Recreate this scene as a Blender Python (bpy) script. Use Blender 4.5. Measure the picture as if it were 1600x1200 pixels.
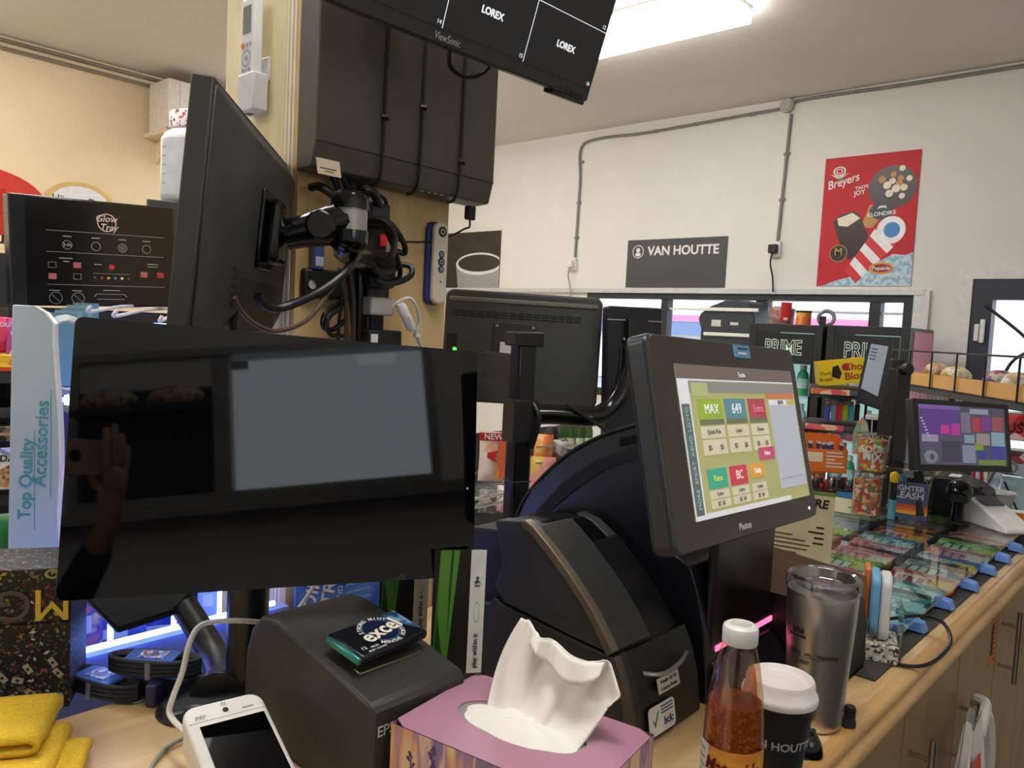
import bpy, bmesh, math, random
from math import sin, cos, pi, radians, sqrt, atan2
from mathutils import Vector, Matrix, Quaternion
random.seed(7)
for _o in list(bpy.data.objects): bpy.data.objects.remove(_o)
SC = bpy.context.scene
COL = SC.collection
V = Vector

# ------------------------------------------------------------------ camera
FPX = 1235.0
YAW, PITCH, ROLL = radians(42), radians(4.0), radians(2.86)
CAM = V((0, 0, 1.465))
FW = V((-sin(YAW)*cos(PITCH), cos(YAW)*cos(PITCH), -sin(PITCH)))
_r0 = V((cos(YAW), sin(YAW), 0)); _u0 = _r0.cross(FW)
CU = cos(ROLL)*_u0 - sin(ROLL)*_r0
CR = cos(ROLL)*_r0 + sin(ROLL)*_u0
_cd = bpy.data.cameras.new('camera'); cam = bpy.data.objects.new('camera', _cd); COL.objects.link(cam)
_m = Matrix((CR, CU, -FW)).transposed().to_4x4(); _m.translation = CAM
cam.matrix_world = _m
_cd.sensor_width = 36; _cd.lens = FPX/1600*36; _cd.clip_start = .02; _cd.clip_end = 200
SC.camera = cam

# ------------------------------------------------------------------ sky and exposure
W = bpy.data.worlds.new('overcast_sky'); SC.world = W; W.use_nodes = True
_bg = W.node_tree.nodes['Background']; _bg.inputs[0].default_value = (.90, .95, 1.0, 1); _bg.inputs[1].default_value = 3.0
SC.view_settings.view_transform = 'Standard'; SC.view_settings.look = 'None'
SC.view_settings.gamma = 1; SC.view_settings.use_curve_mapping = False
SC.view_settings.exposure = 0.05
LAMP = 17.5

# ------------------------------------------------------------------ measuring helpers
def ray(px, py): return FW + CR*((px-800)/FPX) - CU*((py-600)/FPX)
def P(px, py, d): return CAM + ray(px, py)*d
def onax(px, py, ax, v):
    r = ray(px, py); return CAM + r*((v-CAM[ax])/r[ax])
def PX(px, py, x): return onax(px, py, 0, x)
def PY(px, py, y): return onax(px, py, 1, y)
def PZ(px, py, z): return onax(px, py, 2, z)
def dep(p): return (p-CAM).dot(FW)
def frame(o, ex, n):
    """local x = ex, local -y = n (front), local z = up"""
    ex = V(ex).normalized(); n = V(n); n = (n - ex*n.dot(ex)).normalized(); up = ex.cross(-n)
    m = Matrix((ex, -n, up)).transposed().to_4x4(); m.translation = V(o); return m
def face(o, ang=None, off=0):
    """upright frame at o; front normal at compass angle ang (deg, 0 = +X, 90 = +Y) or towards the viewer + off"""
    o = V(o)
    if ang is None: ang = math.degrees(atan2(CAM.y-o.y, CAM.x-o.x)) + off
    a = radians(ang); n = V((cos(a), sin(a), 0)); return frame(o, V((-n.y, n.x, 0)), n)

# ------------------------------------------------------------------ materials
MATS = {}
def lin(c):
    if isinstance(c, str):
        c = c.lstrip('#'); c = [int(c[i:i+2], 16) for i in (0, 2, 4)]
    c = [x/255 for x in c]
    return tuple((x/12.92 if x <= .04045 else ((x+.055)/1.055)**2.4) for x in c) + (1,)
def nd(nt, t, **k):
    n = nt.nodes.new(t)
    for a, b in k.items():
        if a.startswith('i_'): n.inputs[a[2:].replace('_', ' ')].default_value = b
        else: setattr(n, a, b)
    return n
def M(name, col=(128, 128, 128), rough=.5, metal=0, var=.08, scale=30, bump=0, emit=0, ecol=None, trans=0, coat=0, spec=.5, ior=1.5):
    if name in MATS: return MATS[name]
    m = bpy.data.materials.new(name); m.use_nodes = True; nt = m.node_tree; b = nt.nodes['Principled BSDF']
    c = lin(col)
    tc = nd(nt, 'ShaderNodeTexCoord'); ns = nd(nt, 'ShaderNodeTexNoise', i_Scale=scale, i_Detail=3.0)
    nt.links.new(tc.outputs['Object'], ns.inputs['Vector'])
    rp = nd(nt, 'ShaderNodeValToRGB'); rp.color_ramp.elements[0].position = .3; rp.color_ramp.elements[1].position = .7
    rp.color_ramp.elements[0].color = tuple(max(0, x*(1-var)) for x in c[:3])+(1,)
    rp.color_ramp.elements[1].color = tuple(min(1, x*(1+var)) for x in c[:3])+(1,)
    nt.links.new(ns.outputs['Fac'], rp.inputs[0]); nt.links.new(rp.outputs[0], b.inputs['Base Color'])
    b.inputs['Roughness'].default_value = rough; b.inputs['Metallic'].default_value = metal
    b.inputs['Specular IOR Level'].default_value = spec; b.inputs['IOR'].default_value = ior
    if trans: b.inputs['Transmission Weight'].default_value = trans
    if coat: b.inputs['Coat Weight'].default_value = coat; b.inputs['Coat Roughness'].default_value = .05
    if emit:
        e = lin(ecol) if ecol else c
        b.inputs['Emission Color'].default_value = e; b.inputs['Emission Strength'].default_value = emit
    if bump:
        bp = nd(nt, 'ShaderNodeBump', i_Strength=bump, i_Distance=.002)
        nt.links.new(ns.outputs['Fac'], bp.inputs['Height']); nt.links.new(bp.outputs[0], b.inputs['Normal'])
    MATS[name] = m; return m
def Mclear(name, tint=(255, 255, 255), fres=1.45, rough=.02, add=0.0):
    """thin clear sheet: transparent with mirror-like gloss that grows at grazing angles"""
    if name in MATS: return MATS[name]
    m = bpy.data.materials.new(name); m.use_nodes = True; nt = m.node_tree; nt.nodes.remove(nt.nodes['Principled BSDF'])
    out = nt.nodes['Material Output']; t = nd(nt, 'ShaderNodeBsdfTransparent'); t.inputs[0].default_value = lin(tint)
    g = nd(nt, 'ShaderNodeBsdfGlossy'); g.inputs['Roughness'].default_value = rough
    f0 = ((fres-1)/(fres+1))**2*.8+add
    lw = nd(nt, 'ShaderNodeLayerWeight'); pw = nd(nt, 'ShaderNodeMath', operation='POWER'); pw.inputs[1].default_value = 5
    nt.links.new(lw.outputs['Facing'], pw.inputs[0])
    f = nd(nt, 'ShaderNodeMath', operation='MULTIPLY_ADD', use_clamp=True); f.inputs[1].default_value = 1-f0; f.inputs[2].default_value = f0
    nt.links.new(pw.outputs[0], f.inputs[0])
    mx = nd(nt, 'ShaderNodeMixShader'); nt.links.new(t.outputs[0], mx.inputs[1]); nt.links.new(g.outputs[0], mx.inputs[2])
    nt.links.new(f.outputs[0], mx.inputs[0])
    nt.links.new(mx.outputs[0], out.inputs[0]); MATS[name] = m; return m
def Mpal(name, pal, scale=40, stretch=(1, 1, 1), rough=.35, emit=0, vor=True, coat=0):
    """printed wrapper: patches of several inks"""
    if name in MATS: return MATS[name]
    m = bpy.data.materials.new(name); m.use_nodes = True; nt = m.node_tree; b = nt.nodes['Principled BSDF']
    tc = nd(nt, 'ShaderNodeTexCoord'); mp = nd(nt, 'ShaderNodeMapping'); mp.inputs['Scale'].default_value = stretch
    nt.links.new(tc.outputs['Object'], mp.inputs[0])
    rp = nd(nt, 'ShaderNodeValToRGB'); rp.color_ramp.interpolation = 'CONSTANT' if vor else 'LINEAR'
    if vor:
        vo = nd(nt, 'ShaderNodeTexVoronoi', i_Scale=scale); nt.links.new(mp.outputs[0], vo.inputs['Vector'])
        sp = nd(nt, 'ShaderNodeSeparateColor'); nt.links.new(vo.outputs['Color'], sp.inputs[0]); nt.links.new(sp.outputs[0], rp.inputs[0])
        lo, hi = 0, 1
    else:
        vo = nd(nt, 'ShaderNodeTexNoise', i_Scale=scale, i_Detail=2.0); nt.links.new(mp.outputs[0], vo.inputs['Vector']); nt.links.new(vo.outputs['Fac'], rp.inputs[0])
        lo, hi = .3, .7
    el = rp.color_ramp.elements
    while len(el) < len(pal): el.new(.5)
    for i, c in enumerate(pal):
        el[i].position = lo + (hi-lo)*i/len(pal)
    for i, c in enumerate(pal): el[i].color = lin(c)
    nt.links.new(rp.outputs[0], b.inputs['Base Color']); b.inputs['Roughness'].default_value = rough
    if coat: b.inputs['Coat Weight'].default_value = coat
    if emit: nt.links.new(rp.outputs[0], b.inputs['Emission Color']); b.inputs['Emission Strength'].default_value = emit
    MATS[name] = m; return m
def Mwood(name, a, b_, scale=(1, 14, 14), rough=.4, rings=3.0):
    if name in MATS: return MATS[name]
    m = bpy.data.materials.new(name); m.use_nodes = True; nt = m.node_tree; b = nt.nodes['Principled BSDF']
    tc = nd(nt, 'ShaderNodeTexCoord'); mp = nd(nt, 'ShaderNodeMapping'); mp.inputs['Scale'].default_value = scale
    nt.links.new(tc.outputs['Object'], mp.inputs[0])
    n1 = nd(nt, 'ShaderNodeTexNoise', i_Scale=1.2, i_Detail=4.0, i_Distortion=.6); nt.links.new(mp.outputs[0], n1.inputs['Vector'])
    mu = nd(nt, 'ShaderNodeMath', operation='MULTIPLY'); mu.inputs[1].default_value = rings; nt.links.new(n1.outputs['Fac'], mu.inputs[0])
    fr = nd(nt, 'ShaderNodeMath', operation='PINGPONG'); fr.inputs[1].default_value = .5; nt.links.new(mu.outputs[0], fr.inputs[0])
    n2 = nd(nt, 'ShaderNodeTexNoise', i_Scale=30.0, i_Detail=3.0); nt.links.new(mp.outputs[0], n2.inputs['Vector'])
    ad = nd(nt, 'ShaderNodeMath', operation='MULTIPLY_ADD'); ad.inputs[1].default_value = .35; nt.links.new(n2.outputs['Fac'], ad.inputs[0]); nt.links.new(fr.outputs[0], ad.inputs[2])
    rp = nd(nt, 'ShaderNodeValToRGB'); rp.color_ramp.elements[0].position = .15; rp.color_ramp.elements[1].position = .65
    rp.color_ramp.elements[0].color = lin(a); rp.color_ramp.elements[1].color = lin(b_)
    nt.links.new(ad.outputs[0], rp.inputs[0]); nt.links.new(rp.outputs[0], b.inputs['Base Color']); b.inputs['Roughness'].default_value = rough
    MATS[name] = m; return m

BLK = M('black_plastic', (22, 22, 24), .45, bump=.05, scale=400)
BLKG = M('black_gloss_plastic', (10, 10, 12), .15)
DARK = M('charcoal_plastic', (44, 44, 46), .5, bump=.05, scale=500)
GLS = M('black_screen_glass', (4, 4, 6), .03, var=.0, spec=.40)
WHT = M('white_plastic', (225, 224, 222), .4)
PAPER = M('white_paper', (232, 231, 228), .8)
INKB = M('black_ink', (20, 20, 22), .7); INKW = M('white_ink', (230, 230, 230), .7, emit=.0)
INKG = M('grey_ink', (150, 150, 150), .7); INKR = M('red_ink', (200, 40, 45), .6)
CHR = M('chrome', (200, 200, 200), .15, 1); STEEL = M('steel', (150, 150, 148), .35, 1)
RUB = M('cable_rubber', (12, 12, 13), .4)

# ------------------------------------------------------------------ mesh helpers
class MB:
    def __init__(s): s.v = []; s.f = []
    def add(s, vs, fs, m=None):
        k = len(s.v); s.v += [tuple(m @ V(p)) if m else tuple(p) for p in vs]; s.f += [tuple(i+k for i in f) for f in fs]; return s
    def box(s, x0, x1, y0, y1, z0, z1, m=None):
        v = [(x, y, z) for x in (x0, x1) for y in (y0, y1) for z in (z0, z1)]
        return s.add(v, [(0, 1, 3, 2), (4, 6, 7, 5), (0, 4, 5, 1), (2, 3, 7, 6), (0, 2, 6, 4), (1, 5, 7, 3)], m)
    def hexa(s, bot, top):
        """box from four bottom and four top corners (counter-clockwise from above)"""
        return s.add(list(bot)+list(top), [(3, 2, 1, 0), (4, 5, 6, 7), (0, 1, 5, 4), (1, 2, 6, 5), (2, 3, 7, 6), (3, 0, 4, 7)])
    def cyl(s, a, b, r, r2=None, n=16, cap=True):
        a, b = V(a), V(b); r2 = r if r2 is None else r2; d = (b-a).normalized()
        x = d.orthogonal().normalized(); y = d.cross(x)
        vs = [a+(x*cos(t)+y*sin(t))*r for t in [2*pi*i/n for i in range(n)]] + [b+(x*cos(t)+y*sin(t))*r2 for t in [2*pi*i/n for i in range(n)]]
        fs = [(i, (i+1) % n, n+(i+1) % n, n+i) for i in range(n)]
        if cap: fs += [tuple(range(n-1, -1, -1)), tuple(range(n, 2*n))]
        return s.add(vs, fs)
    def lathe(s, prof, n=32, o=(0, 0, 0), sx=1, sy=1, cap=True):
        vs = []; fs = []; o = V(o)
        for r, z in prof:
            vs += [o+V((r*cos(2*pi*i/n)*sx, r*sin(2*pi*i/n)*sy, z)) for i in range(n)]
        for k in range(len(prof)-1):
            fs += [(k*n+i, k*n+(i+1) % n, (k+1)*n+(i+1) % n, (k+1)*n+i) for i in range(n)]
        if cap: fs += [tuple(range(n-1, -1, -1)), tuple(range((len(prof)-1)*n, len(prof)*n))]
        return s.add(vs, fs)
    def tube(s, pts, r, n=8, smooth=6, closed=False):
        pts = [V(p) for p in pts]
        if smooth and len(pts) > 2:
            q = []; L = len(pts)
            rng = range(L if closed else L-1)
            for i in rng:
                g = lambda j: pts[j % L] if closed else pts[max(0, min(L-1, j))]
                p0, p1, p2, p3 = g(i-1), g(i), g(i+1), g(i+2)
                for k in range(smooth):
                    t = k/smooth
                    q.append(.5*((2*p1)+(p2-p0)*t+(2*p0-5*p1+4*p2-p3)*t*t+(3*p1-p0-3*p2+p3)*t**3))
            if not closed: q.append(pts[-1])
            pts = q
        L = len(pts); tan = []
        for i in range(L):
            a = pts[(i-1) % L] if closed or i > 0 else pts[0]; b = pts[(i+1) % L] if closed or i < L-1 else pts[-1]
            t = b-a; tan.append(t.normalized() if t.length > 1e-9 else V((0, 0, 1)))
        x = tan[0].orthogonal().normalized(); vs = []; fs = []
        for i in range(L):
            x = (x - tan[i]*x.dot(tan[i])); x = x.normalized() if x.length > 1e-6 else tan[i].orthogonal().normalized()
            y = tan[i].cross(x); rr = r[i] if isinstance(r, (list, tuple)) else r
            vs += [pts[i]+(x*cos(2*pi*k/n)+y*sin(2*pi*k/n))*rr for k in range(n)]
        for i in range(L if closed else L-1):
            j = (i+1) % L; fs += [(i*n+k, i*n+(k+1) % n, j*n+(k+1) % n, j*n+k) for k in range(n)]
        if not closed: fs += [tuple(range(n-1, -1, -1)), tuple(range((L-1)*n, L*n))]
        return s.add(vs, fs)
    def prism(s, outl, d0, d1, plane='xz'):
        """outline in a plane, extruded along the third axis from d0 to d1"""
        n = len(outl)
        def mk(a, b, d): return {'xz': (a, d, b), 'xy': (a, b, d), 'yz': (d, a, b)}[plane]
        vs = [mk(a, b, d0) for a, b in outl] + [mk(a, b, d1) for a, b in outl]
        return s.add(vs, [tuple(range(n-1, -1, -1)), tuple(range(n, 2*n))] + [(i, (i+1) % n, n+(i+1) % n, n+i) for i in range(n)])
    def grid(s, fn, nu, nv, close_u=False):
        vs = [fn(i/(nu-1 if not close_u else nu), j/(nv-1)) for i in range(nu) for j in range(nv)]
        fs = []
        for i in range(nu if close_u else nu-1):
            for j in range(nv-1):
                a = i*nv+j; b = ((i+1) % nu)*nv+j; fs.append((a, b, b+1, a+1))
        return s.add(vs, fs)
    def build(s, name, mat, parent=None, mtx=None, bevel=0, seg=2, smooth=True, ang=35, fix=True, solid=0, sub=0):
        me = bpy.data.meshes.new(name); me.from_pydata(s.v, [], s.f)
        if fix:
            bm = bmesh.new(); bm.from_mesh(me); bmesh.ops.recalc_face_normals(bm, faces=bm.faces); bm.to_mesh(me); bm.free()
        me.materials.append(mat)
        if smooth:
            me.shade_smooth(); me.set_sharp_from_angle(angle=radians(ang))
        else: me.shade_flat()
        o = bpy.data.objects.new(name, me); COL.objects.link(o)
        if parent: o.parent = parent
        if mtx is not None: o.matrix_local = mtx
        if solid:
            md = o.modifiers.new('thickness', 'SOLIDIFY'); md.thickness = solid; md.offset = 0
        if sub:
            md = o.modifiers.new('smooth', 'SUBSURF'); md.levels = sub; md.render_levels = sub
        if bevel:
            md = o.modifiers.new('edge', 'BEVEL'); md.width = bevel; md.segments = seg; md.limit_method = 'ANGLE'; md.angle_limit = radians(40)
        return o
def rrect(w, h, r, n=5, cx=0, cz=0):
    o = []
    for sx, sz, a0 in ((1, 1, 0), (-1, 1, 90), (-1, -1, 180), (1, -1, 270)):
        for k in range(n+1):
            a = radians(a0+90*k/n); o.append((cx+sx*(w/2-r)+r*cos(a), cz+sz*(h/2-r)+r*sin(a)))
    return o
def tag(o, label, cat, group=None):
    o['label'] = label; o['category'] = cat
    if group: o['group'] = group
    return o
def thing(name, label, cat, mtx=None, group=None):
    o = bpy.data.objects.new(name, None); COL.objects.link(o); o.empty_display_size = .05
    if mtx is not None: o.matrix_world = mtx
    return tag(o, label, cat, group)
def struct(o): o['kind'] = 'structure'; return o
def T(x, y, z): return Matrix.Translation((x, y, z))
def RX(a): return Matrix.Rotation(radians(a), 4, 'X')
def RY(a): return Matrix.Rotation(radians(a), 4, 'Y')
def RZ(a): return Matrix.Rotation(radians(a), 4, 'Z')
_tc = {}
def text(parent, s, x, z, size, mat, y=-.0006, align='CENTER', bold=0, shear=0, rot=0, name='lettering', mtx=None, sx=1, spacing=1, ext=.0002):
    """flat lettering in the local xz plane facing local -y, baseline-centred at (x, z)"""
    cu = bpy.data.curves.new('txt', 'FONT'); cu.body = s; cu.size = size; cu.align_x = align; cu.align_y = 'CENTER'
    cu.offset = bold*size; cu.shear = shear; cu.extrude = ext; cu.space_character = spacing; cu.resolution_u = 3
    ob = bpy.data.objects.new('txt', cu); me = bpy.data.meshes.new_from_object(ob); bpy.data.objects.remove(ob); bpy.data.curves.remove(cu)
    me.name = name; me.materials.clear(); me.materials.append(mat)
    o = bpy.data.objects.new(name, me); COL.objects.link(o); o.parent = parent
    o.matrix_local = (mtx if mtx is not None else T(x, y, z)) @ RY(-rot) @ Matrix.Diagonal((sx, 1, 1, 1)) @ RX(90)
    return o
def patch(parent, x0, x1, z0, z1, mat, y=-.0004, name='print', t=.0006, r=0):
    mb = MB()
    if r: mb.prism(rrect(x1-x0, z1-z0, r, 4, (x0+x1)/2, (z0+z1)/2), y, y+t)
    else: mb.box(x0, x1, y, y+t, z0, z1)
    return mb.build(name, mat, parent, smooth=False)
def disc(parent, x, z, r, mat, y=-.0004, name='print', n=24, sx=1, sz=1, t=.0006):
    return MB().prism([(x+r*sx*cos(2*pi*i/n), z+r*sz*sin(2*pi*i/n)) for i in range(n)], y, y+t).build(name, mat, parent, smooth=False)
def ring(parent, x, z, r, w, mat, y=-.0006, name='print', n=28, sx=1, sz=1):
    mb = MB(); vs = []; fs = []
    for i in range(n):
        a = 2*pi*i/n; vs += [(x+r*sx*cos(a), y, z+r*sz*sin(a)), (x+(r-w)*sx*cos(a), y, z+(r-w)*sz*sin(a))]
    for i in range(n):
        j = (i+1) % n; fs.append((2*i, 2*j, 2*j+1, 2*i+1))
    mb.add(vs, fs); return mb.build(name, mat, parent, smooth=False)
def arc_text(parent, s, cx, cz, r, a0, a1, size, mat, y=-.0008, inward=False):
    n = len(s)
    for i, ch in enumerate(s):
        if ch == ' ': continue
        a = radians(a0+(a1-a0)*i/max(1, n-1)); rot = math.degrees(a)-90 if not inward else math.degrees(a)+90
        text(parent, ch, cx+r*cos(a), cz+r*sin(a), size, mat, y, rot=rot, bold=.01)
def copy_tree(o, parent=None):
    c = o.copy(); COL.objects.link(c); c.parent = parent
    for ch in list(o.children): copy_tree(ch, c)
    return c
def lerp(a, b, t): return a+(b-a)*t
# ================================================================== the room
XL, XR, YB, YF, HC = -5.9, 1.15, 5.4, -2.7, 3.15
WALL = M('painted_wall', (222, 221, 216), .85, var=.02, scale=4, bump=.15)
CREAM = M('cream_painted_wall', (238, 216, 180), .85, var=.03, scale=4, bump=.15)
CEIL = M('painted_ceiling', (214, 208, 200), .9, var=.02, scale=3)
FLOOR = M('vinyl_floor', (196, 190, 180), .5, var=.15, scale=6)
FRAME = M('window_frame_dark', (38, 42, 50), .5); TRIM = M('white_trim', (222, 222, 218), .6)
PANE = Mclear('window_pane', (250, 253, 255))
struct(MB().box(XL-.1, XR+.1, YF-.1, YB+.1, -.1, 0).build('floor', FLOOR, smooth=False))
struct(MB().box(XL-.1, XR+.1, YF-.1, YB+.1, HC, HC+.1).build('ceiling', CEIL, smooth=False))
struct(MB().box(XL-.1, XL, YF, YB, 0, HC).build('wall_left', CREAM, smooth=False))
struct(MB().box(XL-.1, XR+.1, YF-.1, YF, 0, HC).build('wall_front', WALL, smooth=False))
# back wall with the window band and the door opening
wx0, wx1, wz0, wz1 = -4.05, -1.49, .95, 1.80
dx0, dx1, dz1 = -1.17, -.15, 1.90
mb = MB()
mb.box(XL, wx0, YB, YB+.12, 0, wz1).box(wx0, wx1, YB, YB+.12, 0, wz0)
mb.box(XL, dx0, YB, YB+.12, wz1, HC).box(dx0, dx1, YB, YB+.12, dz1, HC).box(dx1, XR, YB, YB+.12, 0, HC).box(wx1, dx0, YB, YB+.12, 0, wz1)
struct(mb.build('wall_back', WALL, smooth=False))
# right wall behind the till with a sliding window
sx, sy0, sy1, sz0, sz1 = XR, -.42, .86, 1.46, 2.02
mb = MB()
mb.box(sx, sx+.1, YF, sy0, 0, HC).box(sx, sx+.1, sy1, YB, 0, HC).box(sx, sx+.1, sy0, sy1, 0, sz0).box(sx, sx+.1, sy0, sy1, sz1, HC)
struct(mb.build('wall_right', WALL, smooth=False))
# window band in the back wall
w = struct(bpy.data.objects.new('window_1', None)); COL.objects.link(w)
fy0, fy1 = YB-.01, YB+.09
mb = MB().box(wx0, wx1, fy0, fy1, wz1-.045, wz1).box(wx0, wx1, fy0, fy1, wz0, wz0+.06).box(wx0, wx0+.06, fy0, fy1, wz0+.06, wz1-.045).box(wx1-.06, wx1, fy0, fy1, wz0+.06, wz1-.045)
mb.build('window_frame', FRAME, w, smooth=False)
for xc, hw in ((-3.3, .03), (-2.50, .045), (-1.725, .035)):
    MB().box(xc-hw, xc+hw, fy0+.01, fy1-.01, wz0, wz1).build('mullion', FRAME, w, smooth=False)
xs = [wx0+.06, -3.33, -3.27, -2.545, -2.455, -1.76, -1.69, wx1-.06]
for i in range(0, 8, 2):
    MB().box(xs[i], xs[i+1], YB+.035, YB+.041, wz0+.06, wz1-.045).build('pane', PANE, w, smooth=False)
    MB().box(xs[i], xs[i+1], YB+.02, YB+.06, 1.675, 1.690).build('transom_bar', TRIM, w, smooth=False)
struct(MB().box(XL, wx1+.06, YB-.03, YB, wz1, wz1+.035).build('trim_1', M('aluminium_trim', (198, 202, 206), .4, .3), smooth=False))
struct(MB().box(wx1, wx1+.09, YB-.025, YB, .9, wz1+.03).build('trim_2', TRIM, smooth=False))
# door
d = struct(bpy.data.objects.new('door_1', None)); COL.objects.link(d)
MB().box(dx0, dx0+.11, YB-.01, YB+.1, 0, dz1).box(dx1-.1, dx1, YB-.01, YB+.1, 0, dz1).box(dx0+.11, dx1-.1, YB-.01, YB+.1, dz1-.12, dz1).box(dx0+.11, dx1-.1, YB-.01, YB+.1, 0, .25).build('door_frame', M('door_frame_blue', (46, 52, 66), .5), d, smooth=False)
MB().box(dx0+.11, dx1-.1, YB+.04, YB+.046, .25, dz1-.12).build('pane', PANE, d, smooth=False)
MB().box(dx0+.03, dx0+.055, YB-.03, YB-.01, 1.53, 1.63).build('sensor', WHT, d, bevel=.004)
MB().box(dx0+.06, dx0+.085, YB-.035, YB-.01, 1.52, 1.66).build('sensor', WHT, d, bevel=.004)
MB().tube([(dx0+.08, YB-.03, 1.74), (dx0+.3, YB-.05, 1.56), (dx0+.42, YB-.05, 1.40), (dx0+.6, YB-.05, 1.1)], .009, 8).build('security_bar', BLK, d)
MB().tube([(dx0+.55, YB-.06, 1.56), (dx0+.32, YB-.06, 1.48), (dx0+.22, YB-.06, 1.36), (dx0+.2, YB-.06, 1.1)], .009, 8).build('security_bar', BLK, d)
struct(MB().box(dx0-.07, dx0, YB-.02, YB, 0, dz1).box(dx0-.07, dx1+.07, YB-.02, YB, dz1, dz1+.07).box(dx1, dx1+.07, YB-.02, YB, 0, dz1).build('trim_3', TRIM, smooth=False))
# sliding service window behind the till (mirrored in the dark monitor)
w = struct(bpy.data.objects.new('window_2', None)); COL.objects.link(w)
ALU = M('aluminium_frame', (150, 152, 150), .4, .6)
MB().box(sx-.02, sx+.08, sy0, sy1, sz1-.03, sz1).box(sx-.02, sx+.08, sy0, sy1, sz0, sz0+.03).box(sx-.02, sx+.08, sy0, sy0+.03, sz0+.03, sz1-.03).box(sx-.02, sx+.08, sy1-.03, sy1, sz0+.03, sz1-.03).build('window_frame', ALU, w, smooth=False)
MB().box(sx-.01, sx+.06, .06, .12, sz0, sz1).build('mullion', ALU, w, smooth=False)
MB().box(sx+.03, sx+.036, .12, sy1-.03, sz0+.03, sz1-.03).build('pane', PANE, w, smooth=False)
MB().box(sx+.05, sx+.056, sy0+.03, .06, sz0+.03, sz1-.03).build('pane', M('tinted_pane', (30, 31, 34), .3), w, smooth=False)
MB().box(sx-.035, sx-.01, .13, .19, sz1-.09, sz1-.06).build('latch', STEEL, w, bevel=.003)
struct(MB().box(sx-.10, sx, sy0-.1, sy1+.3, sz0-.05, sz0-.01).build('trim_4', ALU, smooth=False))
# grey blind over the upper part of the fixed pane, and a bread shelf under it
MB().box(sx-.006, sx+.04, sy0+.03, .06, 1.88, sz1-.03).build('blind', M('blind_grey', (206, 208, 206), .8), w, smooth=False)
t = thing('bread_ledge', 'thin dark ledge across the fixed pane behind the till', 'shelf', T(sx, -.16, 1.79)); MB().box(-.13, -.001, -.22, .21, -.012, 0).build('board', DARK, t, smooth=False); MB().box(-.13, -.125, -.22, .21, 0, .01).build('lip', DARK, t, smooth=False)
for k, yy in enumerate((-.27, -.05)):
    t = thing('bread_loaf', ['wrapped brown loaf nearer the front wall on the ledge behind the till', 'wrapped brown loaf nearer the sliding pane on the ledge behind the till'][k], 'bread', T(sx-.07, yy, 1.791))
    MB().grid(lambda a, b: (.045*cos(2*pi*a)*max(.1, sin(pi*b)**.4), (b-.5)*.19, .042+.04*sin(2*pi*a)*max(.1, sin(pi*b)**.4)), 20, 14, True).build('loaf', Mpal('loaf_wrap', [(150, 100, 50), (190, 150, 90), (220, 210, 190), (130, 80, 40)], 26, vor=False), t, fix=False, ang=80)
    MB().tube([(0, .09, .042), (0, .105, .05), (0, .118, .045)], .012, 8).build('bag_tail', Mclear('clear_wrap'), t)
# back counter unit below that window
t = thing('back_counter', 'long dark cupboard unit under the sliding service window', 'cabinet', T(XR-.25, 0, 0))
MB().box(-.2, .24, -2.2, 2.6, 0, .9).build('body', DARK, t, bevel=.004)
MB().box(-.22, .24, -2.22, 2.62, .9, .93).build('worktop', M('dark_laminate', (40, 38, 38), .4), t, bevel=.003)
# ceiling lamps: the one by the poster is seen, the others are added fill
LEDM = M('lamp_diffuser', (255, 252, 246), .5, emit=LAMP, ecol=(255, 252, 248), var=0)
LFR = M('lamp_housing', (225, 225, 225), .5)
def lamp(cx, cy, lab):
    t = thing('ceiling_or_fill_lamp', lab, 'lamp', T(cx, cy, HC), 'long ceiling lamps, seen and added')
    MB().box(-.6, .6, -.18, .18, -.02, 0).build('housing', LFR, t, smooth=False)
    MB().box(-.60, .60, -.18, .18, -.085, -.02).build('diffuser', LEDM, t, bevel=.006)
lamp(-2.53, 3.64, 'long bright ceiling lamp panel near the wall with the ice cream poster')
lamp(-4.75, 3.64, 'long unseen fill lamp panel added above the corner of the two walls')
lamp(-2.53, .70, 'long unseen fill lamp panel added above the plywood post')
lamp(-4.75, .70, 'long unseen fill lamp panel added above the snack shelves')
lamp(-.30, .55, 'long unseen fill lamp panel added above the cabinet fronts of the counter')
lamp(-2.53, -1.7, 'long unseen fill lamp panel added near the front wall')
# conduits
COND = M('grey_conduit', (128, 128, 124), .5, .3)
cz = 2.82/1
t = thing('conduit', 'thin grey conduit bending down the white wall to the plug', 'conduit', T(0, 0, 0), 'wall conduits')
pA = PY(910, 225, YB-.012); pAe = PY(1232, 168, YB-.012)
lowA = PY(898, 408, YB-.012)
MB().tube([pAe, pAe.lerp(pA, .33), pAe.lerp(pA, .66), pAe.lerp(pA, .9)+V((0, 0, .02)), pA+V((-.01, 0, -.03)), pA.lerp(lowA, .3), pA.lerp(lowA, .7), lowA], .011, 8).build('pipe', COND, t)
for q in (.15, .4, .6): 
    p = pAe.lerp(pA, q); MB().box(p.x-.02, p.x+.02, p.y-.004, p.y+.014, p.z-.012, p.z+.012).build('clip', COND, t, bevel=.002)
for q in (.15, .5, .8):
    p = pA.lerp(lowA, q); MB().box(p.x-.022, p.x+.022, p.y-.004, p.y+.014, p.z-.01, p.z+.01).build('clip', COND, t, bevel=.002)
t = thing('conduit', 'thin grey conduit dropping from the round junction box', 'conduit', T(0, 0, 0), 'wall conduits')
pB = PY(1236, 178, YB-.012); lowB = PY(1214, 383, YB-.012)
MB().tube([pB, pB.lerp(lowB, .5), lowB], .011, 8, smooth=2).build('pipe', COND, t)
for q in (.3, .65):
    p = pB.lerp(lowB, q); MB().box(p.x-.022, p.x+.022, p.y-.004, p.y+.014, p.z-.01, p.z+.01).build('clip', COND, t, bevel=.002)
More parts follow.
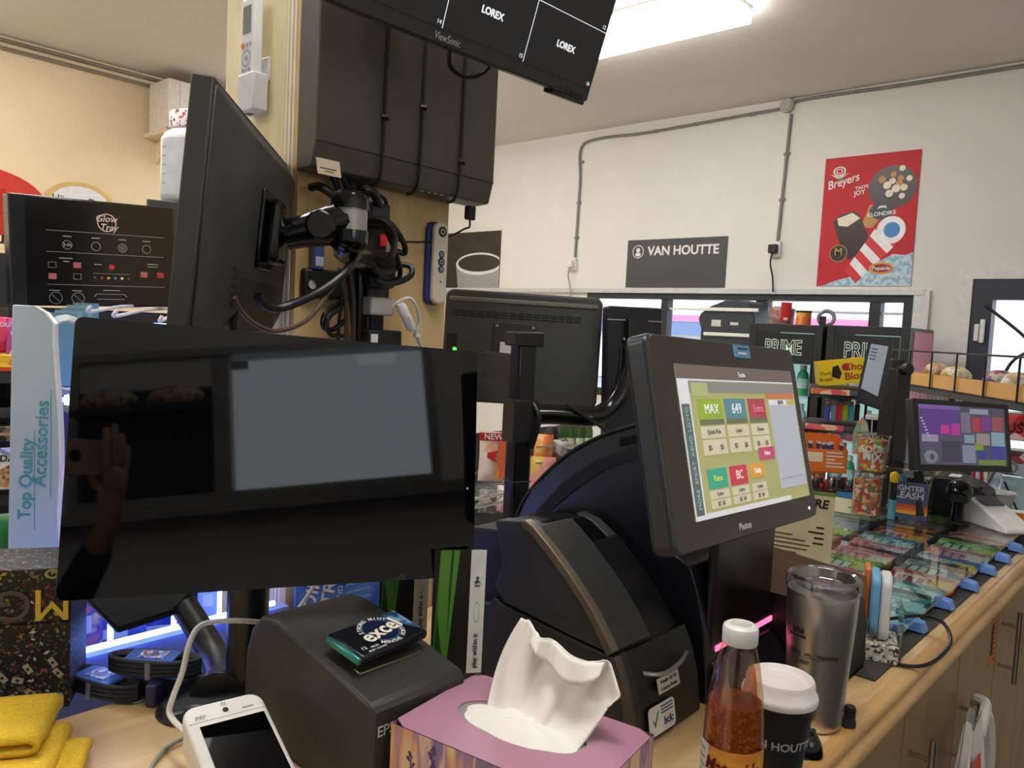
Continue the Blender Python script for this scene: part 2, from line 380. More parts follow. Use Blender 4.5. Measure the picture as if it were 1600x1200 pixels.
t = thing('conduit', 'thin grey conduit running along the top of the white wall', 'conduit', T(0, 0, 0), 'wall conduits')
pC = PY(1240, 160, YB-.012); pD = PY(1640, 96, YB-.012)
MB().tube([pC, pC.lerp(pD, .08)+V((0, 0, .01)), pC.lerp(pD, .5), pD], .011, 8).build('pipe', COND, t)
jb = PY(1232, 166, YB); t = thing('junction_box', 'round grey junction box high on the white wall', 'junction box', T(jb.x, YB, jb.z))
MB().cyl((0, -.035, 0), (0, 0, 0), .05, n=20).build('box', M('grey_box', (176, 174, 168), .5), t, bevel=.004)
MB().cyl((0, -.042, 0), (0, -.035, 0), .035, n=16).build('cover', M('grey_box', (176, 174, 168), .5), t)
def plug(p, lab, black):
    t = thing('wall_outlet', lab, 'outlet', T(p.x, YB, p.z))
    MB().box(-.04, .04, -.035, 0, -.055, .055).build('plate', WHT, t, bevel=.005)
    MB().box(-.03, .03, -.075, -.035, -.03, .03).build('plug', BLK if black else WHT, t, bevel=.005)
    e = V((.02, -.05, -.30))
    MB().tube([(0, -.06, -.03), (-.01, -.06, -.1), (.01, -.05, -.2), e], .006, 6).build('cord', RUB if black else M('grey_cord', (150, 150, 146), .5), t)
plug(PY(897, 413, YB), 'white outlet with a white plug at the end of the conduit', False)
plug(PY(1213, 390, YB), 'white outlet with a black plug and black cord', True)
t = thing('conduit', 'pair of thin conduits under the ceiling of the cream wall', 'conduit', T(0, 0, 0), 'wall conduits')
for dz in (0, -.05):
    MB().tube([(XL+.02, 0.2, HC-.03+dz), (XL+.02, 2.5, HC-.03+dz), (XL+.02, 5.2, HC-.03+dz)], .012, 8, smooth=2).build('pipe', M('steel_conduit', (150, 140, 126), .4, .5), t)
# outside
ASPH = M('asphalt', (150, 152, 156), .9)
o = MB().box(-40, 30, YB+.5, 60, -.12, -.02).build('car_park', ASPH, smooth=False); struct(o)
t = thing('forecourt_building', 'low white building with pink and blue fascia bands beyond the window', 'building', T(-8, 22, 0))
MB().box(-14, 14, 0, 4, 0, 1.55).build('wall', M('outside_white', (225, 226, 228), .8), t, smooth=False)
MB().box(-14.2, 14.2, -.3, 4.2, 1.55, 1.95).build('blue_fascia', M('fascia_blue', (110, 130, 170), .6), t, smooth=False)
MB().box(-14.2, 14.2, -.32, 4.2, 1.95, 2.15).build('pink_fascia', M('fascia_pink', (240, 130, 170), .6), t, smooth=False)
MB().box(-14.2, 14.2, -.3, 4.2, 2.15, 2.5).build('roof_edge', M('outside_white', (225, 226, 228), .8), t, smooth=False)
t = thing('parked_trailer', 'white trailer with blue stripe parked beyond the door glass', 'trailer', T(-1.6, 10, 0))
MB().box(-1.6, 2.6, 0, 2, .4, 2.0).build('body', M('outside_white', (225, 226, 228), .8), t, bevel=.03)
MB().box(.0, .55, -.01, 0, 1.55, 1.75).build('blue_panel', M('fascia_blue2', (90, 140, 200), .6), t, smooth=False)
MB().box(.55, 1.6, -.012, 0, 1.1, 1.45).build('grey_panel', M('panel_grey', (150, 155, 165), .6), t, smooth=False)
for wxx in (-.9, 1.8):
    MB().cyl((wxx, -.05, .38), (wxx, .25, .38), .38, n=20).build('wheel', BLK, t, bevel=.02)
# wall graphics
# VAN HOUTTE sign
a = PY(978, 449, YB); b = PY(1138, 369, YB); wd, ht = b.x-a.x, b.z-a.z
t = thing('wall_sign', 'dark grey coffee sign with white capitals on the white wall', 'sign', T((a.x+b.x)/2, YB-.008, (a.z+b.z)/2))
SLATE = M('slate_sign', (66, 68, 72), .5, var=.03)
MB().box(-wd/2, wd/2, 0, .008, -ht/2, ht/2).build('panel', SLATE, t, smooth=False)
text(t, 'VAN HOUTTE', .065, ht*.25, .098, INKW, bold=.026)
ring(t, -.335, ht*.25, .052, .006, INKW); disc(t, -.335, ht*.25+.012, .018, INKW, n=14); disc(t, -.335, ht*.25-.022, .026, INKW, n=14, sz=.6)
# coffee cup poster
a = PY(690, 452, YB); b = PY(784, 360, YB); wd, ht = b.x-a.x, b.z-a.z
t = thing('wall_poster', 'dark coffee poster with a white rimmed cup beside the plywood post', 'poster', T((a.x+b.x)/2, YB-.008, (a.z+b.z)/2))
MB().box(-wd/2, wd/2, 0, .008, -ht/2, ht/2).build('panel', Mpal('coffee_dark', [(34, 30, 30), (52, 46, 46), (40, 36, 36)], 3, vor=False, rough=.4), t, smooth=False)
MB().add([(-.19, -.0008, -.04), (wd/2, -.0008, -.04), (wd/2, -.0008, -ht/2), (-.15, -.0008, -ht/2)], [(0, 1, 2, 3)]).build('print', M('cup_side', (150, 150, 155), .5), t, smooth=False)
MB().prism([(min(wd/2-.004, .12+.31*cos(2*pi*i/40)), -.03+.31*.34*sin(2*pi*i/40)) for i in range(40)], -.0012, -.0009).build('cup_rim', M('cup_white', (215, 215, 215), .5), t, smooth=False); MB().prism([(min(wd/2-.004, .12+.28*cos(2*pi*i/40)), -.024+.28*.29*sin(2*pi*i/40)) for i in range(40)], -.0018, -.0013).build('coffee_surface', M('coffee_dark2', (48, 44, 44), .3), t, smooth=False)
# ice cream poster
a = PY(1276, 447, YB); b = PY(1441, 233, YB); wd, ht = b.x-a.x, b.z-a.z
t = thing('ice_cream_poster', 'tall red ice cream poster hanging on the white wall', 'poster', T((a.x+b.x)/2, YB-.006, (a.z+b.z)/2))
RED = M('poster_red', (190, 24, 40), .6, var=.06, scale=8)
MB().box(-wd/2, wd/2, 0, .004, -ht/2, ht/2).build('sheet', RED, t, smooth=False)
u = lambda x: (x-.5)*wd
v = lambda y: (.5-y)*ht
PB = dict(name='print')
MB().prism([(u(.0), v(1)), (u(1), v(1)), (u(1), v(.75)), (u(.92), v(.77)), (u(.8), v(.76)), (u(.62), v(.83)), (u(.5), v(.85)), (u(.36), v(.93)), (u(.2), v(.96)), (u(.08), v(.995))], -.0006, 0).build('ice_print', Mpal('ice_blue', [(170, 200, 215), (205, 222, 230), (140, 180, 205)], 30, vor=False), t, smooth=False)
CHOC = M('print_chocolate', (44, 24, 22), .35); WAF = M('print_wafer', (190, 140, 84), .5); CRM = M('print_cream', (232, 220, 200), .5)
MB().prism([(u(.52), v(.38)), (u(.72), v(.42)), (u(.56), v(.56)), (u(.44), v(.55))], -.0008, 0).build('cone_print', WAF, t, smooth=False)
disc(t, u(.74), v(.26), .14*1.0, CHOC, y=-.0012, sx=1.05, sz=.98); 
for k in range(12):
    an = k*2.4; rr = .02+.008*k
    disc(t, u(.77)+cos(an)*rr, v(.235)+sin(an)*rr*.9, .018+.012*random.random(), CRM if k % 3 else WAF, y=-.0016-.0001*k, n=10)
MB().prism([(u(.14), v(.50)), (u(.20), v(.45)), (u(.36), v(.42)), (u(.44), v(.48)), (u(.53), v(.62)), (u(.50), v(.72)), (u(.34), v(.80)), (u(.22), v(.66))], -.0010, 0).build('bar_print', CHOC, t, smooth=False)
MB().prism([(u(.18), v(.475)), (u(.34), v(.435)), (u(.43), v(.48)), (u(.30), v(.54)), (u(.2), v(.53))], -.0014, 0).build('bar_bite', CRM, t, smooth=False)
# striped popsicle
p0, p1 = V((u(.38), 0, v(.92))), V((u(.76), 0, v(.58))); ax = (p1-p0); L = ax.length; ax.normalize(); sd = V((ax.z, 0, -ax.x))
for k in range(7):
    a0, a1 = p0+ax*(L*k/7), p0+ax*(L*(k+1)/7); w0, w1 = .055+.035*k/7, .055+.035*(k+1)/7
    q = [a0+sd*w0-ax*.02, a0-sd*w0, a1-sd*w1, a1+sd*w1-ax*.02]
    MB().prism([(x.x, x.z) for x in q], -.0018-.0001*k, 0).build('stripe_print', M('print_white', (235, 235, 238), .4) if k % 2 else M('print_red', (210, 40, 48), .4), t, smooth=False)
disc(t, p1.x, p1.z, .088, M('print_white', (235, 235, 238), .4), y=-.0028); disc(t, p1.x+.005, p1.z, .05, M('print_blue', (60, 130, 200), .4), y=-.0032)
text(t, 'Breyers', u(.21), v(.19), .078, INKW, y=-.001, shear=.25, rot=14, bold=.012, sx=.85)
text(t, 'TASTE', u(.42), v(.245), .030, INKW, y=-.001, rot=8, bold=.02); text(t, 'JOY', u(.40), v(.285), .042, INKW, y=-.001, rot=8, bold=.02)
ring(t, u(.165), v(.107), .042, .011, INKW, y=-.001, sz=.75); ring(t, u(.165), v(.107), .022, .007, INKW, y=-.001, sz=.75)
MB().prism([(u(.06), v(.125)), (u(.165), v(.17)), (u(.27), v(.125)), (u(.165), v(.15))], -.0013, 0).build('heart_print', INKW, t, smooth=False)
MB().prism([(u(.15), v(.165)), (u(.2), v(.155)), (u(.22), v(.175)), (u(.17), v(.185))], -.0015, 0).build('leaf_print', M('print_green', (70, 140, 60), .5), t, smooth=False)
disc(t, u(.64), v(.435), .07, M('print_slate', (60, 70, 84), .5), y=-.0022, sz=.75); text(t, 'KLONDIKE', u(.65), v(.455), .036, INKW, y=-.0028, bold=.02, rot=4)
MB().prism([(u(.60), v(.42)), (u(.62), v(.395)), (u(.69), v(.395)), (u(.70), v(.42)), (u(.68), v(.41)), (u(.63), v(.41))], -.0028, -.0024).build('bear_print', INKW, t, smooth=False)
disc(t, u(.22), v(.745), .058, M('print_gold', (170, 140, 60), .4), y=-.0022); disc(t, u(.22), v(.745), .052, M('print_black', (24, 20, 18), .4), y=-.0027); text(t, 'M', u(.22), v(.735), .07, M('print_gold', (170, 140, 60), .4), y=-.0033, bold=.02)
disc(t, u(.69), v(.865), .075, M('print_orange', (226, 140, 40), .4), y=-.0035, sz=.5); disc(t, u(.69), v(.865), .062, M('print_darkred', (130, 24, 30), .4), y=-.004, sz=.42); text(t, 'Popsicle', u(.69), v(.866), .034, INKW, y=-.0046, bold=.02)
# signs on the cream wall
XW = XL+.02
a = PX(-60, 330, XW); r_ = (PX(66, 300, XW)-PX(-60, 300, XW)).length
fm = frame(PX(-34, 312, XW), (0, 1, 0), (1, 0, 0))
t = thing('wall_sign', 'big red oval chocolate wafer sign on the cream wall', 'sign', fm)
MB().prism([(r_*.86*cos(2*pi*i/40), r_*.48*sin(2*pi*i/40)) for i in range(40)], 0, .02).build('panel', M('sign_red', (206, 56, 40), .5), t)
MB().prism([(-.26+.32*cos(2*pi*i/30), -.02+.25*sin(2*pi*i/30)) for i in range(30)], -.001, 0).build('white_oval', INKW, t, smooth=False)
text(t, 'Kat', -.20, -.02, .26, M('sign_red', (206, 56, 40), .5), y=-.002, bold=.02, shear=.15)
fm = frame(PX(-12, 412, XW), (0, 1, 0), (1, 0, 0))
t = thing('wall_poster', 'cream cookie dough poster with purple band and yellow foot', 'poster', fm)
k = 5.9/1235*1.15
MB().box(-.5, .08, 0, .01, -.45, .48).build('panel', Mpal('cookie_print', [(236, 220, 190), (230, 206, 164), (60, 40, 36)], 9), t, smooth=False)
MB().box(-.5, .08, -.001, 0, -.13, .07).build('purple_band', M('band_purple', (120, 96, 160), .5), t, smooth=False)
MB().box(-.5, .08, -.001, 0, -.45, -.13).build('yellow_foot', M('foot_yellow', (226, 170, 40), .5), t, smooth=False)
text(t, 'Sou', -.02, .17, .12, INKB, y=-.001, bold=.02)
fm = frame(PX(126, 322, XW), (0, 1, 0), (1, 0, 0))
t = thing('wall_sign', 'small oval ice cream sign with gold rim behind the black tray box', 'sign', fm)
MB().prism([(.22*cos(2*pi*i/36), .16*sin(2*pi*i/36)) for i in range(36)], 0, .015).build('panel', M('sign_gold', (214, 180, 110), .4), t)
MB().prism([(.19*cos(2*pi*i/36), .13*sin(2*pi*i/36)) for i in range(36)], -.001, 0).build('white_oval', INKW, t, smooth=False)
text(t, 'Häagen-Dazs', 0, .03, .068, M('maroon_ink', (90, 40, 40), .6), y=-.002, bold=.015)
# ================================================================== counter
PLY = Mwood('birch_ply', (196, 160, 108), (226, 196, 148), (14, 1.6, 14), .35, 2.5)
PLYV = Mwood('birch_ply_upright', (204, 170, 116), (230, 204, 156), (5, 5, 1.0), .5, 2.2)
PLYP = Mwood('pale_ply_upright', (214, 196, 150), (236, 224, 188), (5, 5, 1.0), .55, 2.2)
CXB, CXF, CY0, CY1, CZ = -1.045, -.325, -.7, 2.80, .95
t = thing('shop_counter', 'long birch plywood counter top with rounded wooden edging', 'counter', T(0, 0, CZ))
MB().box(CXB, CXF-.02, CY0, CY1, -.04, 0).build('top_board', PLY, t, bevel=.002)
EDG = Mwood('edging_wood', (186, 140, 84), (222, 182, 122), (14, 1.4, 14), .3, 2)
mb = MB(); prof = [(-.02, .0), (-.012, .0), (-.004, -.004), (0, -.012), (-.003, -.02), (.004, -.026), (.008, -.036), (.004, -.046), (-.004, -.052), (-.02, -.052)]
mb.prism([(CXF+a, b) for a, b in prof], CY0, CY1).build('edge_moulding', EDG, t, ang=60)
MB().box(CXB+.02, CXF-.036, 1.27, CY1-.05, .0002, .003).build('rubber_mat', M('dark_mat', (62, 58, 56), .9, bump=.2, scale=300), t, smooth=False)
# cabinets below
CAB = Mwood('cabinet_ply', (132, 102, 58), (154, 122, 74), (8, 8, 1.0), .4, 1.2)
HAN = M('brushed_nickel', (176, 172, 164), .3, 1)
xf = CXF-.015
yb = [PX(1410, 1165, xf).y, PX(1496, 1070, xf).y]; step = yb[1]-yb[0]
edges = [yb[0]+step*k for k in range(-5, 5)]
labs = ['cabinet at the end of the counter by the front wall', 'cabinet below the yellow cloth end of the counter', 'cabinet below the card terminal', 'cabinet below the tissue box', 'cabinet door below the steel tumbler', 'cabinet below the open black carton', 'cabinet with an orange notice and a plastic bag on its handle', 'cabinet below the scratch ticket case', 'cabinet at the far end of the counter', '']
for i in range(len(edges)-1):
    y0, y1 = edges[i], edges[i+1]
    t = thing('base_cabinet', 'light wooden ' + labs[i], 'cabinet', T(0, y0, 0), 'cabinets under the counter')
    MB().box(CXB+.05, xf-.02, .001, y1-y0-.001, .08, CZ-.041).build('body', CAB, t, smooth=False)
    dr = MB().box(xf-.019, xf, .003, y1-y0-.003, .10, CZ-.062).build('door', CAB, t, bevel=.002)
    side = .045
    hz = {6: .70, 7: .785}.get(i, .74)
    MB().cyl((xf+.035, side, hz-.085), (xf+.035, side, hz+.085), .006, n=10).cyl((xf, side, hz-.05), (xf+.035, side, hz-.05), .004, n=8).cyl((xf, side, hz+.05), (xf+.035, side, hz+.05), .004, n=8).build('handle', HAN, dr)
# orange notice on a cabinet door
pn = PX(1551, 1003, xf); ph = PX(1551, 1045, xf)
t = thing('door_notice', 'small orange notice with black figures stuck on a cabinet door', 'notice', frame((xf+.0008, pn.y, pn.z), (0, 1, 0), (1, 0, 0)))
MB().box(-.027, .027, 0, .0006, -.055, .055).build('sheet', M('notice_orange', (214, 128, 40), .6), t, smooth=False)
MB().box(-.023, -.003, -.0005, 0, -.028, .045).build('print', INKB, t, smooth=False)
for k in range(8): MB().box(.004, .022, -.0005, 0, .04-.012*k, .044-.012*k).build('print', M('brown_ink', (90, 50, 20), .6), t, smooth=False)
# plastic bag on the handle
yb5 = edges[6]+.045
t = thing('plastic_bag', 'thin white plastic carrier bag with red print hanging from a bar handle', 'bag', T(xf+.035, yb5-.135, .69))
def bagf(u_, v_):
    a = 2*pi*u_; z = .10-.42*v_; s = .35+.65*min(1, v_*1.8)**.8
    w = .12*s*(1+.10*sin(7*a+2*v_)+.06*sin(13*a+5*v_)); dd = .028*s*(1+.15*sin(5*a+3*v_))
    return (dd*cos(a)+.012+.03*v_, w*sin(a)-.03*min(1, v_*3), z+.012*sin(3*a)*(1-v_))
BAGM = M('thin_white_film', (226, 222, 216), .3, var=.05, trans=.25)
MB().grid(bagf, 48, 26, True).build('bag_body', BAGM, t, fix=False, ang=70)
MB().tube([(.02, .03, .06), (.016, .08, .085), (.010, .12, .09), (-.010, .138, .085), (.004, .155, .05), (.012, .16, .0), (.016, .15, -.06)], [.010]*20+[.016]*17, 8).build('loop', BAGM, t)
MB().grid(lambda a, b: V(bagf(.87+.11*a, .10+.24*b))+V((.004, -.004, 0)), 8, 8).build('red_print', M('film_red', (214, 70, 60), .4), t, fix=False)
# ================================================================== plywood post
yp0, yp1, xp0, xp1 = .825, 1.205, -1.575, -1.30
t = thing('plywood_post', 'square plywood clad post rising from the counter to the ceiling', 'post', T((xp0+xp1)/2, (yp0+yp1)/2, 0))
cx, cy = (xp0+xp1)/2, (yp0+yp1)/2
MB().box(xp1-.018-cx, xp1-cx, yp0-cy, yp1-cy, 0, HC).build('front_sheet', PLYV, t, smooth=False)
MB().box(xp0-cx, xp1-.05-cx, yp0-.002-cy, yp0+.016-cy, 0, HC).build('side_sheet', PLYP, t, smooth=False)
MB().box(xp0-cx, xp1-.019-cx, yp0+.017-cy, yp1-.002-cy, 0, HC).build('core', PLYV, t, smooth=False)
STRIPE = [(232, 226, 208), (206, 186, 146), (236, 230, 214), (196, 172, 128)]
for k in range(5):
    MB().box(xp1-.05+.0064*k-cx, xp1-.05+.0064*(k+1)-cx, yp0-.001-cy, yp0+.004-cy, 0, HC).build('ply_edge', M('ply_edge_%d' % (k % 4), STRIPE[k % 4], .6), t, smooth=False)
for k in range(4):
    MB().box(xp1-.0175+.0044*k-cx, xp1-.0175+.0044*(k+1)-cx, yp1-cy, yp1+.002-cy, 0, HC).build('ply_edge', M('ply_brown_%d' % (k % 2), [(176, 132, 76), (222, 190, 136)][k % 2], .6), t, smooth=False)
# ================================================================== recorder on the post
RX0 = -1.22
a = PX(494, 217, RX0); b = PX(771, 296, RX0)
ya, yb_ = a.y, b.y; zt, zb, zbb = 2.20, a.z, 1.735
t = thing('video_recorder', 'wide dark grey recorder cabinet mounted high on the plywood post', 'recorder', T(RX0, ya, 1.73))
BRN = M('recorder_shell', (86, 78, 72), .42, bump=.04, scale=600)
prof = [(0, zt-1.73), (0, zb-1.73), (-.012, zbb-1.73), (-.062, zbb-1.73-.004), (-.062, zt-1.73)]
Wn = yb_-ya
MB().prism(prof, 0, Wn).build('shell', BRN, t, bevel=.003)
MB().box(-.08, -.062, .02, Wn-.1, .05, .4).build('wall_plate', BLK, t, smooth=False)
MB().box(-.0005, .0012, .001, Wn-.001, zb-1.73-.002, zb-1.73).build('seam', BLK, t, smooth=False)
for px in (595, 654, 717):
    yy = PX(px, 250, RX0).y-ya
    st = MB().tube([(.004, yy+.006, .47), (.004, yy+.002, .2), (.004, yy, .04), (-.008, yy, .0), (-.02, yy-.01, -.008)], .0032, 6).build('strap', RUB, t)
    MB().cyl((.004, yy-.004, .12 if px < 600 else (.16 if px < 700 else .075)), (.012, yy+.006, .12 if px < 600 else (.16 if px < 700 else .075)), .006, n=8).build('buckle', RUB, st)
lb = MB().box(-.0006, .0006, .006, .056, -.008+.0, .03).build('label_sticker', M('cream_label', (226, 206, 180), .6), t, mtx=T(-.0028, 0, 0) @ Matrix.Rotation(radians(-14), 4, 'Y'), smooth=False)
MB().box(.0006, .0009, .012, .046, .003, .005).build('print', INKB, lb, smooth=False)
lb2 = MB().box(.0006, .0009, .02, .04, -.002, -.0005).build('print', INKB, lb, smooth=False)
for k in range(4): MB().box(-.013, -.011, Wn*.56+.018*k, Wn*.56+.010+.018*k, .002, .004).build('status_light', INKG, t, smooth=False)
# usb lead hanging from the recorder
pu = PX(735, 322, RX0-.03)
t = thing('usb_lead', 'thin black lead with a moulded plug under the recorder', 'cable', T(*pu))
MB().box(-.008, .008, -.011, .011, -.03, 0).build('plug', BLK, t, bevel=.003)
e1 = PX(725, 358, RX0-.04)-pu; e2 = PX(690, 375, xp1+.01)-pu; e3 = PX(640, 378, xp1+.03)-pu; e4 = PX(606, 372, xp1+.04)-pu
MB().tube([(0, 0, -.03), (0, 0, -.045), e1, e2, e3, e4], .0022, 6).build('lead', RUB, t)
# ================================================================== hanging camera screen
HM = frame(PX(917, 170, -1.0), (0, -1, 0), (1, 0, 0))
pbr = PX(917, 160, -1.0)
exm = V((.035, 1, -.006)).normalized(); nm = V((.95, 0, -.31))
ul = 0.53
fm = frame(pbr, exm, nm)
t = thing('camera_monitor', 'flat wall screen showing a black grid of camera views, hanging above the recorder', 'monitor', fm)
BEZ = M('monitor_bezel', (38, 36, 36), .4)
Wm, Hm = .79, .465
MB().prism(rrect(Wm, Hm, .006, 3, -Wm/2, Hm/2), 0, .035).build('casing', BEZ, t, bevel=.003)
MB().box(-Wm+.008, -.006, -.0012, .002, .025, Hm-.012).build('screen', M('camera_screen', (16, 16, 18), .12, emit=.10, ecol=(60, 60, 66)), t, smooth=False)
LINE = M('screen_line', (220, 225, 230), .5, emit=.7)
x0, x1, z0, z1 = -Wm+.008, -.006, .025, Hm-.012
for k in (1, 2, 3): 
    xx = x1-(x1-x0)*k/4; patch(t, xx-.0006, xx+.0006, z0, z1, LINE, -.0018, 'grid_line')
for k in (1, 2, 3):
    zz = z0+(z1-z0)*k/4; patch(t, x0, x1, zz-.0006, zz+.0006, LINE, -.0018, 'grid_line')
for i in range(4):
    for j in range(4):
        xc, zc = x1-(x1-x0)*(i+.5)/4, z0+(z1-z0)*(j+.5)/4
        text(t, 'LOREX', xc, zc, .0165, LINE, y=-.002, bold=.035)
        text(t, str(16-i-4*j), xc+.088, z0+(z1-z0)*j/4+.008, .010, LINE, y=-.002)
text(t, 'ViewSonic', -.377, .012, .017, M('logo_grey', (170, 168, 165), .4), y=-.0012, sx=.8)
MB().box(-.10, -.004, .002, .03, -.008, .002).build('button_rail', BEZ, t, bevel=.003)
for k in range(5): MB().cyl((-.02-.016*k, -.002, .008), (-.02-.016*k, .003, .008), .0035, n=10).build('button', BLK, t)
MB().box(-Wm*.6, -Wm*.4, .035, .07, .1, .28).build('mount_plate', BLK, t, bevel=.004)
MB().tube([(-Wm*.5, .05, .2), (-Wm*.55, .18, .22), (-Wm*.55, .34, .24)], .016, 10).build('mount_arm', BLK, t)
MB().tube([(-.335, .045, .02), (-.32, .05, -.02), (-.28, .05, -.03), (-.24, .05, -.012), (-.22, .045, .03)], .004, 8).build('signal_cable', RUB, t)
# ================================================================== remotes
fm = face(PY(408, 130, yp0-.004), -90)
pa, pb = PY(385, 178, yp0-.004), PY(433, 92, yp0-.004); rw = pb.x-pa.x; 
t = thing('air_conditioner_remote', 'white air conditioner remote in its wall holder on the side of the post', 'remote control', fm)
h0 = pa.z-PY(408, 130, yp0).z
MB().box(-.030, .030, -.034, 0, -.062, .012).build('holder', M('holder_white', (208, 208, 210), .35), t, bevel=.005)
MB().box(-.03, .03, -.036, -.030, .0, .045, ).build('holder_back', M('holder_white', (208, 208, 210), .35), t, mtx=T(0, .033, 0), bevel=.002)
RW = M('remote_white', (224, 224, 226), .35)
rb = MB().prism(rrect(.046, .20, .008, 4, 0, .05), -.030, -.010).build('handset', RW, t, mtx=T(0, -.002, 0), bevel=.003)
MB().box(-.014, .014, -.0312, -.030, .085, .135).build('display', M('lcd_green_grey', (120, 130, 122), .2), rb, smooth=False)
disc(rb, -.013, .063, .006, M('button_orange', (214, 120, 50), .5), y=-.0316, name='power_button', n=14)
for k in range(2): disc(rb, .002+.012*k, .063, .004, M('button_grey', (150, 154, 170), .5), y=-.0316, name='button', n=10)
ring(rb, 0, .038, .016, .003, M('button_grey', (150, 154, 170), .5), y=-.0316, name='dial'); disc(rb, 0, .038, .005, M('button_grey', (150, 154, 170), .5), y=-.0316, name='button', n=12)
for i in range(3):
    for j in range(2): disc(rb, -.012+.012*i, .016-.011*j, .0035, M('button_blue_grey', (140, 146, 190), .5), y=-.0316, name='button', n=8)
MB().box(-.016, .002, -.026, -.012, -.0625, -.0615).build('slot', BLK, t, smooth=False)
pc = PX(674, 412, xp1); pt_ = PX(676, 346, xp1); pb = PX(670, 475, xp1)
t = thing('fan_remote', 'slim cream remote with blue side fixed to the front of the post', 'remote control', frame(pc+V((.001, 0, 0)), (0, 1, 0), (1, 0, 0)))
hh = (pt_-pb).length
MB().prism(rrect(.046, hh, .018, 6), -.012, 0).build('cradle', M('remote_blue', (40, 58, 128), .4), t, bevel=.003)
hd = MB().prism(rrect(.040, hh*.985, .017, 6, .004, 0), -.026, -.012).build('handset', M('remote_cream', (224, 214, 196), .4), t, bevel=.005, seg=3)
NAVY = M('button_navy', (40, 50, 90), .4)
disc(hd, .004, hh*.38, .0115, M('button_darknavy', (24, 26, 38), .4), y=-.0268, name='button'); ring(hd, .004, hh*.38, .006, .002, INKW, y=-.0275, name='button_mark')
for k, rr in ((.11, .008), (.02, .0095), (-.07, .008)): disc(hd, .004, hh*k, rr, NAVY, y=-.0268, name='button'); ring(hd, .004, hh*k, rr*.5, .0012, INKW, y=-.0275, name='button_mark')
disc(hd, .004, -hh*.22, .002, INKB, y=-.0268, name='indicator', n=8)
# ================================================================== side monitor on its arm
a = V((-.94, .476, 1.753)); ex = V((-.753, .658, 0)); 
nb = V((.652, .747, -.078))
ex = ex.normalized(); nb = (nb-ex*nb.dot(ex)).normalized(); upm = ex.cross(nb); upm = upm if upm.z > 0 else -upm
# local frame with the BACK facing local -y: x runs from near edge to far edge
fm = Matrix((ex, -nb, upm)).transposed().to_4x4()
if fm.to_3x3().determinant() < 0: fm = Matrix((-ex, -nb, upm)).transposed().to_4x4(); SGN = -1
else: SGN = 1
fm.translation = a
t = thing('desk_monitor', 'dark grey monitor turned away on an arm, seen from behind beside the post', 'monitor', fm)
MONG = M('monitor_grey', (58, 57, 55), .5, bump=.06, scale=500)
Wm, Hm = .535, .33
def sx_(x): return x*SGN
mb = MB()
o4 = lambda x0, x1, z0, z1, y: [(sx_(x0), y, z0), (sx_(x1), y, z0), (sx_(x1), y, z1), (sx_(x0), y, z1)]
MB().add(o4(0, Wm, -Hm, 0, .027)+o4(0, Wm, -Hm, 0, .0), [(3, 2, 1, 0), (0, 1, 5, 4), (1, 2, 6, 5), (2, 3, 7, 6), (3, 0, 4, 7), (4, 5, 6, 7)]).build('front_frame', MONG, t, bevel=.002)
MB().add(o4(.003, Wm-.003, -Hm+.003, -.003, 0)+o4(.075, Wm-.06, -Hm+.05, -.04, -.028), [(3, 2, 1, 0), (0, 1, 5, 4), (1, 2, 6, 5), (2, 3, 7, 6), (3, 0, 4, 7), (4, 5, 6, 7)]).build('back_shell', MONG, t, bevel=.006)
MB().box(min(sx_(.012), sx_(Wm-.012)), max(sx_(.012), sx_(Wm-.012)), .0268, .0285, -Hm+.012, -.012).build('screen', GLS, t, smooth=False)
# vesa plate and hinge
def bx(x0, x1, y0, y1, z0, z1): return MB().box(min(sx_(x0), sx_(x1)), max(sx_(x0), sx_(x1)), y0, y1, z0, z1)
vx, vz = .26, -.155
bx(vx-.055, vx+.055, -.034, -.028, vz-.06, vz+.06).build('mount_plate', BLKG, t, bevel=.003)
bx(vx-.03, vx+.05, -.055, -.034, vz-.05, vz+.05).build('mount_hub', BLKG, t, bevel=.012, seg=3)
mb = MB()
for k in range(5): mb.box(min(sx_(.08), sx_(.115)), max(sx_(.08), sx_(.115)), -.0305, -.028, -Hm+.055+.012*k, -Hm+.06+.012*k)
mb.build('vent', BLK, t, smooth=False)
bx(.13, .40, -.029, -.02, -Hm+.02, -Hm+.095).build('port_recess', BLK, t, smooth=False)
# joint: where the hub meets the arm
ctr = P(546, 345, 1.27)
ta = thing('swivel_mount', 'black monitor arm with a grey banded swivel joint bolted to the post', 'monitor arm', T(*ctr))
MB().lathe([(.0, .048), (.018, .047), (.027, .041), (.030, .033), (.030, .018)], 28, cap=False).build('joint_cap', BLKG, ta)
MB().lathe([(.0285, -.016), (.0285, .018)], 28).build('joint_band', M('joint_silver', (150, 148, 142), .4, .4), ta)
MB().lathe([(.0, -.052), (.02, -.05), (.029, -.042), (.031, -.034), (.031, -.016)], 28, cap=False).build('joint_base', BLKG, ta)
hub = t.matrix_world @ V((sx_(vx+.02), -.055, vz)) - ctr
d_ = hub.normalized(); q = hub
mb = MB(); s_ = V((0, 0, 1)).cross(d_).normalized()
for e_ in (0, 1): pass
mb.tube([(0, 0, 0), d_*.03, q*.75, q], [.03, .033, .026, .024], 12, smooth=0); 
mb.build('swivel_link', BLKG, ta)
MB().cyl(d_*.045-s_*.036, d_*.045+s_*.036, .024, n=20).build('pivot', BLKG, ta, bevel=.004)
pw = V((xp1+.002, PX(560, 420, xp1).y, PX(560, 400, xp1).z)) - ctr
MB().tube([(0, 0, -.03), (-.02, .01, -.045), V((pw.x+.05, pw.y, -.05)), V((pw.x, pw.y, -.05))], .022, 10, smooth=0).build('arm', BLKG, ta)
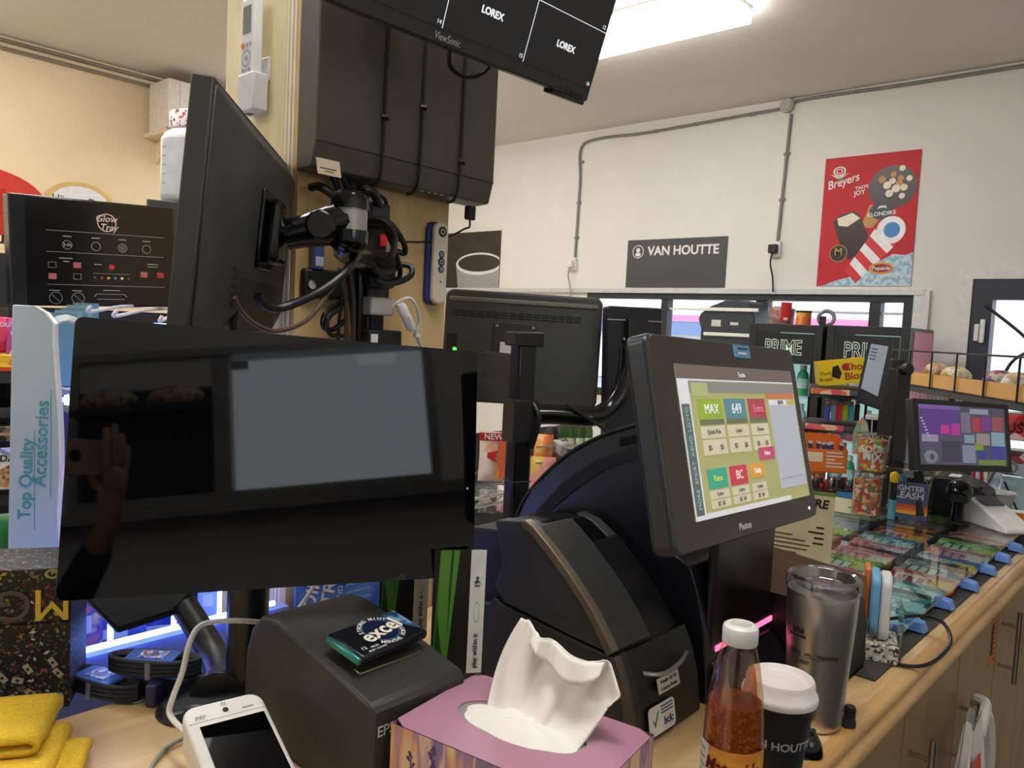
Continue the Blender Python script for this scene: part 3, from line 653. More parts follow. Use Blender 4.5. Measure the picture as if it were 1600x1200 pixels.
# wall rail with bracket
t = thing('arm_bracket', 'black steel bracket and upright rail carrying the monitor arm', 'bracket', T(xp1, PX(560, 440, xp1).y, 1.45))
pk = PX(475, 444, xp1); pk2 = PX(620, 470, xp1)
y0 = pk.y-.012-PX(560, 440, xp1).y; y1 = PX(600, 460, xp1).y-PX(560, 440, xp1).y
MB().box(0.001, .02, y0, y1, pk.z-.025-1.45, pk.z+.03-1.45).build('plate', BLK, t, bevel=.006)
MB().cyl((.02, y0+.014, pk.z-1.45), (.026, y0+.014, pk.z-1.45), .009, n=14).build('bolt', CHR, t); 
yr0 = PX(556, 440, xp1).y-PX(560, 440, xp1).y
MB().box(.021, .04, yr0, yr0+.028, -.5, .24).build('rail', BLK, t, bevel=.004)
# ================================================================== cables and adapters on the post
CLAB = ['black cable dropping straight from the recorder behind the swivel joint', 'second black cable dropping behind the swivel joint to the rail', 'short fat cable end poking out above the swivel joint', 'thick black loop just above the square power adapter', 'wide black cable loop hanging beside the swivel joint', 'black cable arching over the red switch of the power bar', 'low black cable loop below the red switch', 'black cable crossing the power bar upright', 'thick black cable sagging across the small black box', 'black coiled cable hanging lowest on the rail', 'thin black coiled cable inside the lowest coil', 'thin black cable running up the rail from the coil', 'thin black cable from the recorder to the square power adapter']
for pts, r in (
    ([(515, 262, -1.27), (530, 300, -1.275), (548, 320, -1.28), (552, 400, -1.26), (550, 470, -1.26), (555, 530, -1.26)], .006),
    ([(532, 265, -1.26), (545, 300, -1.265), (556, 330, -1.27), (562, 420, -1.24), (560, 530, -1.25)], .006),
    ([(486, 293, -1.27), (500, 292, -1.25), (520, 305, -1.24), (540, 325, -1.25)], .008),
    ([(560, 300, -1.25), (572, 296, -1.22), (586, 305, -1.22), (592, 325, -1.25)], .009),
    ([(575, 345, -1.22), (600, 345, -1.18), (616, 370, -1.18), (610, 405, -1.18), (590, 412, -1.2), (572, 398, -1.22), (570, 380, -1.23)], .0065),
    ([(582, 340, -1.24), (610, 350, -1.22), (630, 378, -1.22), (632, 395, -1.23), (618, 392, -1.24)], .006),
    ([(578, 410, -1.24), (590, 438, -1.22), (618, 442, -1.21), (642, 430, -1.21), (640, 416, -1.22), (615, 413, -1.24)], .006),
    ([(600, 350, -1.2), (620, 400, -1.2), (625, 430, -1.22), (610, 445, -1.24)], .005),
    ([(568, 405, -1.2), (585, 420, -1.19), (602, 425, -1.2), (620, 418, -1.22)], .007),
    ([(540, 500, -1.25), (520, 515, -1.24), (505, 510, -1.24), (508, 490, -1.24), (528, 475, -1.25), (540, 462, -1.26)], .005),
    ([(535, 525, -1.25), (515, 522, -1.235), (512, 500, -1.23), (530, 482, -1.24), (538, 470, -1.25)], .004),
    ([(527, 540, -1.26), (530, 500, -1.25), (535, 450, -1.24), (530, 420, -1.22)], .0035),
    ([(545, 270, -1.275), (560, 290, -1.28), (600, 310, -1.28), (602, 330, -1.27)], .004),
):
    w = [PX(a, b, d) for a, b, d in pts]
    t = thing('power_cable', CLAB.pop(0), 'cable', T(*w[0]), 'black cables tangled on the post')
    MB().tube([p-w[0] for p in w], r, 8).build('sheath', RUB, t)
for xx, lab in ((547, 'ribbed grey hose dropping from the recorder'), (570, 'short ribbed grey hose beside the longer one')):
    w = [PX(xx, 258, -1.275), PX(xx+1, 285, -1.275), PX(xx, 318, -1.275)]
    t = thing('corrugated_hose', lab, 'hose', T(*w[0]))
    pts = [w[0].lerp(w[2], k/30)-w[0] for k in range(31)]
    MB().tube(pts, [.009 if k % 2 else .007 for k in range(31)], 10, smooth=0).build('hose', M('hose_grey', (70, 68, 64), .4), t)
# thick cables from the side monitor to the post
w = [P(402, 462, 1.16), P(420, 480, 1.18), P(450, 478, 1.2), P(500, 455, 1.22), P(540, 425, 1.25), P(558, 398, 1.3)]
t = thing('signal_cable', 'thick black screen cable drooping from the turned monitor to the post', 'cable', T(*w[0]))
MB().tube([p-w[0] for p in w], .007, 10).build('sheath', RUB, t)
w = [P(366, 465, 1.06), P(380, 490, 1.08), P(405, 510, 1.1), P(435, 517, 1.13), P(480, 500, 1.18), P(515, 455, 1.24), P(535, 428, 1.28)]
t = thing('signal_cable', 'thin brown cable drooping low from the turned monitor', 'cable', T(*w[0]))
MB().tube([p-w[0] for p in w], .0035, 8).build('sheath', M('brown_cable', (84, 64, 54), .4), t)
for dx in (0, 12):
    w = [PX(535+dx, 425, -1.22), PX(540+dx, 470, -1.24), PX(541+dx, 535, -1.25), PX(540+dx, 620, -1.26)]
    t = thing('signal_cable', 'thin brown cable running down the post rail', 'cable', T(*w[0]), 'brown cables on the rail')
    MB().tube([p-w[0] for p in w], .004, 8).build('sheath', M('brown_cable', (84, 64, 54), .4), t)
# power bar with red switch, adapter, coil, black box
def pxbox(name, lab, cat, x0, y0, x1, y1, X, th, mat, bev=.004):
    a, b = PX(x0, y1, X), PX(x1, y0, X)
    t = thing(name, lab, cat, T(X, (a.y+b.y)/2, (a.z+b.z)/2)); hw, hh = abs(b.y-a.y)/2, abs(b.z-a.z)/2
    MB().box(-th, 0, -hw, hw, -hh, hh).build('body', mat, t, bevel=bev)
    return t, hw, hh
t, hw, hh = pxbox('power_adapter', 'square black power adapter plugged in above the cable tangle', 'power adapter', 576, 320, 611, 352, -1.24, .05, BLK)
MB().box(.0, .004, -hw*.8, hw*.8, -hh*.6, hh*.6).build('label_plate', DARK, t, smooth=False)
t, hw, hh = pxbox('power_bar', 'black power bar with a red rocker switch on the post', 'power bar', 582, 358, 606, 520, -1.262, .035, BLK)
MB().box(0, .006, -.006, .010, hh-.035, hh-.012).build('switch', M('switch_red', (190, 34, 30), .3, emit=.25), t, bevel=.002)
for k in range(3):
    MB().box(0, .003, -hw*.7, hw*.7, hh-.095-.055*k, hh-.055-.055*k).build('socket', DARK, t, bevel=.002)
t, hw, hh = pxbox('cable_box', 'small black box behind the loops of cable on the post', 'power adapter', 580, 395, 622, 448, -1.225, .034, BLK, .008)
t, hw, hh = pxbox('wall_outlet', 'black double outlet low on the post under the white plug', 'outlet', 580, 488, 600, 520, -1.255, .02, DARK)
for s in (-1, 1): MB().box(0, .002, -.006*s-.002, -.006*s+.002, -.006, .008).build('slot', BLK, t, smooth=False)
t, hw, hh = pxbox('network_box', 'black network box at the foot of the visible post', 'box', 576, 517, 629, 548, -1.22, .06, BLK)
MB().box(0, .001, -hw*.9, -hw*.5, -hh*.2, hh*.6).build('label_sticker', PAPER, t, smooth=False)
t, hw, hh = pxbox('blue_card', 'blue plastic card tucked behind the arm on the post', 'card', 491, 372, 508, 420, -1.275, .012, M('card_blue', (70, 90, 150), .3), .002)
MB().box(0, .001, -hw*.8, hw*.8, -hh*.8, -hh*.2).build('print', M('card_pale', (190, 200, 220), .4), t, smooth=False)
# white adapter with inline switch cord
t, hw, hh = pxbox('white_adapter', 'clear white plug adapter with a white switched cord', 'power adapter', 580, 466, 616, 492, -1.23, .03, M('milky_plastic', (206, 206, 204), .3, trans=.2))
o0 = V((-1.23, PX(598, 479, -1.23).y, PX(598, 479, -1.23).z))
WC = M('white_cord', (222, 220, 214), .4)
def rel(L): return [PX(a, b, X)-o0 for a, b, X in L]
MB().tube(rel([(612, 480, -1.21), (625, 470, -1.2), (640, 466, -1.2), (650, 478, -1.2), (655, 500, -1.21), (650, 525, -1.22), (664, 550, -1.22)]), .003, 8).build('cord', WC, t)
MB().tube(rel([(618, 478, -1.21), (630, 476, -1.2), (642, 500, -1.2), (650, 520, -1.21), (660, 545, -1.22)]), .003, 8).build('cord', WC, t)
sw = rel([(625, 475, -1.19), (644, 516, -1.19)])
mb = MB(); mb.tube([sw[0], sw[0].lerp(sw[1], .1), sw[0].lerp(sw[1], .9), sw[1]], [.007, .010, .010, .007], 10, smooth=0); s = mb.build('inline_switch', WC, t)
mid = sw[0].lerp(sw[1], .5); MB().cyl(mid, mid+V((.013, 0, 0)), .004, n=10).build('switch_button', WHT, s)
MB().box(-.004, .006, -.006, .006, -.004, .004).build('cable_tie', WC, t, mtx=T(*(PX(651, 524, -1.21)-o0)))
# ================================================================== rear monitors on their pole
p = [P(694, 450, 1.98), P(940, 466, 1.99), P(935, 640, 2.0), P(690, 625, 1.99)]
ex = (p[1]-p[0]).normalized(); wd = (p[1]-p[0]).length; up = (p[0]-p[3]); ht = up.length
fm = frame((p[0]+p[1]+p[2]+p[3])/4, ex, up.cross(ex)*-1 if up.cross(ex).dot(CAM-p[0]) < 0 else up.cross(ex))
t = thing('customer_monitor', 'grey backed customer monitor with a row of vents, seen from behind', 'monitor', fm)
BACK = M('monitor_back', (64, 66, 64), .5, bump=.05, scale=600)
MB().prism(rrect(wd, ht, .02, 5), 0, .03).build('back_shell', BACK, t, bevel=.006, seg=3)
MB().box(-wd/2+.01, wd/2-.012, -.004, .004, ht/2-.030, ht/2-.018).build('top_ridge', M('ridge_grey', (116, 116, 110), .35), t, bevel=.003)
mb = MB()
for k in range(16):
    xk = -wd/2+.02+k*(wd-.07)/16
    for j in range(3): mb.box(xk, xk+(wd-.07)/16*.82, -.001, .004, ht/2-.055-.006*j, ht/2-.052-.006*j)
mb.build('vent', INKB, t, smooth=False)['kind'] = 'stuff'
MB().box(-.075, .035, -.006, .002, -.07, .065).build('mount_plate', DARK, t, bevel=.003)
for xk, zk in ((-.065, .055), (.026, .055), (-.065, -.06), (.026, -.06)): MB().cyl((xk, -.009, zk), (xk, -.005, zk), .004, n=10).build('screw', STEEL, t)
MB().box(-.055, .015, -.0075, -.006, -.03, .015).build('rating_label', PAPER, t, smooth=False)
disc(t, -wd/2+.03, -.01, .0045, M('led_green', (60, 255, 60), .4, emit=6), y=-.003, name='power_light', n=12)
MB().box(-wd/2+.008, -wd/2+.035, -.001, .003, -.012, .03).build('port_recess', BLK, t, bevel=.002)
MB().prism(rrect(wd-.012, ht-.012, .012, 4), .03, .034).build('screen', GLS, t, smooth=False)
pb_ = PZ(808, 1010, CZ); po = P(810, 700, 1.78)
pole = thing('monitor_pole', 'tall black square pole carrying the customer monitors on a curved tube', 'pole', face((po.x, po.y, CZ), -20))
zt = P(818, 520, 1.78).z-CZ
MB().box(-.022, .022, -.022, .022, .0, zt).build('post', BLKG, pole, bevel=.005, seg=3)
MB().box(-.09, .09, -.09, .09, 0, .012).build('foot_plate', BLK, pole, bevel=.004)
MB().box(-.034, .036, -.03, .03, zt-.03, zt+.002).build('top_clamp', BLK, pole, bevel=.004)
MB().box(-.03, .03, -.03, .03, P(812, 690, 1.78).z-CZ, P(812, 622, 1.78).z-CZ).build('collar', BLK, pole, bevel=.004)
MB().box(-.018, .006, .02, .17, P(812, 575, 1.78).z-CZ-.04, P(812, 575, 1.78).z-CZ+.03).build('bracket', BLK, pole, bevel=.003)
for yy in (683, 752):
    zz = P(812, yy, 1.78).z-CZ; MB().box(-.024, .024, -.024, .024, zz, zz+.003).build('cable_tie', DARK, pole, bevel=.001)
inv = pole.matrix_world.inverted()
tb = [inv @ P(*q) for q in ((800, 650, 1.78), (860, 648, 1.79), (920, 652, 1.80), (950, 640, 1.82), (972, 612, 1.83), (980, 575, 1.84), (982, 545, 1.84))]
MB().tube(tb, .0225, 14).build('curved_tube', BLKG, pole)
cb = [inv @ P(*q) for q in ((832, 628, 1.76), (842, 650, 1.75), (838, 675, 1.75), (830, 700, 1.76))]
MB().tube(cb, .006, 8).build('cable', RUB, pole)
cb = [inv @ P(*q) for q in ((885, 632, 1.78), (915, 650, 1.76), (945, 672, 1.74), (970, 690, 1.7))]
MB().tube(cb, .0035, 8).build('cable', RUB, pole)
# second dark screen
p = [P(951, 473, 1.92), P(1036, 478, 1.98), P(1034, 720, 1.98), P(942, 705, 1.92)]
ex = (p[1]-p[0]).normalized(); n_ = (p[0]-p[3]).cross(ex); n_ = n_ if n_.dot(CAM-p[0]) > 0 else -n_
wd = (p[1]-p[0]).length; ht = (p[0]-p[3]).length
t = thing('customer_monitor', 'upright black screen back on a curved tube beside the lottery terminal', 'monitor', frame((p[0]+p[1]+p[2]+p[3])/4, ex, n_))
NVB = M('navy_black', (22, 24, 32), .4)
MB().prism(rrect(wd, ht, .008, 4), 0, .03).build('back_shell', NVB, t, bevel=.004)
MB().box(-wd/2, wd/2, -.002, .002, ht/2-.035, ht/2-.032).build('seam', INKG, t, smooth=False)
MB().box(-.03, .025, -.02, 0, .02, ht/2-.03).build('mount_plate', BLK, t, bevel=.003)
for xk in (-.035, .03):
    for zk in (.055, .1): MB().cyl((xk, -.008, zk), (xk, 0, zk), .004, n=8).build('screw', STEEL, t)
MB().prism(rrect(wd-.01, ht-.01, .006, 3), .03, .034).build('screen', GLS, t, smooth=False)
# ================================================================== main dark monitor
ex = V((.335, .941, -.05)).normalized(); n_ = V((.932, -.325, .163))
ctr = (V((-.924, .317, 1.455))+V((-.763, .772, 1.431))+V((-.72, .742, 1.134))+V((-.882, .288, 1.158)))/4
t = thing('till_monitor', 'large black glass till monitor reflecting the service window', 'monitor', frame(ctr, ex, n_))
wd, ht = .484, .302
MB().prism(rrect(wd, ht, .008, 4), .0015, .032).build('casing', BLK, t, bevel=.003)
MB().prism(rrect(wd-.001, ht-.001, .008, 4), -.001, .0015).build('screen_glass', GLS, t, smooth=False)
disc(t, wd/2-.012, -.035, .0018, INKG, y=-.0015, name='indicator', n=10)
MB().box(-.10, .10, .032, .06, -.08, .09).build('rear_housing', BLK, t, bevel=.01)
bp = PZ(385, 1105, CZ); top = t.matrix_world @ V((-.02, .06, -.06))
inv = t.matrix_world.inverted()
colp = V((bp.x-.02, bp.y+.01, CZ+.012))
MB().tube([inv @ colp, inv @ (colp+V((0, 0, .12))), inv @ (colp+V((.0, 0, .24)))], .027, 18, smooth=0).build('stand_column', M('stand_black', (18, 19, 24), .35), t)
bt = PZ(240, 1122, CZ)
ft = MB(); d2 = (V((bt.x, bt.y, CZ))-colp); d2.z = 0; L2 = d2.length; d2.normalize(); s2 = V((-d2.y, d2.x, 0))
out = []
for k in range(13):
    a = -90+180*k/12; out.append((L2-.05+.05*cos(radians(a)), .05*sin(radians(a))))
out = [(-.045, -.05)]+out+[(-.045, .05)]
bot = [colp.xy.to_3d()+V((0, 0, CZ))+d2*a+s2*b for a, b in out]
topv = [colp.xy.to_3d()+V((0, 0, CZ+.012+.035*max(0, 1-abs(a)/L2)))+d2*(a*.94)+s2*(b*.8) for a, b in out]
n = len(out)
MB().add([inv @ q for q in bot]+[inv @ q for q in topv], [tuple(range(n-1, -1, -1)), tuple(range(n, 2*n))]+[(i, (i+1) % n, n+(i+1) % n, n+i) for i in range(n)]).build('stand_foot', M('stand_black', (18, 19, 24), .35), t, bevel=.004)
# customer tablet behind, tilted
p = [P(128, 930, 1.12), P(310, 915, 1.18), P(270, 956, 1.16), P(182, 984, 1.11)]
q = [x for x in p]
n_ = (q[1]-q[0]).cross(q[3]-q[0]).normalized(); n_ = n_ if n_.dot(CAM-q[0]) > 0 else -n_
t = thing('customer_tablet', 'dark tilted customer display behind the till monitor', 'display', T(*q[0]))
TB = M('tablet_navy', (14, 15, 24), .6)
MB().hexa([x-q[0]-n_*.02 for x in q], [x-q[0] for x in q]).build('casing', TB, t, bevel=.004)
nk = [P(285, 935, 1.17)-q[0]-n_*.02, P(330, 1010, 1.14)-q[0]-n_*.01, P(345, 1055, 1.09)-q[0], P(338, 1090, 1.03)-q[0]]
MB().tube(nk, [.02]*13+[.022, .025, .028, .03, .032, .034][:6], 12).build('neck', BLK, t)
# ================================================================== helpers for round print
def wraptext(parent, s, z, size, mat, r, ang=0, bold=.015, shear=0, sx=1, r2=None, zspan=1, ra=None):
    o = text(parent, s, 0, 0, size, mat, bold=bold, shear=shear)
    me = o.data
    for v_ in me.vertices:
        x, y = v_.co.x*sx, v_.co.y; a = x/(ra or r)+radians(ang)
        rr = r if r2 is None else r+(r2-r)*((z+y)/zspan)
        v_.co = ((rr+.0006)*sin(a), -(rr+.0006)*cos(a), z+y)
    o.matrix_local = Matrix.Identity(4); return o
def wrapband(parent, z0, z1, r0, r1, a0, a1, mat, name='label_band', n=20):
    def f(u_, v_):
        a = radians(lerp(a0, a1, u_)); r = lerp(r0, r1, v_); return (r*sin(a), -r*cos(a), lerp(z0, z1, v_))
    return MB().grid(f, n, 2).build(name, mat, parent, fix=False, ang=60)
# ================================================================== receipt printer with gum on top
t = thing('receipt_printer', 'charcoal receipt printer with rounded back under a pack of gum', 'printer', T(-.752, .57, CZ+.0006))
PRN = M('printer_charcoal', (50, 48, 46), .5, bump=.08, scale=500)
ep = [(-.612, .95), (-.610, 1.06), (-.616, 1.068), (-.70, 1.086), (-.80, 1.104), (-.832, 1.10), (-.852, 1.08), (-.864, 1.045), (-.866, 1.0), (-.862, .95)]
pf = [(a+.74, b-CZ) for a, b in ep]
MB().prism(pf, -.068, .066).build('body', PRN, t, bevel=.004, ang=30)
nt_ = V((.19, 0, 1)).normalized()
ft = frame((.06, 0, 1.079-CZ), (0, 1, 0), nt_)
cv = MB().box(-.052, .050, -.0012, .003, -.022, .004).build('paper_slot', INKB, t, mtx=ft, bevel=.002)
MB().box(-.046, .046, -.004, .0, -.017, -.006).build('tear_bar', M('tear_metal', (150, 140, 120), .3, .9), cv, bevel=.001)
MB().box(-.0665, .0645, -.0008, .002, -.034, -.032).build('lid_seam', INKB, t, mtx=ft, smooth=False)
MB().box(.1258, .1278, -.067, .065, .078, .0795).build('front_seam', INKB, t, smooth=False)
fe = frame((.1295, -.035, .085), (0, 1, 0), (1, .0, 0.02))
q = PX(612, 1148, -.6105)
text(t, 'EPSON', 0, 0, .016, M('logo_silver', (190, 188, 184), .3), mtx=frame((q.x+.74+.0012, q.y-.57+.014, q.z-CZ), (0, 1, 0), (1, 0, .02)), bold=.01)
pg = PZ(592, 1000, 1.098)
t = thing('gum_pack', 'flat black pack of strong mint gum on the receipt printer', 'gum pack', frame((pg.x, pg.y, pg.z+.0095), V((-.10, 1, 0)), nt_))
GUM = M('gum_black', (18, 20, 26), .25)
MB().box(-.052, .052, 0, .010, -.030, .030).build('carton', GUM, t, bevel=.003)
MB().box(-.056, -.050, .002, .011, -.028, .028).build('blister', M('foil_teal', (60, 140, 140), .2, .6), t, bevel=.002)
MB().prism([(.02, .028), (.05, .028), (.05, -.02), (.035, .0)], -.0003, 0).build('blue_burst', Mpal('mint_blue', [(18, 24, 36), (40, 80, 120), (120, 160, 190)], 60, vor=False), t, smooth=False)
disc(t, .004, .002, .022, M('gum_navy', (20, 28, 60), .3), y=-.0006); ring(t, .004, .002, .0225, .001, M('gum_ring', (90, 120, 170), .3), y=-.0009)
text(t, 'excel', .004, .001, .030, M('gum_cream', (240, 232, 214), .5), y=-.001, bold=.02, rot=10)
arc_text(t, 'STRONG MINT', .004, .001, .0255, 165, 40, .0075, INKW); arc_text(t, 'MENTHE FORTE', .004, .003, .0275, 235, 345, .0075, INKW, inward=True)
text(t, '12', -.040, -.018, .0075, INKW, y=-.001); text(t, 'PIECES', -.026, -.0205, .004, INKW, y=-.001); text(t, 'GUM / GOMME', -.026, -.026, .004, INKW, y=-.001)
# ================================================================== leaflets in an acrylic stand
def leaflet(px, py, d, w, h, lab, off):
    t = thing('lottery_leaflet', lab, 'leaflet', face(P(px, py, d), off=off))
    MB().box(-w/2, w/2, 0, .004, 0, h).build('sheet', M('leaflet_black', (14, 18, 16), .4), t, smooth=False)
    MB().add([(-w/2, -.0006, .0), (-w/2+.02, -.0006, 0), (-w/2+.033, -.0006, h), (-w/2+.008, -.0006, h)], [(0, 1, 2, 3)]).build('green_print', Mpal('bamboo_green', [(30, 70, 24), (80, 140, 50), (50, 110, 40), (20, 50, 20)], 90, (1, 1, .05)), t, smooth=False)
    MB().box(w/2-.014, w/2+.006, -.0008, 0, 0, h).build('white_edge', PAPER, t, smooth=False)
    text(t, '19+', w/2-.004, h-.012-.03, .010, INKB, y=-.0012, rot=90, bold=.02)
    text(t, 'play within it', w/2-.004, .030, .009, INKB, y=-.0012, rot=90, bold=.01)
    mb = MB(); ring(t, w/2-.004, h*.5, .014, .0012, M('edge_green', (120, 160, 50), .5), y=-.0014, sx=.28)
    return t
leaflet(708, 1052, 1.04, .062, .165, 'black and green leaflet with white edge beside the ticket printer', 8)
leaflet(625, 990, 1.10, .062, .14, 'black and green leaflet with white edge behind the gum pack', 8)
# ================================================================== lottery ticket printer
y0, y1 = .80, .985
def q2(px, py, y=.80): p = PY(px, py, y); return (p.x, p.z)
t = thing('lottery_printer', 'dark grey lottery ticket printer with curved lid beside the tissue box', 'printer', T(-.63, .89, CZ+.0006))
def loc(L): return [(a+.63, b-CZ) for a, b in L]
LPR = M('lottery_grey', (52, 53, 53), .5, bump=.05, scale=600); LPD = M('lottery_black', (20, 20, 22), .4)
BRZ = M('bronze_strip', (112, 100, 82), .35, .3)
arc = [(-.688, 1.205), (-.672, 1.2), (-.64, 1.178), (-.605, 1.150), (-.572, 1.120), (-.55, 1.094), (-.532, 1.070)]
low = [(-.530, 1.066), (-.514, 1.035), (-.504, 1.0), (-.498, .965), (-.497, .95)]
body = [(-.83, .95), (-.83, 1.15), (-.80, 1.172), (-.74, 1.18), (-.70, 1.165)] + [(a-.012, b-.014) for a, b in arc[2:]] + [(a-.004, b) for a, b in low]
MB().prism(loc(body), y0-.89+.012, y1-.89-.004).build('body', LPD, t, bevel=.003, ang=25)
# side lid shell
sidep = arc + [(-.56, 1.071), (-.60, 1.074), (-.66, 1.080), (-.715, 1.086), (-.735, 1.105), (-.722, 1.135), (-.728, 1.16), (-.74, 1.196)]
lid = MB().prism(loc(sidep), y0-.89, y0-.89+.028).build('lid_side', LPR, t, bevel=.002, ang=25)
lowp = low + [(-.83, .95), (-.83, 1.07), (-.745, 1.075), (-.735, 1.088), (-.72, 1.081), (-.66, 1.076), (-.60, 1.070), (-.56, 1.067)]
MB().prism(loc(lowp), y0-.89+.001, y0-.89+.028).build('lower_side', M('lottery_grey_low', (44, 44, 45), .5, bump=.05, scale=600), t, bevel=.002, ang=25)
def sweep(L, ya, yb, th, name, mat, par=None):
    pts = loc(L); n = len(pts); mb = MB(); vs = []
    for i, (a, b) in enumerate(pts):
        p, q = pts[max(0, i-1)], pts[min(n-1, i+1)]; dx, dz = q[0]-p[0], q[1]-p[1]; l = sqrt(dx*dx+dz*dz); nx, nz = -dz/l, dx/l
        if nx < 0 and nz < 0: nx, nz = -nx, -nz
        for yy in (ya, yb):
            vs += [(a, yy-.89, b), (a-abs(nx)*th, yy-.89, b-abs(nz)*th)]
    fs = []
    for i in range(n-1):
        k = 4*i; fs += [(k, k+2, k+6, k+4), (k+1, k+5, k+7, k+3), (k, k+4, k+5, k+1), (k+2, k+3, k+7, k+6)]
    fs += [(0, 1, 3, 2), (4*n-4, 4*n-2, 4*n-1, 4*n-3)]
    return mb.add(vs, fs).build(name, mat, par or t, bevel=.0015, ang=25)
sweep([(a+.003, b+.003) for a, b in arc], y0-.002, y0+.012, .012, 'lid_strip', BRZ)
sweep([(a+.003, b+.002) for a, b in low], y0-.001, y0+.012, .01, 'front_strip', M('bronze_dim', (84, 78, 70), .4, .3))
sweep([(a, b+.001) for a, b in arc[1:]], y0+.014, y0+.088, .02, 'lid_top', LPR)
sweep([(-.70, 1.188), (-.66, 1.168), (-.62, 1.135), (-.585, 1.10), (-.56, 1.072)], y0+.092, y0+.155, .02, 'paper_trough', BLKG)
rail = [(-.72, 1.188), (-.691, 1.182), (-.65, 1.158), (-.612, 1.123), (-.58, 1.088), (-.559, 1.060), (-.538, 1.02), (-.522, .985), (-.515, .95)]
sweep([(a, b) for a, b in rail], y1-.022, y1, .03, 'rail', LPR)
sweep([(-.55, 1.068), (-.53, 1.05), (-.515, 1.01), (-.508, .97), (-.506, .95)], y0+.03, y1-.03, .02, 'front_cover', M('cover_dark', (40, 39, 38), .35))
MB().box(-.115+0, -.055, y0-.89+.02, y0-.89+.034, .222, .236).build('ticket_guide', STEEL, t, bevel=.002)
MB().box(-.115+0, -.055, y0-.89+.06, y0-.89+.074, .222, .236).build('ticket_guide', STEEL, t, bevel=.002)
MB().tube([(-.033+.63-.63+.118, -.055, .088), (.124, -.02, .082), (.124, .03, .082), (.118, .06, .088)], .003, 8).build('finger_grip', M('grip_silver', (150, 148, 144), .3, .5), t)
fl = frame((.1215, -.015, .066), (0, 1, 0), (1, 0, .3))
s = MB().box(-.026, .026, 0, .001, -.0095, .0095).build('id_label', M('label_pale', (216, 206, 200), .5), t, mtx=fl @ T(.022, -.002, -.002), smooth=False)
text(s, 'Retailer ID: 42', 0, .004, .0065, INKB); text(s, 'Lottery Phone', 0, -.0045, .0065, INKB)
fl = frame((.1275, -.015, .028), (0, 1, 0), (1, 0, .18))
s = MB().prism(rrect(.062, .036, .006, 4), 0, .001).build('check_label', PAPER, t, mtx=fl @ T(.0, -.003, -.002), smooth=False)
MB().prism([(-.022, .0), (-.018, -.008), (-.008, .010), (-.010, .011), (-.018, -.003), (-.020, .002)], -.0006, 0).build('tick', M('tick_green', (70, 130, 50), .5), s, smooth=False)
text(s, 'bclc', .014, -.006, .014, M('blue_ink', (50, 70, 130), .6), bold=.02)
for k in range(3): MB().box(-.002, .026, -.0005, 0, .013-.004*k, .0145-.004*k).build('print', M('blue_ink', (50, 70, 130), .6), s, smooth=False)
# ================================================================== lottery terminal
t = thing('lottery_terminal', 'big dark navy lottery terminal shell with a tilted touch screen', 'terminal', T(-.65, 1.13, CZ+.0006))
def loc2(L): return [(PY(a, b, 1.0).x+.65, PY(a, b, 1.0).z-CZ) for a, b in L]
NVY = M('terminal_navy', (26, 28, 38), .3); MRN = M('terminal_front', (32, 24, 30), .25)
outl = [(806, 812), (822, 778), (850, 745), (880, 718), (905, 701), (935, 686), (965, 675), (1010, 662), (1040, 660), (1046, 760), (1032, 850), (1034, 862), (1060, 872), (1078, 886), (1090, 930), (1099, 990), (1103, 1060), (1100, 1150)]
pr = loc2(outl); pr = pr + [(pr[-1][0], 0), (pr[0][0]-.02, 0)]; pr[-3] = (pr[-3][0], max(.002, pr[-3][1]))
MB().prism(pr, -.13, .095).build('shell', NVY, t, bevel=.008, seg=3, ang=25)
# raised side ribs
rb_ = loc2([(838, 800), (880, 755), (930, 720), (985, 700), (1028, 694)]); rb2 = loc2([(860, 800), (900, 765), (945, 735), (990, 718), (1030, 712)])
MB().prism(rb_+rb2[::-1], -.1325, -.128).build('side_groove', INKB, t, smooth=False)
mb = MB()
for k in range(12):
    xk, zk = loc2([(970+3.6*k, 690-.7*k)])[0]; mb.box(xk, xk+.0016, -.1335, -.129, zk-.008, zk+.006)
mb.build('vent', INKB, t, smooth=False)
MB().tube([(a, -.131, b+.002) for a, b in loc2([(806, 812), (822, 778), (850, 745), (880, 718), (905, 701), (935, 686), (965, 675), (1010, 662)])], .003, 8).build('rim', M('rim_gloss', (46, 50, 60), .15), t)
x_f = loc2([(1099, 990)])[0][0]
MB().box(x_f-.01, x_f+.004, -.115, .085, .01, .30).build('front_panel', MRN, t, bevel=.01, seg=3)
MB().box(x_f+.003, x_f+.006, -.10, .09, .066, .075).build('glow_strip', M('pink_reflection', (255, 120, 170), .4, emit=1.6, ecol=(255, 110, 160)), t, bevel=.002)  # no lamp: a pink sign's reflection in the glossy base, painted as a glow
MB().prism([(x_f-.01, .0), (x_f+.05, .0), (x_f+.046, .012), (x_f+.01, .056), (x_f-.01, .06)], -.115, .085).build('base_ledge', MRN, t, bevel=.006, seg=3)
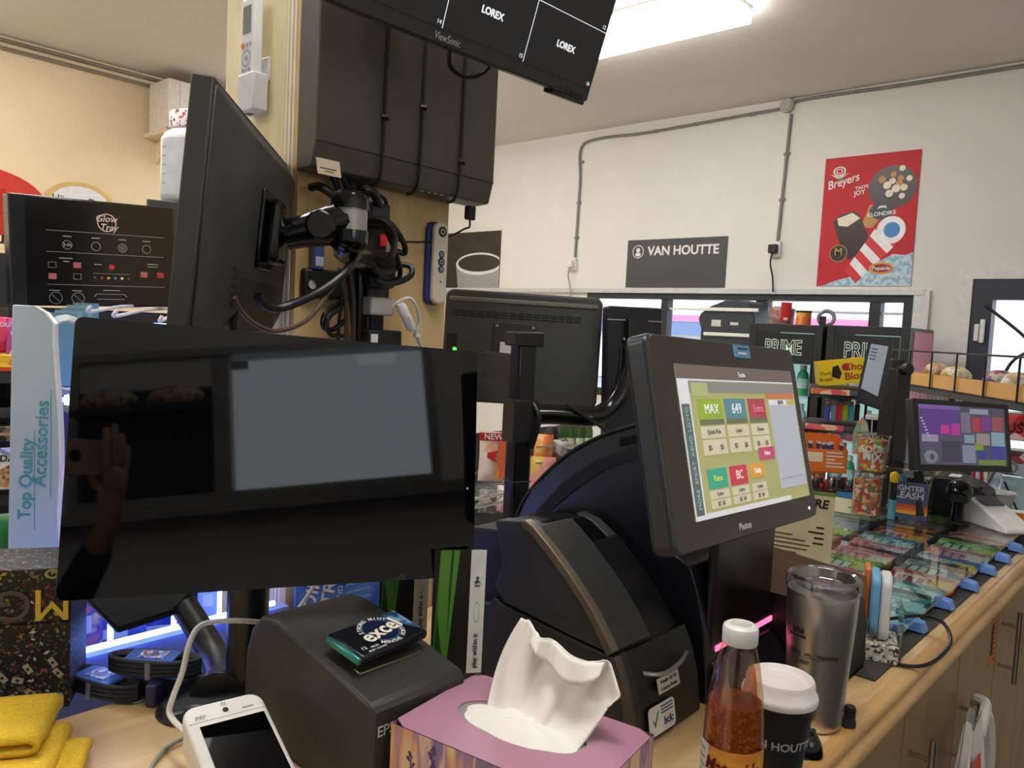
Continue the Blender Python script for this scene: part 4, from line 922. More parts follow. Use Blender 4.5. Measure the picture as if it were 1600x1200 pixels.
# touch screen
PH = frame(V((-.4665, .9804, 1.3379)), (-.009, .9994, -.0345), (.969, .0172, .2465))
t = thing('lottery_screen', 'tilted black touch screen showing green lottery game tiles', 'monitor', PH)
wd, ht = .42, .257
MB().prism(rrect(wd, ht, .014, 5), .001, .032).build('casing', M('screen_case', (40, 44, 50), .35), t, bevel=.006, seg=3)
MB().prism(rrect(wd-.006, ht-.006, .012, 5), -.001, .002).build('bezel', M('bezel_brown', (54, 47, 44), .25), t, smooth=False)
x0, x1, z0, z1 = -wd/2+.052, wd/2-.022, -ht/2+.034, ht/2-.036
EM = .34
def S(n_, c, e=EM): return M('display_'+n_, c, .25, emit=e, ecol=c, var=0)
scr = MB().box(x0, x1, -.0018, -.001, z0, z1).build('display', S('olive', (176, 174, 118)), t, smooth=False)
SW, SH = x1-x0, z1-z0
def sp(u0, u1, v0, v1, mat, y=-.0022, name='print'): return patch(scr, x0+SW*u0, x0+SW*u1, z1-SH*v1, z1-SH*v0, mat, y, name, .0004)
sp(0, 1, 0, .095, S('brown', (110, 98, 92))); sp(0, 1, .095, .105, S('white', (225, 225, 230)))
sp(0, .075, .105, 1, S('white', (225, 225, 230))); sp(.075*.1, .062, .26, .97, S('slate', (96, 106, 110)), -.0026)
sp(.075, 1, .11, .185, S('grey', (140, 138, 134))); sp(.09, .21, .12, .21, S('sage', (176, 184, 130)), -.0026)
sp(.70, .985, .185, .222, S('orange', (206, 120, 80)), -.0026)
tiles = [(.12, .30, .225, .40, (150, 176, 60)), (.325, .50, .225, .40, (90, 140, 150)), (.525, .68, .225, .40, (176, 70, 88))]
for (u0, u1, v0, v1, c) in tiles:
    sp(u0, u1, v0, v1, S('tile_%d' % c[0], c), -.0026, 'game_tile'); sp(u0, u1, v0+.14, v1, S('tile_foot', (110, 116, 90)), -.003)
    sp(u0, u1, .41, .49, S('cream', (214, 206, 180)), -.0026); sp(u0, u1, .50, .60, S('cream', (214, 206, 180)), -.0026)
sp(.555, .70, .585, .675, S('pinktile', (196, 80, 120)), -.003, 'game_tile')
tiles2 = [(.12, .265, .69, .82, (60, 170, 140)), (.29, .43, .69, .82, (200, 60, 80)), (.455, .585, .69, .79, (220, 160, 70))]
for (u0, u1, v0, v1, c) in tiles2:
    sp(u0, u1, v0, v1, S('tile_%d' % c[0], c), -.0026, 'game_tile'); sp(u0, u1, .83, .885, S('cream', (214, 206, 180)), -.0026); sp(u0, u1, .892, .945, S('cream', (214, 206, 180)), -.0026)
sp(.72, .985, .235, .905, S('paleblue', (186, 190, 204)), -.0026, 'ticket_panel'); sp(.72, .985, .235, .275, S('white', (225, 225, 230)), -.003); sp(.90, .98, .237, .273, S('mustard', (196, 176, 90)), -.0034); sp(.075, .8, .965, 1, S('white', (225, 225, 230)), -.0026)
DI = S('ink', (90, 86, 70), .1); WI = S('inkw', (240, 240, 240))
def stx(s_, u_, v_, sz, m_, bold=.0): text(scr, s_, x0+SW*u_, z1-SH*v_, sz*.8, m_, y=-.0036, bold=bold)
stx('Tactix', .5, .055, .011, WI)
stx('MAX', .215, .30, .022, WI); stx('649', .415, .30, .024, WI); stx('Extra', .605, .30, .018, S('pinkink', (230, 140, 150)))
for u_, s_ in ((.21, 'Quick Pick'), (.41, 'Lotto'), (.60, 'Bonus')): stx(s_, u_, .45, .010, DI)
for u_ in (.165, .255, .37, .455, .565, .64): stx('$5', u_, .555, .011, DI)
for u_ in (.19, .36, .52): stx('$2  $4', u_, .918, .009, DI); stx('Lotto', u_, .855, .009, DI)
stx('BC', .36, .755, .020, WI); stx('Keno', .19, .755, .013, S('yell', (230, 220, 90))); stx('Daily', .52, .745, .012, WI); stx('Poker', .63, .63, .010, WI)
for k, s_ in enumerate(('LOTTO', 'KENO', 'SPORT', 'MORE')): text(scr, s_, x0+SW*.035, z1-SH*(.36+.17*k), .009, S('mint', (150, 190, 170)), y=-.0034, rot=90)
stx('$0.00', .83, .255, .010, DI)
sp(.735, .97, .83, .832, DI, -.0034)
text(t, 'Photon', -.035, -ht/2+.015, .012, M('logo_white', (200, 200, 200), .4), y=-.0016, bold=.02)
disc(t, wd/2-.03, -ht/2+.016, .0022, M('led_white', (255, 255, 255), .4, emit=2), y=-.0016, name='power_light', n=10)
s = patch(t, .005, .055, ht/2-.0215, ht/2-.004, M('sticker_blue', (96, 150, 190), .4), -.0022, 'sticker', .001, .002)
for k in range(2): patch(s, .018, .048-.006*k, ht/2-.010-.007*k, ht/2-.0075-.007*k, M('sticker_ink', (40, 60, 110), .5) if k == 0 else INKW, -.0028, 'print')
MB().box(-.10, .08, .03, .10, -.09, .05).build('rear_mount', NVY, t, bevel=.012)
# ================================================================== tissue box
c0 = (V((-.64, .665, 0))+V((-.408, .701, 0))+V((-.376, .55, 0))+V((-.608, .515, 0)))/4
TH = .104
exb = V((.988, .151, 0)).normalized()
fm = frame((c0.x, c0.y, CZ), exb, (-exb.y*-1, -exb.x, 0))
t = thing('tissue_box', 'lavender printed tissue box with a white tissue pulled up through its oval opening', 'tissue box', fm)
hw, hd = .113, .076
LAV = M('lavender_card', (178, 128, 152), .4, var=.05, scale=10)
LSD = Mpal('lavender_side', [(226, 200, 160), (214, 160, 120), (150, 120, 170), (222, 190, 170), (130, 112, 160)], 3, (14, 14, 2.5), .45, vor=False)
MB().box(-hw, hw, -hd, hd, .0005, TH-.0008).build('carton', LSD, t)
o_ = t.children[0]
bm = bmesh.new(); bm.from_mesh(o_.data); fz = [f for f in bm.faces if f.normal.z > .9]; bmesh.ops.delete(bm, geom=fz, context='FACES'); bm.to_mesh(o_.data); bm.free()
N = 48; vs = []; fs = []
ec = (.015, .002); ea, eb = .076, .036
for i in range(N):
    a = 2*pi*i/N+pi/4+.01; ca, sa = cos(a), sin(a)
    k_ = min(hw/abs(ca) if abs(ca) > 1e-6 else 9, hd/abs(sa) if abs(sa) > 1e-6 else 9)
    vs += [(ca*k_, sa*k_, TH), (ec[0]-.02+ea*ca, ec[1]+eb*sa, TH), (ec[0]-.02+ea*ca, ec[1]+eb*sa, TH-.002)]
for i in range(N):
    j = (i+1) % N; fs += [(3*i, 3*j, 3*j+1, 3*i+1), (3*i+1, 3*j+1, 3*j+2, 3*i+2)]
vs += [(-hw, -hd, TH), (hw, -hd, TH), (hw, hd, TH), (-hw, hd, TH)]
MB().add(vs, fs).build('top_panel', LAV, t, smooth=False)
MB().prism([(ec[0]-.02+.082*cos(2*pi*i/32), ec[1]+.042*sin(2*pi*i/32)) for i in range(32)], TH-.03, TH-.0022, plane='xy').build('inner_film', M('film_grey', (150, 146, 140), .4), t, smooth=False)
LVF = M('sprig_purple', (84, 70, 120), .6); 
random.seed(3)
for xs_, zt_, n_ in ((-.085, .080, 10), (-.058, .096, 16), (-.038, .07, 8), (-.012, .085, 12), (.005, .07, 9), (.05, .085, 12), (.085, .075, 10)):
    mb = MB()
    for k in range(n_*3):
        x_ = xs_+random.uniform(-.004, .004); z_ = zt_-k*.0018*1.1; r_ = random.uniform(.0012, .0026)
        mb.prism([(x_+r_*cos(a), z_+r_*sin(a)) for a in (0, 1.3, 2.5, 3.8, 5)], -hd-.0004, -hd)
    mb.box(xs_-.0006, xs_+.0006, -hd-.0003, -hd, .005, zt_)
    mb.build('lavender_sprig', LVF, t, smooth=False)
# the pulled tissue
inv = t.matrix_world.inverted()
topc = [(815, 968), (826, 966), (836, 980), (858, 992), (885, 1008), (915, 1021), (938, 1017), (952, 1030), (963, 1068), (950, 1088)]
botc = [(776, 1092), (790, 1098), (804, 1104), (818, 1112), (832, 1122), (846, 1132), (860, 1143), (872, 1153), (884, 1162), (890, 1168)]
db0, db1 = .90, .80
def cr(L, u_):
    k = u_*(len(L)-1); i = min(int(k), len(L)-2); f = k-i; return (lerp(L[i][0], L[i+1][0], f), lerp(L[i][1], L[i+1][1], f))
def tis(u_, v_):
    b = cr(topc, u_); bow = sin(pi*v_)
    B = t.matrix_world @ V((lerp(-.058, .060, u_), lerp(.016, -.004, u_)+.004*sin(9*u_), TH-.008))
    dB = dep(B); Tp = P(b[0], b[1], dB+lerp(.012, .03, u_)); p = B.lerp(Tp, v_) + CR*(-.006*bow*(1-u_)+.006*bow*u_)
    k = v_**.6
    d = k*(.010*sin(u_*17+1.5)*(1-.3*v_) + .005*sin(u_*31+v_*3) + .010*sin(v_*3.2+u_*2)*v_)
    if v_ > .82 and u_ > .25: d -= (v_-.82)*.08
    return inv @ (p + FW*d)
TIS = M('tissue_paper', (238, 234, 226), .9, var=.02, trans=.0)
ts = MB().grid(tis, 60, 26).build('tissue', TIS, t, fix=False, ang=80, solid=.0012)
# folded-back top edge of the tissue and the loose bed in the opening
def fold(u_, v_):
    p = V(tis(.22+.45*u_, 1)); return p + V((.003*sin(8*u_), -.002-.010*v_, -.024*v_*sin(pi*(.15+.7*u_))))
MB().grid(fold, 24, 6).build('tissue_fold', TIS, ts, fix=False, ang=80, solid=.001)
def bed(u_, v_):
    a = 2*pi*u_; r = v_; x, y = ec[0]-.02+.075*r*cos(a), ec[1]+.035*r*sin(a)
    return (x, y, TH-.004+.012*(1-r**2)+.003*sin(6*a+4*r)*r*(1-r)*3)
MB().grid(bed, 40, 10, True).build('tissue_bed', TIS, t, fix=False, ang=80)
# ================================================================== sauce bottle, cup, tumbler
pb = P(1149, 1100, .845)
t = thing('sauce_bottle', 'glass bottle of orange pepper sauce with a white cap', 'bottle', face((pb.x, pb.y, CZ), off=-10))
H = .215
gl = [(.0, .002), (.028, .001), (.0315, .006), (.0318, .04), (.0318, .095), (.031, .115), (.0285, .138), (.0245, .162), (.0205, .182), (.0178, .192), (.0178, .206)]
MB().lathe(gl, 40, cap=False).build('glass', Mclear('bottle_glass', (246, 226, 206), 1.5, .03, .07), t, ang=60)
MB().lathe([(.0, .004), (.0296, .004), (.0298, .095), (.029, .115), (.0277, .132), (.0, .1335)], 36, cap=False).build('sauce', Mpal('pepper_sauce', [(136, 74, 26), (160, 94, 36), (116, 58, 18), (178, 114, 52)], 160, vor=False, rough=.3), t, ang=50)
def smear(u_, v_):
    a = radians(-60+130*u_); z = .134+.05*v_*(.6+.4*sin(9*u_)); r = lerp(.0276, .019, (z-.134)/.05)-.0006; return (r*sin(a), -r*cos(a), z)
MB().grid(smear, 20, 6).build('sauce_smear', Mclear('sauce_film', (214, 150, 110), 1.3, .4, .22), t, fix=False)
MB().lathe([(.0, H), (.015, H), (.0178, H-.002), (.0186, H-.005), (.0186, H-.019), (.0176, H-.021), (.0, H-.021)], 32, cap=False).build('cap', M('cap_white', (224, 226, 224), .35), t, bevel=.001)
MB().lathe([(.0, H+.0004), (.010, H+.0004), (.0105, H+.0006), (.0112, H)], 28, cap=False).build('cap_emblem', M('cap_pale', (206, 206, 196), .4), t)
wrapband(t, .002, .089, .0323, .0323, -38, 110, Mpal('label_orange', [(222, 140, 50), (236, 170, 70), (210, 110, 40)], 20, vor=False, rough=.4), 'front_label')
wrapband(t, .002, .089, .0323, .0323, -95, -38, PAPER, 'side_label')
for k in range(7): wrapband(t, .08-.009*k, .082-.009*k, .0326, .0326, -78, -45, INKG, 'print', 8)
MAR = M('maroon_script', (140, 36, 40), .5)
wraptext(t, "Matouk's", .070, .021, MAR, .0326, 10, .02, .2, .78)
wraptext(t, 'Hot Pepper Sauce', .053, .0095, INKW, .0326, 14, .02, 0, .85); wraptext(t, 'Sauce de Piment', .042, .0105, INKW, .0326, 12, .02, 0, .85); wraptext(t, 'Fort', .030, .0105, INKW, .0326, 8, .02)
pb = P(1216, 1110, .925)
t = thing('coffee_cup', 'black paper coffee cup with a white lid beside the sauce bottle', 'cup', face((pb.x, pb.y, CZ), off=0))
MB().lathe([(.0, .001), (.028, .001), (.0285, .004), (.0400, .108), (.0, .108)], 40, cap=False).build('cup_body', M('cup_black', (24, 22, 24), .5), t, ang=40)
LID = M('lid_white', (222, 214, 210), .4)
MB().lathe([(.0, .121), (.026, .121), (.031, .1205), (.0335, .1215), (.0352, .126), (.037, .127), (.0385, .124), (.0395, .113), (.042, .111), (.0432, .107), (.0425, .102), (.0405, .101)], 44, cap=False).build('lid', LID, t, ang=50)
wraptext(t, 'VAN HOUTTE', .058, .0135, INKW, .0283, 10, .025, 0, 1, .0402, .108, .0345)
wrapband(t, .008, .027, .0298, .0318, -5, 50, PAPER, 'barcode_label')
for k in range(12): wrapband(t, .009, .022, .0301+.0002, .0316, 2+3.6*k, 2+3.6*k+(1.4 if k % 3 else 2.2), INKB, 'barcode_bar', 2)
pb = PZ(1270, 1135, CZ)
t = thing('steel_tumbler', 'tall brushed steel tumbler with a clear lid on the counter edge', 'tumbler', face((pb.x-.004, pb.y+.01, CZ), off=0))
STB = M('brushed_steel', (214, 208, 202), .34, 1, var=.05, scale=200)
MB().lathe([(.0, .002), (.033, .0015), (.036, .006), (.0362, .012), (.0445, .15), (.046, .182), (.0452, .186), (.043, .186), (.042, .178), (.0, .178)], 48, cap=False).build('steel_body', STB, t, ang=50)
CLR = Mclear('clear_lid', (226, 230, 234), 1.5, .06, .16)
MB().lathe([(.0, .190), (.034, .190), (.0375, .193), (.039, .204), (.0415, .206), (.0475, .204), (.0485, .198), (.0478, .188), (.046, .184), (.043, .186)], 48, cap=False).build('clear_lid', CLR, t, ang=60)
MB().tube([(.043*cos(2*pi*i/32), .043*sin(2*pi*i/32), .205) for i in range(32)], .0022, 8, smooth=0, closed=True).build('lid_rim', CLR, t)
MB().box(-.014, .014, -.03, .005, .191, .197).build('slider', CLR, t, bevel=.003)
wrapband(t, .128, .131, .0437, .0438, -58, -22, INKB, 'swoosh')
wraptext(t, 'aha', .138, .013, INKB, .0440, -38, .02, .3); wraptext(t, 'Lights  on   meeting', .108, .0085, INKB, .0424, -12, .01, .3); wraptext(t, '1300', .096, .0085, INKB, .0416, -28, .01, .2)
wrapband(t, .1025, .1032, .0422, .0422, -50, 12, INKB, 'print_line'); wrapband(t, .082, .0826, .0408, .0408, -20, 6, INKG, 'print_line'); wraptext(t, 'm i', .078, .006, INKG, .0406, -10)
pm = PZ(1252, 1180, CZ)
t = thing('computer_mouse', 'small black rounded mouse between the cup and the tumbler', 'mouse', T(pm.x-.01, pm.y+.012, CZ))
MB().grid(lambda u_, v_: (.032*sin(pi/2*v_)*cos(2*pi*u_), .024*sin(pi/2*v_)*sin(2*pi*u_), .034*cos(pi/2*v_)), 28, 10, True).build('shell', BLKG, t, ang=80)
MB().cyl((.012, 0, .027), (.020, 0, .030), .004, n=10).build('wheel', DARK, t)
pm = PZ(1326, 1136, CZ)
t = thing('small_dongle', 'tiny dark ridged plug lying beside the steel tumbler', 'plug', face((pm.x, pm.y, CZ), off=20))
MB().box(-.008, .008, -.006, .006, 0, .012).build('body', DARK, t, bevel=.002)
MB().cyl((0, 0, .012), (0, 0, .03), .007, n=10).build('knob', BLK, t, bevel=.0015)
for k in range(3): MB().lathe([(.0078, .014+.005*k), (.0078, .0165+.005*k)], 12).build('ridge', DARK, t)
# ================================================================== open black carton and sign card behind the tumbler
ZG = .985
kb = PZ(1348, 1043, CZ+.003)
t = thing('display_carton', 'open black cardboard counter carton with a brown inner flap behind the tumbler', 'carton', T(kb.x, kb.y, CZ+.003))
CARD = M('carton_black', (20, 18, 18), .5); CARDB = M('carton_brown', (92, 62, 44), .7)
cw, cl = .20, .082
MB().prism([(-cl, 0), (0, 0), (0, .075), (-.02, .115), (-.045, .135), (-cl, .135)], -.004, 0, plane='yz').build('end_wall', CARD, t, smooth=False)
MB().prism([(-cl, 0), (0, 0), (0, .075), (-.02, .115), (-.045, .135), (-cl, .135)], -cw-.004, -cw, plane='yz').build('end_wall', CARD, t, smooth=False)
MB().box(-cw, 0, -cl-.004, -cl, 0, .11).build('rear_wall', CARD, t, smooth=False)
MB().box(-cw, 0, 0, .004, 0, .075).build('front_wall', CARD, t, smooth=False)
MB().box(-cw, 0, -cl, 0, 0, .004).build('bottom', CARD, t, smooth=False)
MB().add([(-cw, .004, .07), (-.004, .004, .07), (-.02, .045, .135), (-cw, .045, .15)], [(0, 1, 2, 3)]).build('flap', CARDB, t, solid=.003, smooth=False)
# sign card
pc = P(1246, 880, 1.62)
t = thing('price_card', 'tall beige price card with black print standing behind the open carton', 'sign', face(pc, off=-8))
MB().box(-.070, .062, 0, .002, -.03, .152).build('sheet', M('card_beige', (206, 188, 152), .6), t, smooth=False)
MB().box(-.070, .062, -.0005, 0, .146, .152).build('green_edge', M('card_green', (90, 130, 50), .6), t, smooth=False)
text(t, 'HERE', .022, .128, .024, INKB, y=-.001, bold=.03, shear=.15)
for k, w_ in enumerate((.015, .03, .018, .02)): MB().box(.046-w_, .046, -.0005, 0, .078-.011*k, .0815-.011*k).build('print', INKB, t, smooth=False)
for k, w_ in enumerate((.05, .075, .085, .08, .06, .08, .085)): MB().box(-.064, -.064+w_, -.0005, 0, .056-.009*k, .0585-.009*k).build('print', M('brown_print', (80, 66, 50), .6), t, smooth=False)
MB().box(.02, .048, -.0005, 0, .004, .009).build('print', INKB, t, smooth=False)
# blue and white blister stand
pv = PZ(1366, 1030, CZ+.003)
t = thing('accessory_stand', 'clear accessory stand with a blue and white rounded case next to the black carton', 'display stand', face((pv.x+.004, pv.y+.03, CZ+.003), 20))
MB().box(-.04, .04, -.02, .03, 0, .03).build('base', Mpal('stand_print', [(214, 210, 196), (190, 186, 172), (60, 60, 58)], 220), t, bevel=.002)
MB().prism(rrect(.06, .11, .02, 6, 0, .085), -.004, .012).build('white_case', WHT, t, bevel=.004)
MB().prism(rrect(.066, .105, .022, 6, 0, .09), .013, .028).build('blue_case', M('case_blue', (110, 176, 214), .4), t, bevel=.004)
MB().box(-.02, .03, .029, .036, .06, .145).build('orange_card', M('card_orange', (226, 120, 50), .5), t, smooth=False)
MB().box(-.042, .042, -.024, -.022, 0, .09).build('clear_front', Mclear('clear_sheet'), t, smooth=False)
# ================================================================== scratch ticket case
gx0, gx1, gy0, gy1 = -1.0, -.374, 1.40, 2.78
t = thing('ticket_case', 'low glass counter case full of scratch tickets', 'display case', T((gx0+gx1)/2, gy0, CZ+.003))
cxm = (gx0+gx1)/2; zg = ZG-CZ-.003
GLT = Mclear('case_glass', (236, 246, 248), 1.45, .015)
MB().box(gx0-cxm, gx1-cxm, 0, gy1-gy0, zg-.005, zg).build('glass_top', GLT, t, smooth=False)
MB().box(gx0-cxm, gx1-cxm-.02, .0, gy1-gy0, 0, .003).build('tray', M('tray_dark', (40, 40, 44), .6), t, smooth=False)
MB().box(gx1-cxm-.07, gx1-cxm-.002, -.012, .05, 0, zg-.006).build('lock_block', BLK, t, bevel=.003)
MB().cyl((gx1-cxm-.02, -.016, .013), (gx1-cxm-.02, -.012, .013), .006, n=14).build('lock', STEEL, t)
for k in range(1, 5): MB().box(gx0-cxm, gx1-cxm-.02, k*.2985+.006, k*.2985+.0095, .003, zg-.006).build('divider', M('divider_grey', (70, 74, 80), .4), t, smooth=False)
for k in range(1, 4): MB().box(gx0-cxm+k*.156-.002, gx0-cxm+k*.156+.002, .003, gy1-gy0-.003, .003, zg-.008).build('divider', M('divider_grey', (70, 74, 80), .4), t, smooth=False)
CLB = M('clip_blue', (110, 150, 226), .4)
for px, py in ((1432, 973), (1476, 939), (1516, 911), (1544, 887), (1568, 869), (1588, 853)):
    c = PZ(px, py, ZG-.016); MB().hexa([(-.016, -.016, -.012), (.018, -.012, -.014), (.018, .014, -.014), (-.016, .014, -.012)], [(-.016, -.016, .009), (.012, -.012, .003), (.012, .014, .003), (-.016, .014, .009)]).build('price_clip', CLB, t, mtx=T(c.x-cxm, c.y-gy0, c.z-CZ-.003), bevel=.002)
PALS = [('red and yellow', [(200, 60, 50), (232, 180, 70), (236, 210, 190), (180, 50, 60), (230, 120, 60)]),
        ('teal and white', [(60, 140, 140), (190, 220, 220), (90, 170, 170), (230, 236, 230), (40, 90, 100)]),
        ('purple and blue', [(120, 70, 150), (90, 110, 190), (190, 150, 210), (60, 60, 120), (150, 190, 230)]),
        ('lime green', [(140, 180, 60), (210, 220, 120), (70, 120, 50), (230, 230, 200), (100, 150, 60)]),
        ('orange and brown', [(220, 130, 50), (150, 80, 40), (236, 190, 120), (110, 60, 30), (230, 160, 80)]),
        ('blue and yellow', [(60, 110, 190), (236, 210, 80), (120, 170, 220), (240, 240, 230), (40, 70, 140)]),
        ('pink and cream', [(220, 110, 140), (240, 220, 200), (190, 70, 100), (230, 170, 180), (250, 240, 220)]),
        ('grey and silver', [(130, 130, 128), (190, 190, 188), (80, 84, 90), (220, 216, 200), (150, 110, 90)])]
def tk(i): return Mpal('ticket_print_%d' % i, PALS[i][1], 46, (1, 1, 1), .3)
random.seed(11)
TB_ = []
for i in range(len(PALS)):
    def mk(i=i):
        t = thing('scratch_ticket', PALS[i][0] + ' scratch ticket lying in the glass case', 'ticket', None, PALS[i][0] + ' scratch tickets in the case')
        MB().box(-.066, .066, -.044, .044, 0, .006).build('ticket', tk(i), t, smooth=False)
        MB().box(-.060, .060, .022, .038, .006, .0065).build('title_band', M('band_%d' % i, PALS[i][1][0], .4), t, smooth=False)
        MB().box(-.052, .012, -.034, .012, .006, .0066).build('scratch_panel', M('panel_%d' % i, PALS[i][1][2], .35), t, smooth=False)
        for k in range(3): MB().box(-.046+.020*k, -.032+.020*k, -.028, .004, .0066, .0071).build('symbol', M('sym_%d' % i, PALS[i][1][3], .35), t, smooth=False)
        MB().box(.020, .058, -.036, .014, .006, .0066).build('price_spot', M('spot_%d' % i, PALS[i][1][1], .35), t, smooth=False)
        return t
    TB_.append(mk)
protos = {}
order = [0, 1, 5, 3, 1, 2, 0, 4, 6, 0, 3, 7, 2, 4, 6, 0, 3, 5, 7, 1, 4, 2, 6, 3]
row = 0; yk = gy0+.058
while yk < gy1-.05:
    for c_ in range(4):
        i = order[(row*5+c_*3+row//3) % len(order)]
        if row == 0 and c_ == 3: i = 5
        if row in (1, 2) and c_ == 3: i = 1
        m = T(gx0+.078+.156*c_+random.uniform(-.004, .004), yk, CZ+.0065) @ RZ(random.uniform(-3, 3)) @ RX(6)
        if i not in protos: protos[i] = TB_[i](); o = protos[i]
        else: o = copy_tree(protos[i])
        o.matrix_world = m @ T(0, 0, .0058)
    yk += .0995; row += 1
# black cable loop over the counter edge
w = [PZ(1333, 1020, CZ+.005), PZ(1375, 1030, CZ+.005), PZ(1420, 1041, CZ+.005), PZ(1455, 1036, CZ+.008), PZ(1482, 1012, CZ+.02), PZ(1484, 990, CZ+.032), PZ(1468, 969, CZ+.042), PZ(1435, 962, ZG+.004), PZ(1383, 968, ZG+.004)]
t = thing('charging_cable', 'black cable looping from the open carton over the counter edge', 'cable', T(*w[0]))
MB().tube([p-w[0] for p in w], .0032, 8).build('sheath', RUB, t)
# ================================================================== goods standing on the glass
def base(px, py, z=ZG): return PZ(px, py, z)
def at(px, py, d): return P(px, py, d)
def size(px, d): return px*d/FPX
# lighter leash jar
b = base(1420, 806); d = dep(b)
t = thing('leash_jar', 'clear square jar with a blue lighter leash label', 'jar', face(b, off=-6))
jw, jh = size(66, d), size(78, d)
MB().prism(rrect(jw, jw, .012, 4), 0, jh, plane='xy').build('jar_wall', Mclear('jar_plastic', (244, 246, 246), 1.45, .03, .03), t, ang=40)
MB().prism(rrect(jw*1.06, jw*1.06, .012, 4), jh*.9, jh, plane='xy').build('jar_rim', Mclear('jar_plastic2', (226, 228, 228), 1.5, .05, .1), t, bevel=.003)
lb = MB().box(-jw*.38, jw*.42, -jw*.53, -jw*.51, .004, jh*.74).build('label', Mpal('leash_label', [(70, 84, 120), (80, 96, 130)], 6, vor=False), t, smooth=False)
for k, c in enumerate(((214, 90, 40), (232, 130, 40), (240, 180, 60))): MB().box(-jw*.38, jw*.42, -jw*.535, -jw*.53, jh*(.24-.06*k), jh*(.30-.06*k)).build('stripe', M('sunset_%d' % k, c, .5), lb, smooth=False)
text(lb, 'LIGHTER', 0, jh*.62, .021, INKW, y=-jw*.537, bold=.01); text(lb, 'LEASH', .004, jh*.48, .026, INKW, y=-jw*.537, bold=.01)
LC = [(230, 190, 50), (90, 170, 190), (40, 42, 46), (200, 60, 50), (214, 210, 200), (60, 120, 170)]
random.seed(5)
for k in range(10):
    a = k*2.1; MB().cyl((.025*cos(a), .025*sin(a), .006), (.03*cos(a+.5), .03*sin(a+.5), jh*.8), .009, n=8).build('lighter_sleeve', M('sleeve_%d' % (k % 6), LC[k % 6], .4), t)
# hanging leashes beside the jar
for (x, y, c, lab) in ((1392, 745, (232, 190, 40), 'lighter leash with a yellow head clipped to the jar rim'), (1440, 765, (190, 40, 40), 'lighter leash with red sleeve and paper tag on the jar')):
    b2 = at(x, y+70, d-.05); t = thing('lighter_leash', lab, 'lighter', face((b2.x, b2.y, ZG)))
    MB().cyl((0, 0, .0), (0, 0, .055), .010, n=12).build('sleeve', M('leash_sleeve_%d' % c[0], c if c[1] < 100 else (90, 150, 180), .4), t, bevel=.002)
    MB().cyl((0, 0, .055), (0, 0, .10), .009, n=12).build('body', BLK, t)
    MB().lathe([(.0, .135), (.010, .13), (.013, .12), (.010, .105), (.0, .10)], 14, cap=False).build('head', M('leash_head_%d' % c[0], c, .4) if c[1] > 100 else CHR, t)
    if c[1] < 100: MB().box(-.03, .0, -.014, -.013, .085, .105).build('paper_tag', M('tag_cream', (220, 196, 160), .7), t, mtx=RY(-35) @ T(0, 0, .0), smooth=False)
# price stand
b = base(1322, 803); t = thing('price_stand', 'small cream price card in a clear stand on the glass', 'sign', face(b, off=-10))
MB().box(-.036, .036, 0, .002, .002, .044).build('card', M('card_cream', (244, 236, 196), .6, emit=.0), t, smooth=False)
MB().box(-.038, .038, -.002, -.001, 0, .046).build('clear_holder', Mclear('clear_sheet'), t, smooth=False)
MB().box(.004, .024, -.0005, 0, .018, .022).build('print', INKG, t, smooth=False)
# candy tubs
CANDY = Mpal('gummy_mix', [(226, 90, 70), (236, 200, 80), (120, 180, 80), (240, 236, 220), (232, 140, 60), (210, 60, 80)], 105)
CANDY2 = Mpal('gummy_mix_red', [(190, 60, 60), (226, 180, 120), (120, 110, 70), (236, 210, 190), (200, 110, 60)], 105)
TUB = Mclear('tub_plastic', (238, 240, 238), 1.45, .04, .05)
def tub(px, py, wpx, hpx, z, d, lab, cand, words):
    b = P(px, py, d); b.z = b.z if z is None else z
    t = thing('candy_tub', lab, 'tub', face(b))
    r, h = size(wpx, d)/2, size(hpx, d)
    MB().lathe([(0, .0), (r*.88, .0), (r*.9, .004), (r*.97, h*.9), (r*1.02, h*.92)], 28, cap=False).build('tub_wall', TUB, t, ang=50)
    random.seed(int(px)); mb = MB()
    MB().lathe([(0, .003), (r*.84, .003), (r*.9, h*.84), (r*.5, h*.87), (0, h*.86)], 24, cap=False).build('candy', cand, t, ang=50)
    MB().lathe([(0, h), (r*.96, h), (r*1.06, h*.985), (r*1.07, h*.92), (r*1.0, h*.915)], 28, cap=False).build('lid', Mclear('tub_lid', (220, 222, 220), 1.5, .08, .25), t, ang=40)
    for k, (s_, zz, sz) in enumerate(words): wraptext(t, s_, h*zz, sz, INKW, r*.99, 0, .02)
    return t
t0 = tub(1352, 803, 46, 66, None, 2.16, 'lower clear tub of mixed sour candy', CANDY2, [])
t1 = tub(1361, 735, 47, 58, None, 2.17, 'upper clear tub of sour candy mix with white print', CANDY, [('SOUR', .60, .024), ('MIX', .40, .028)])
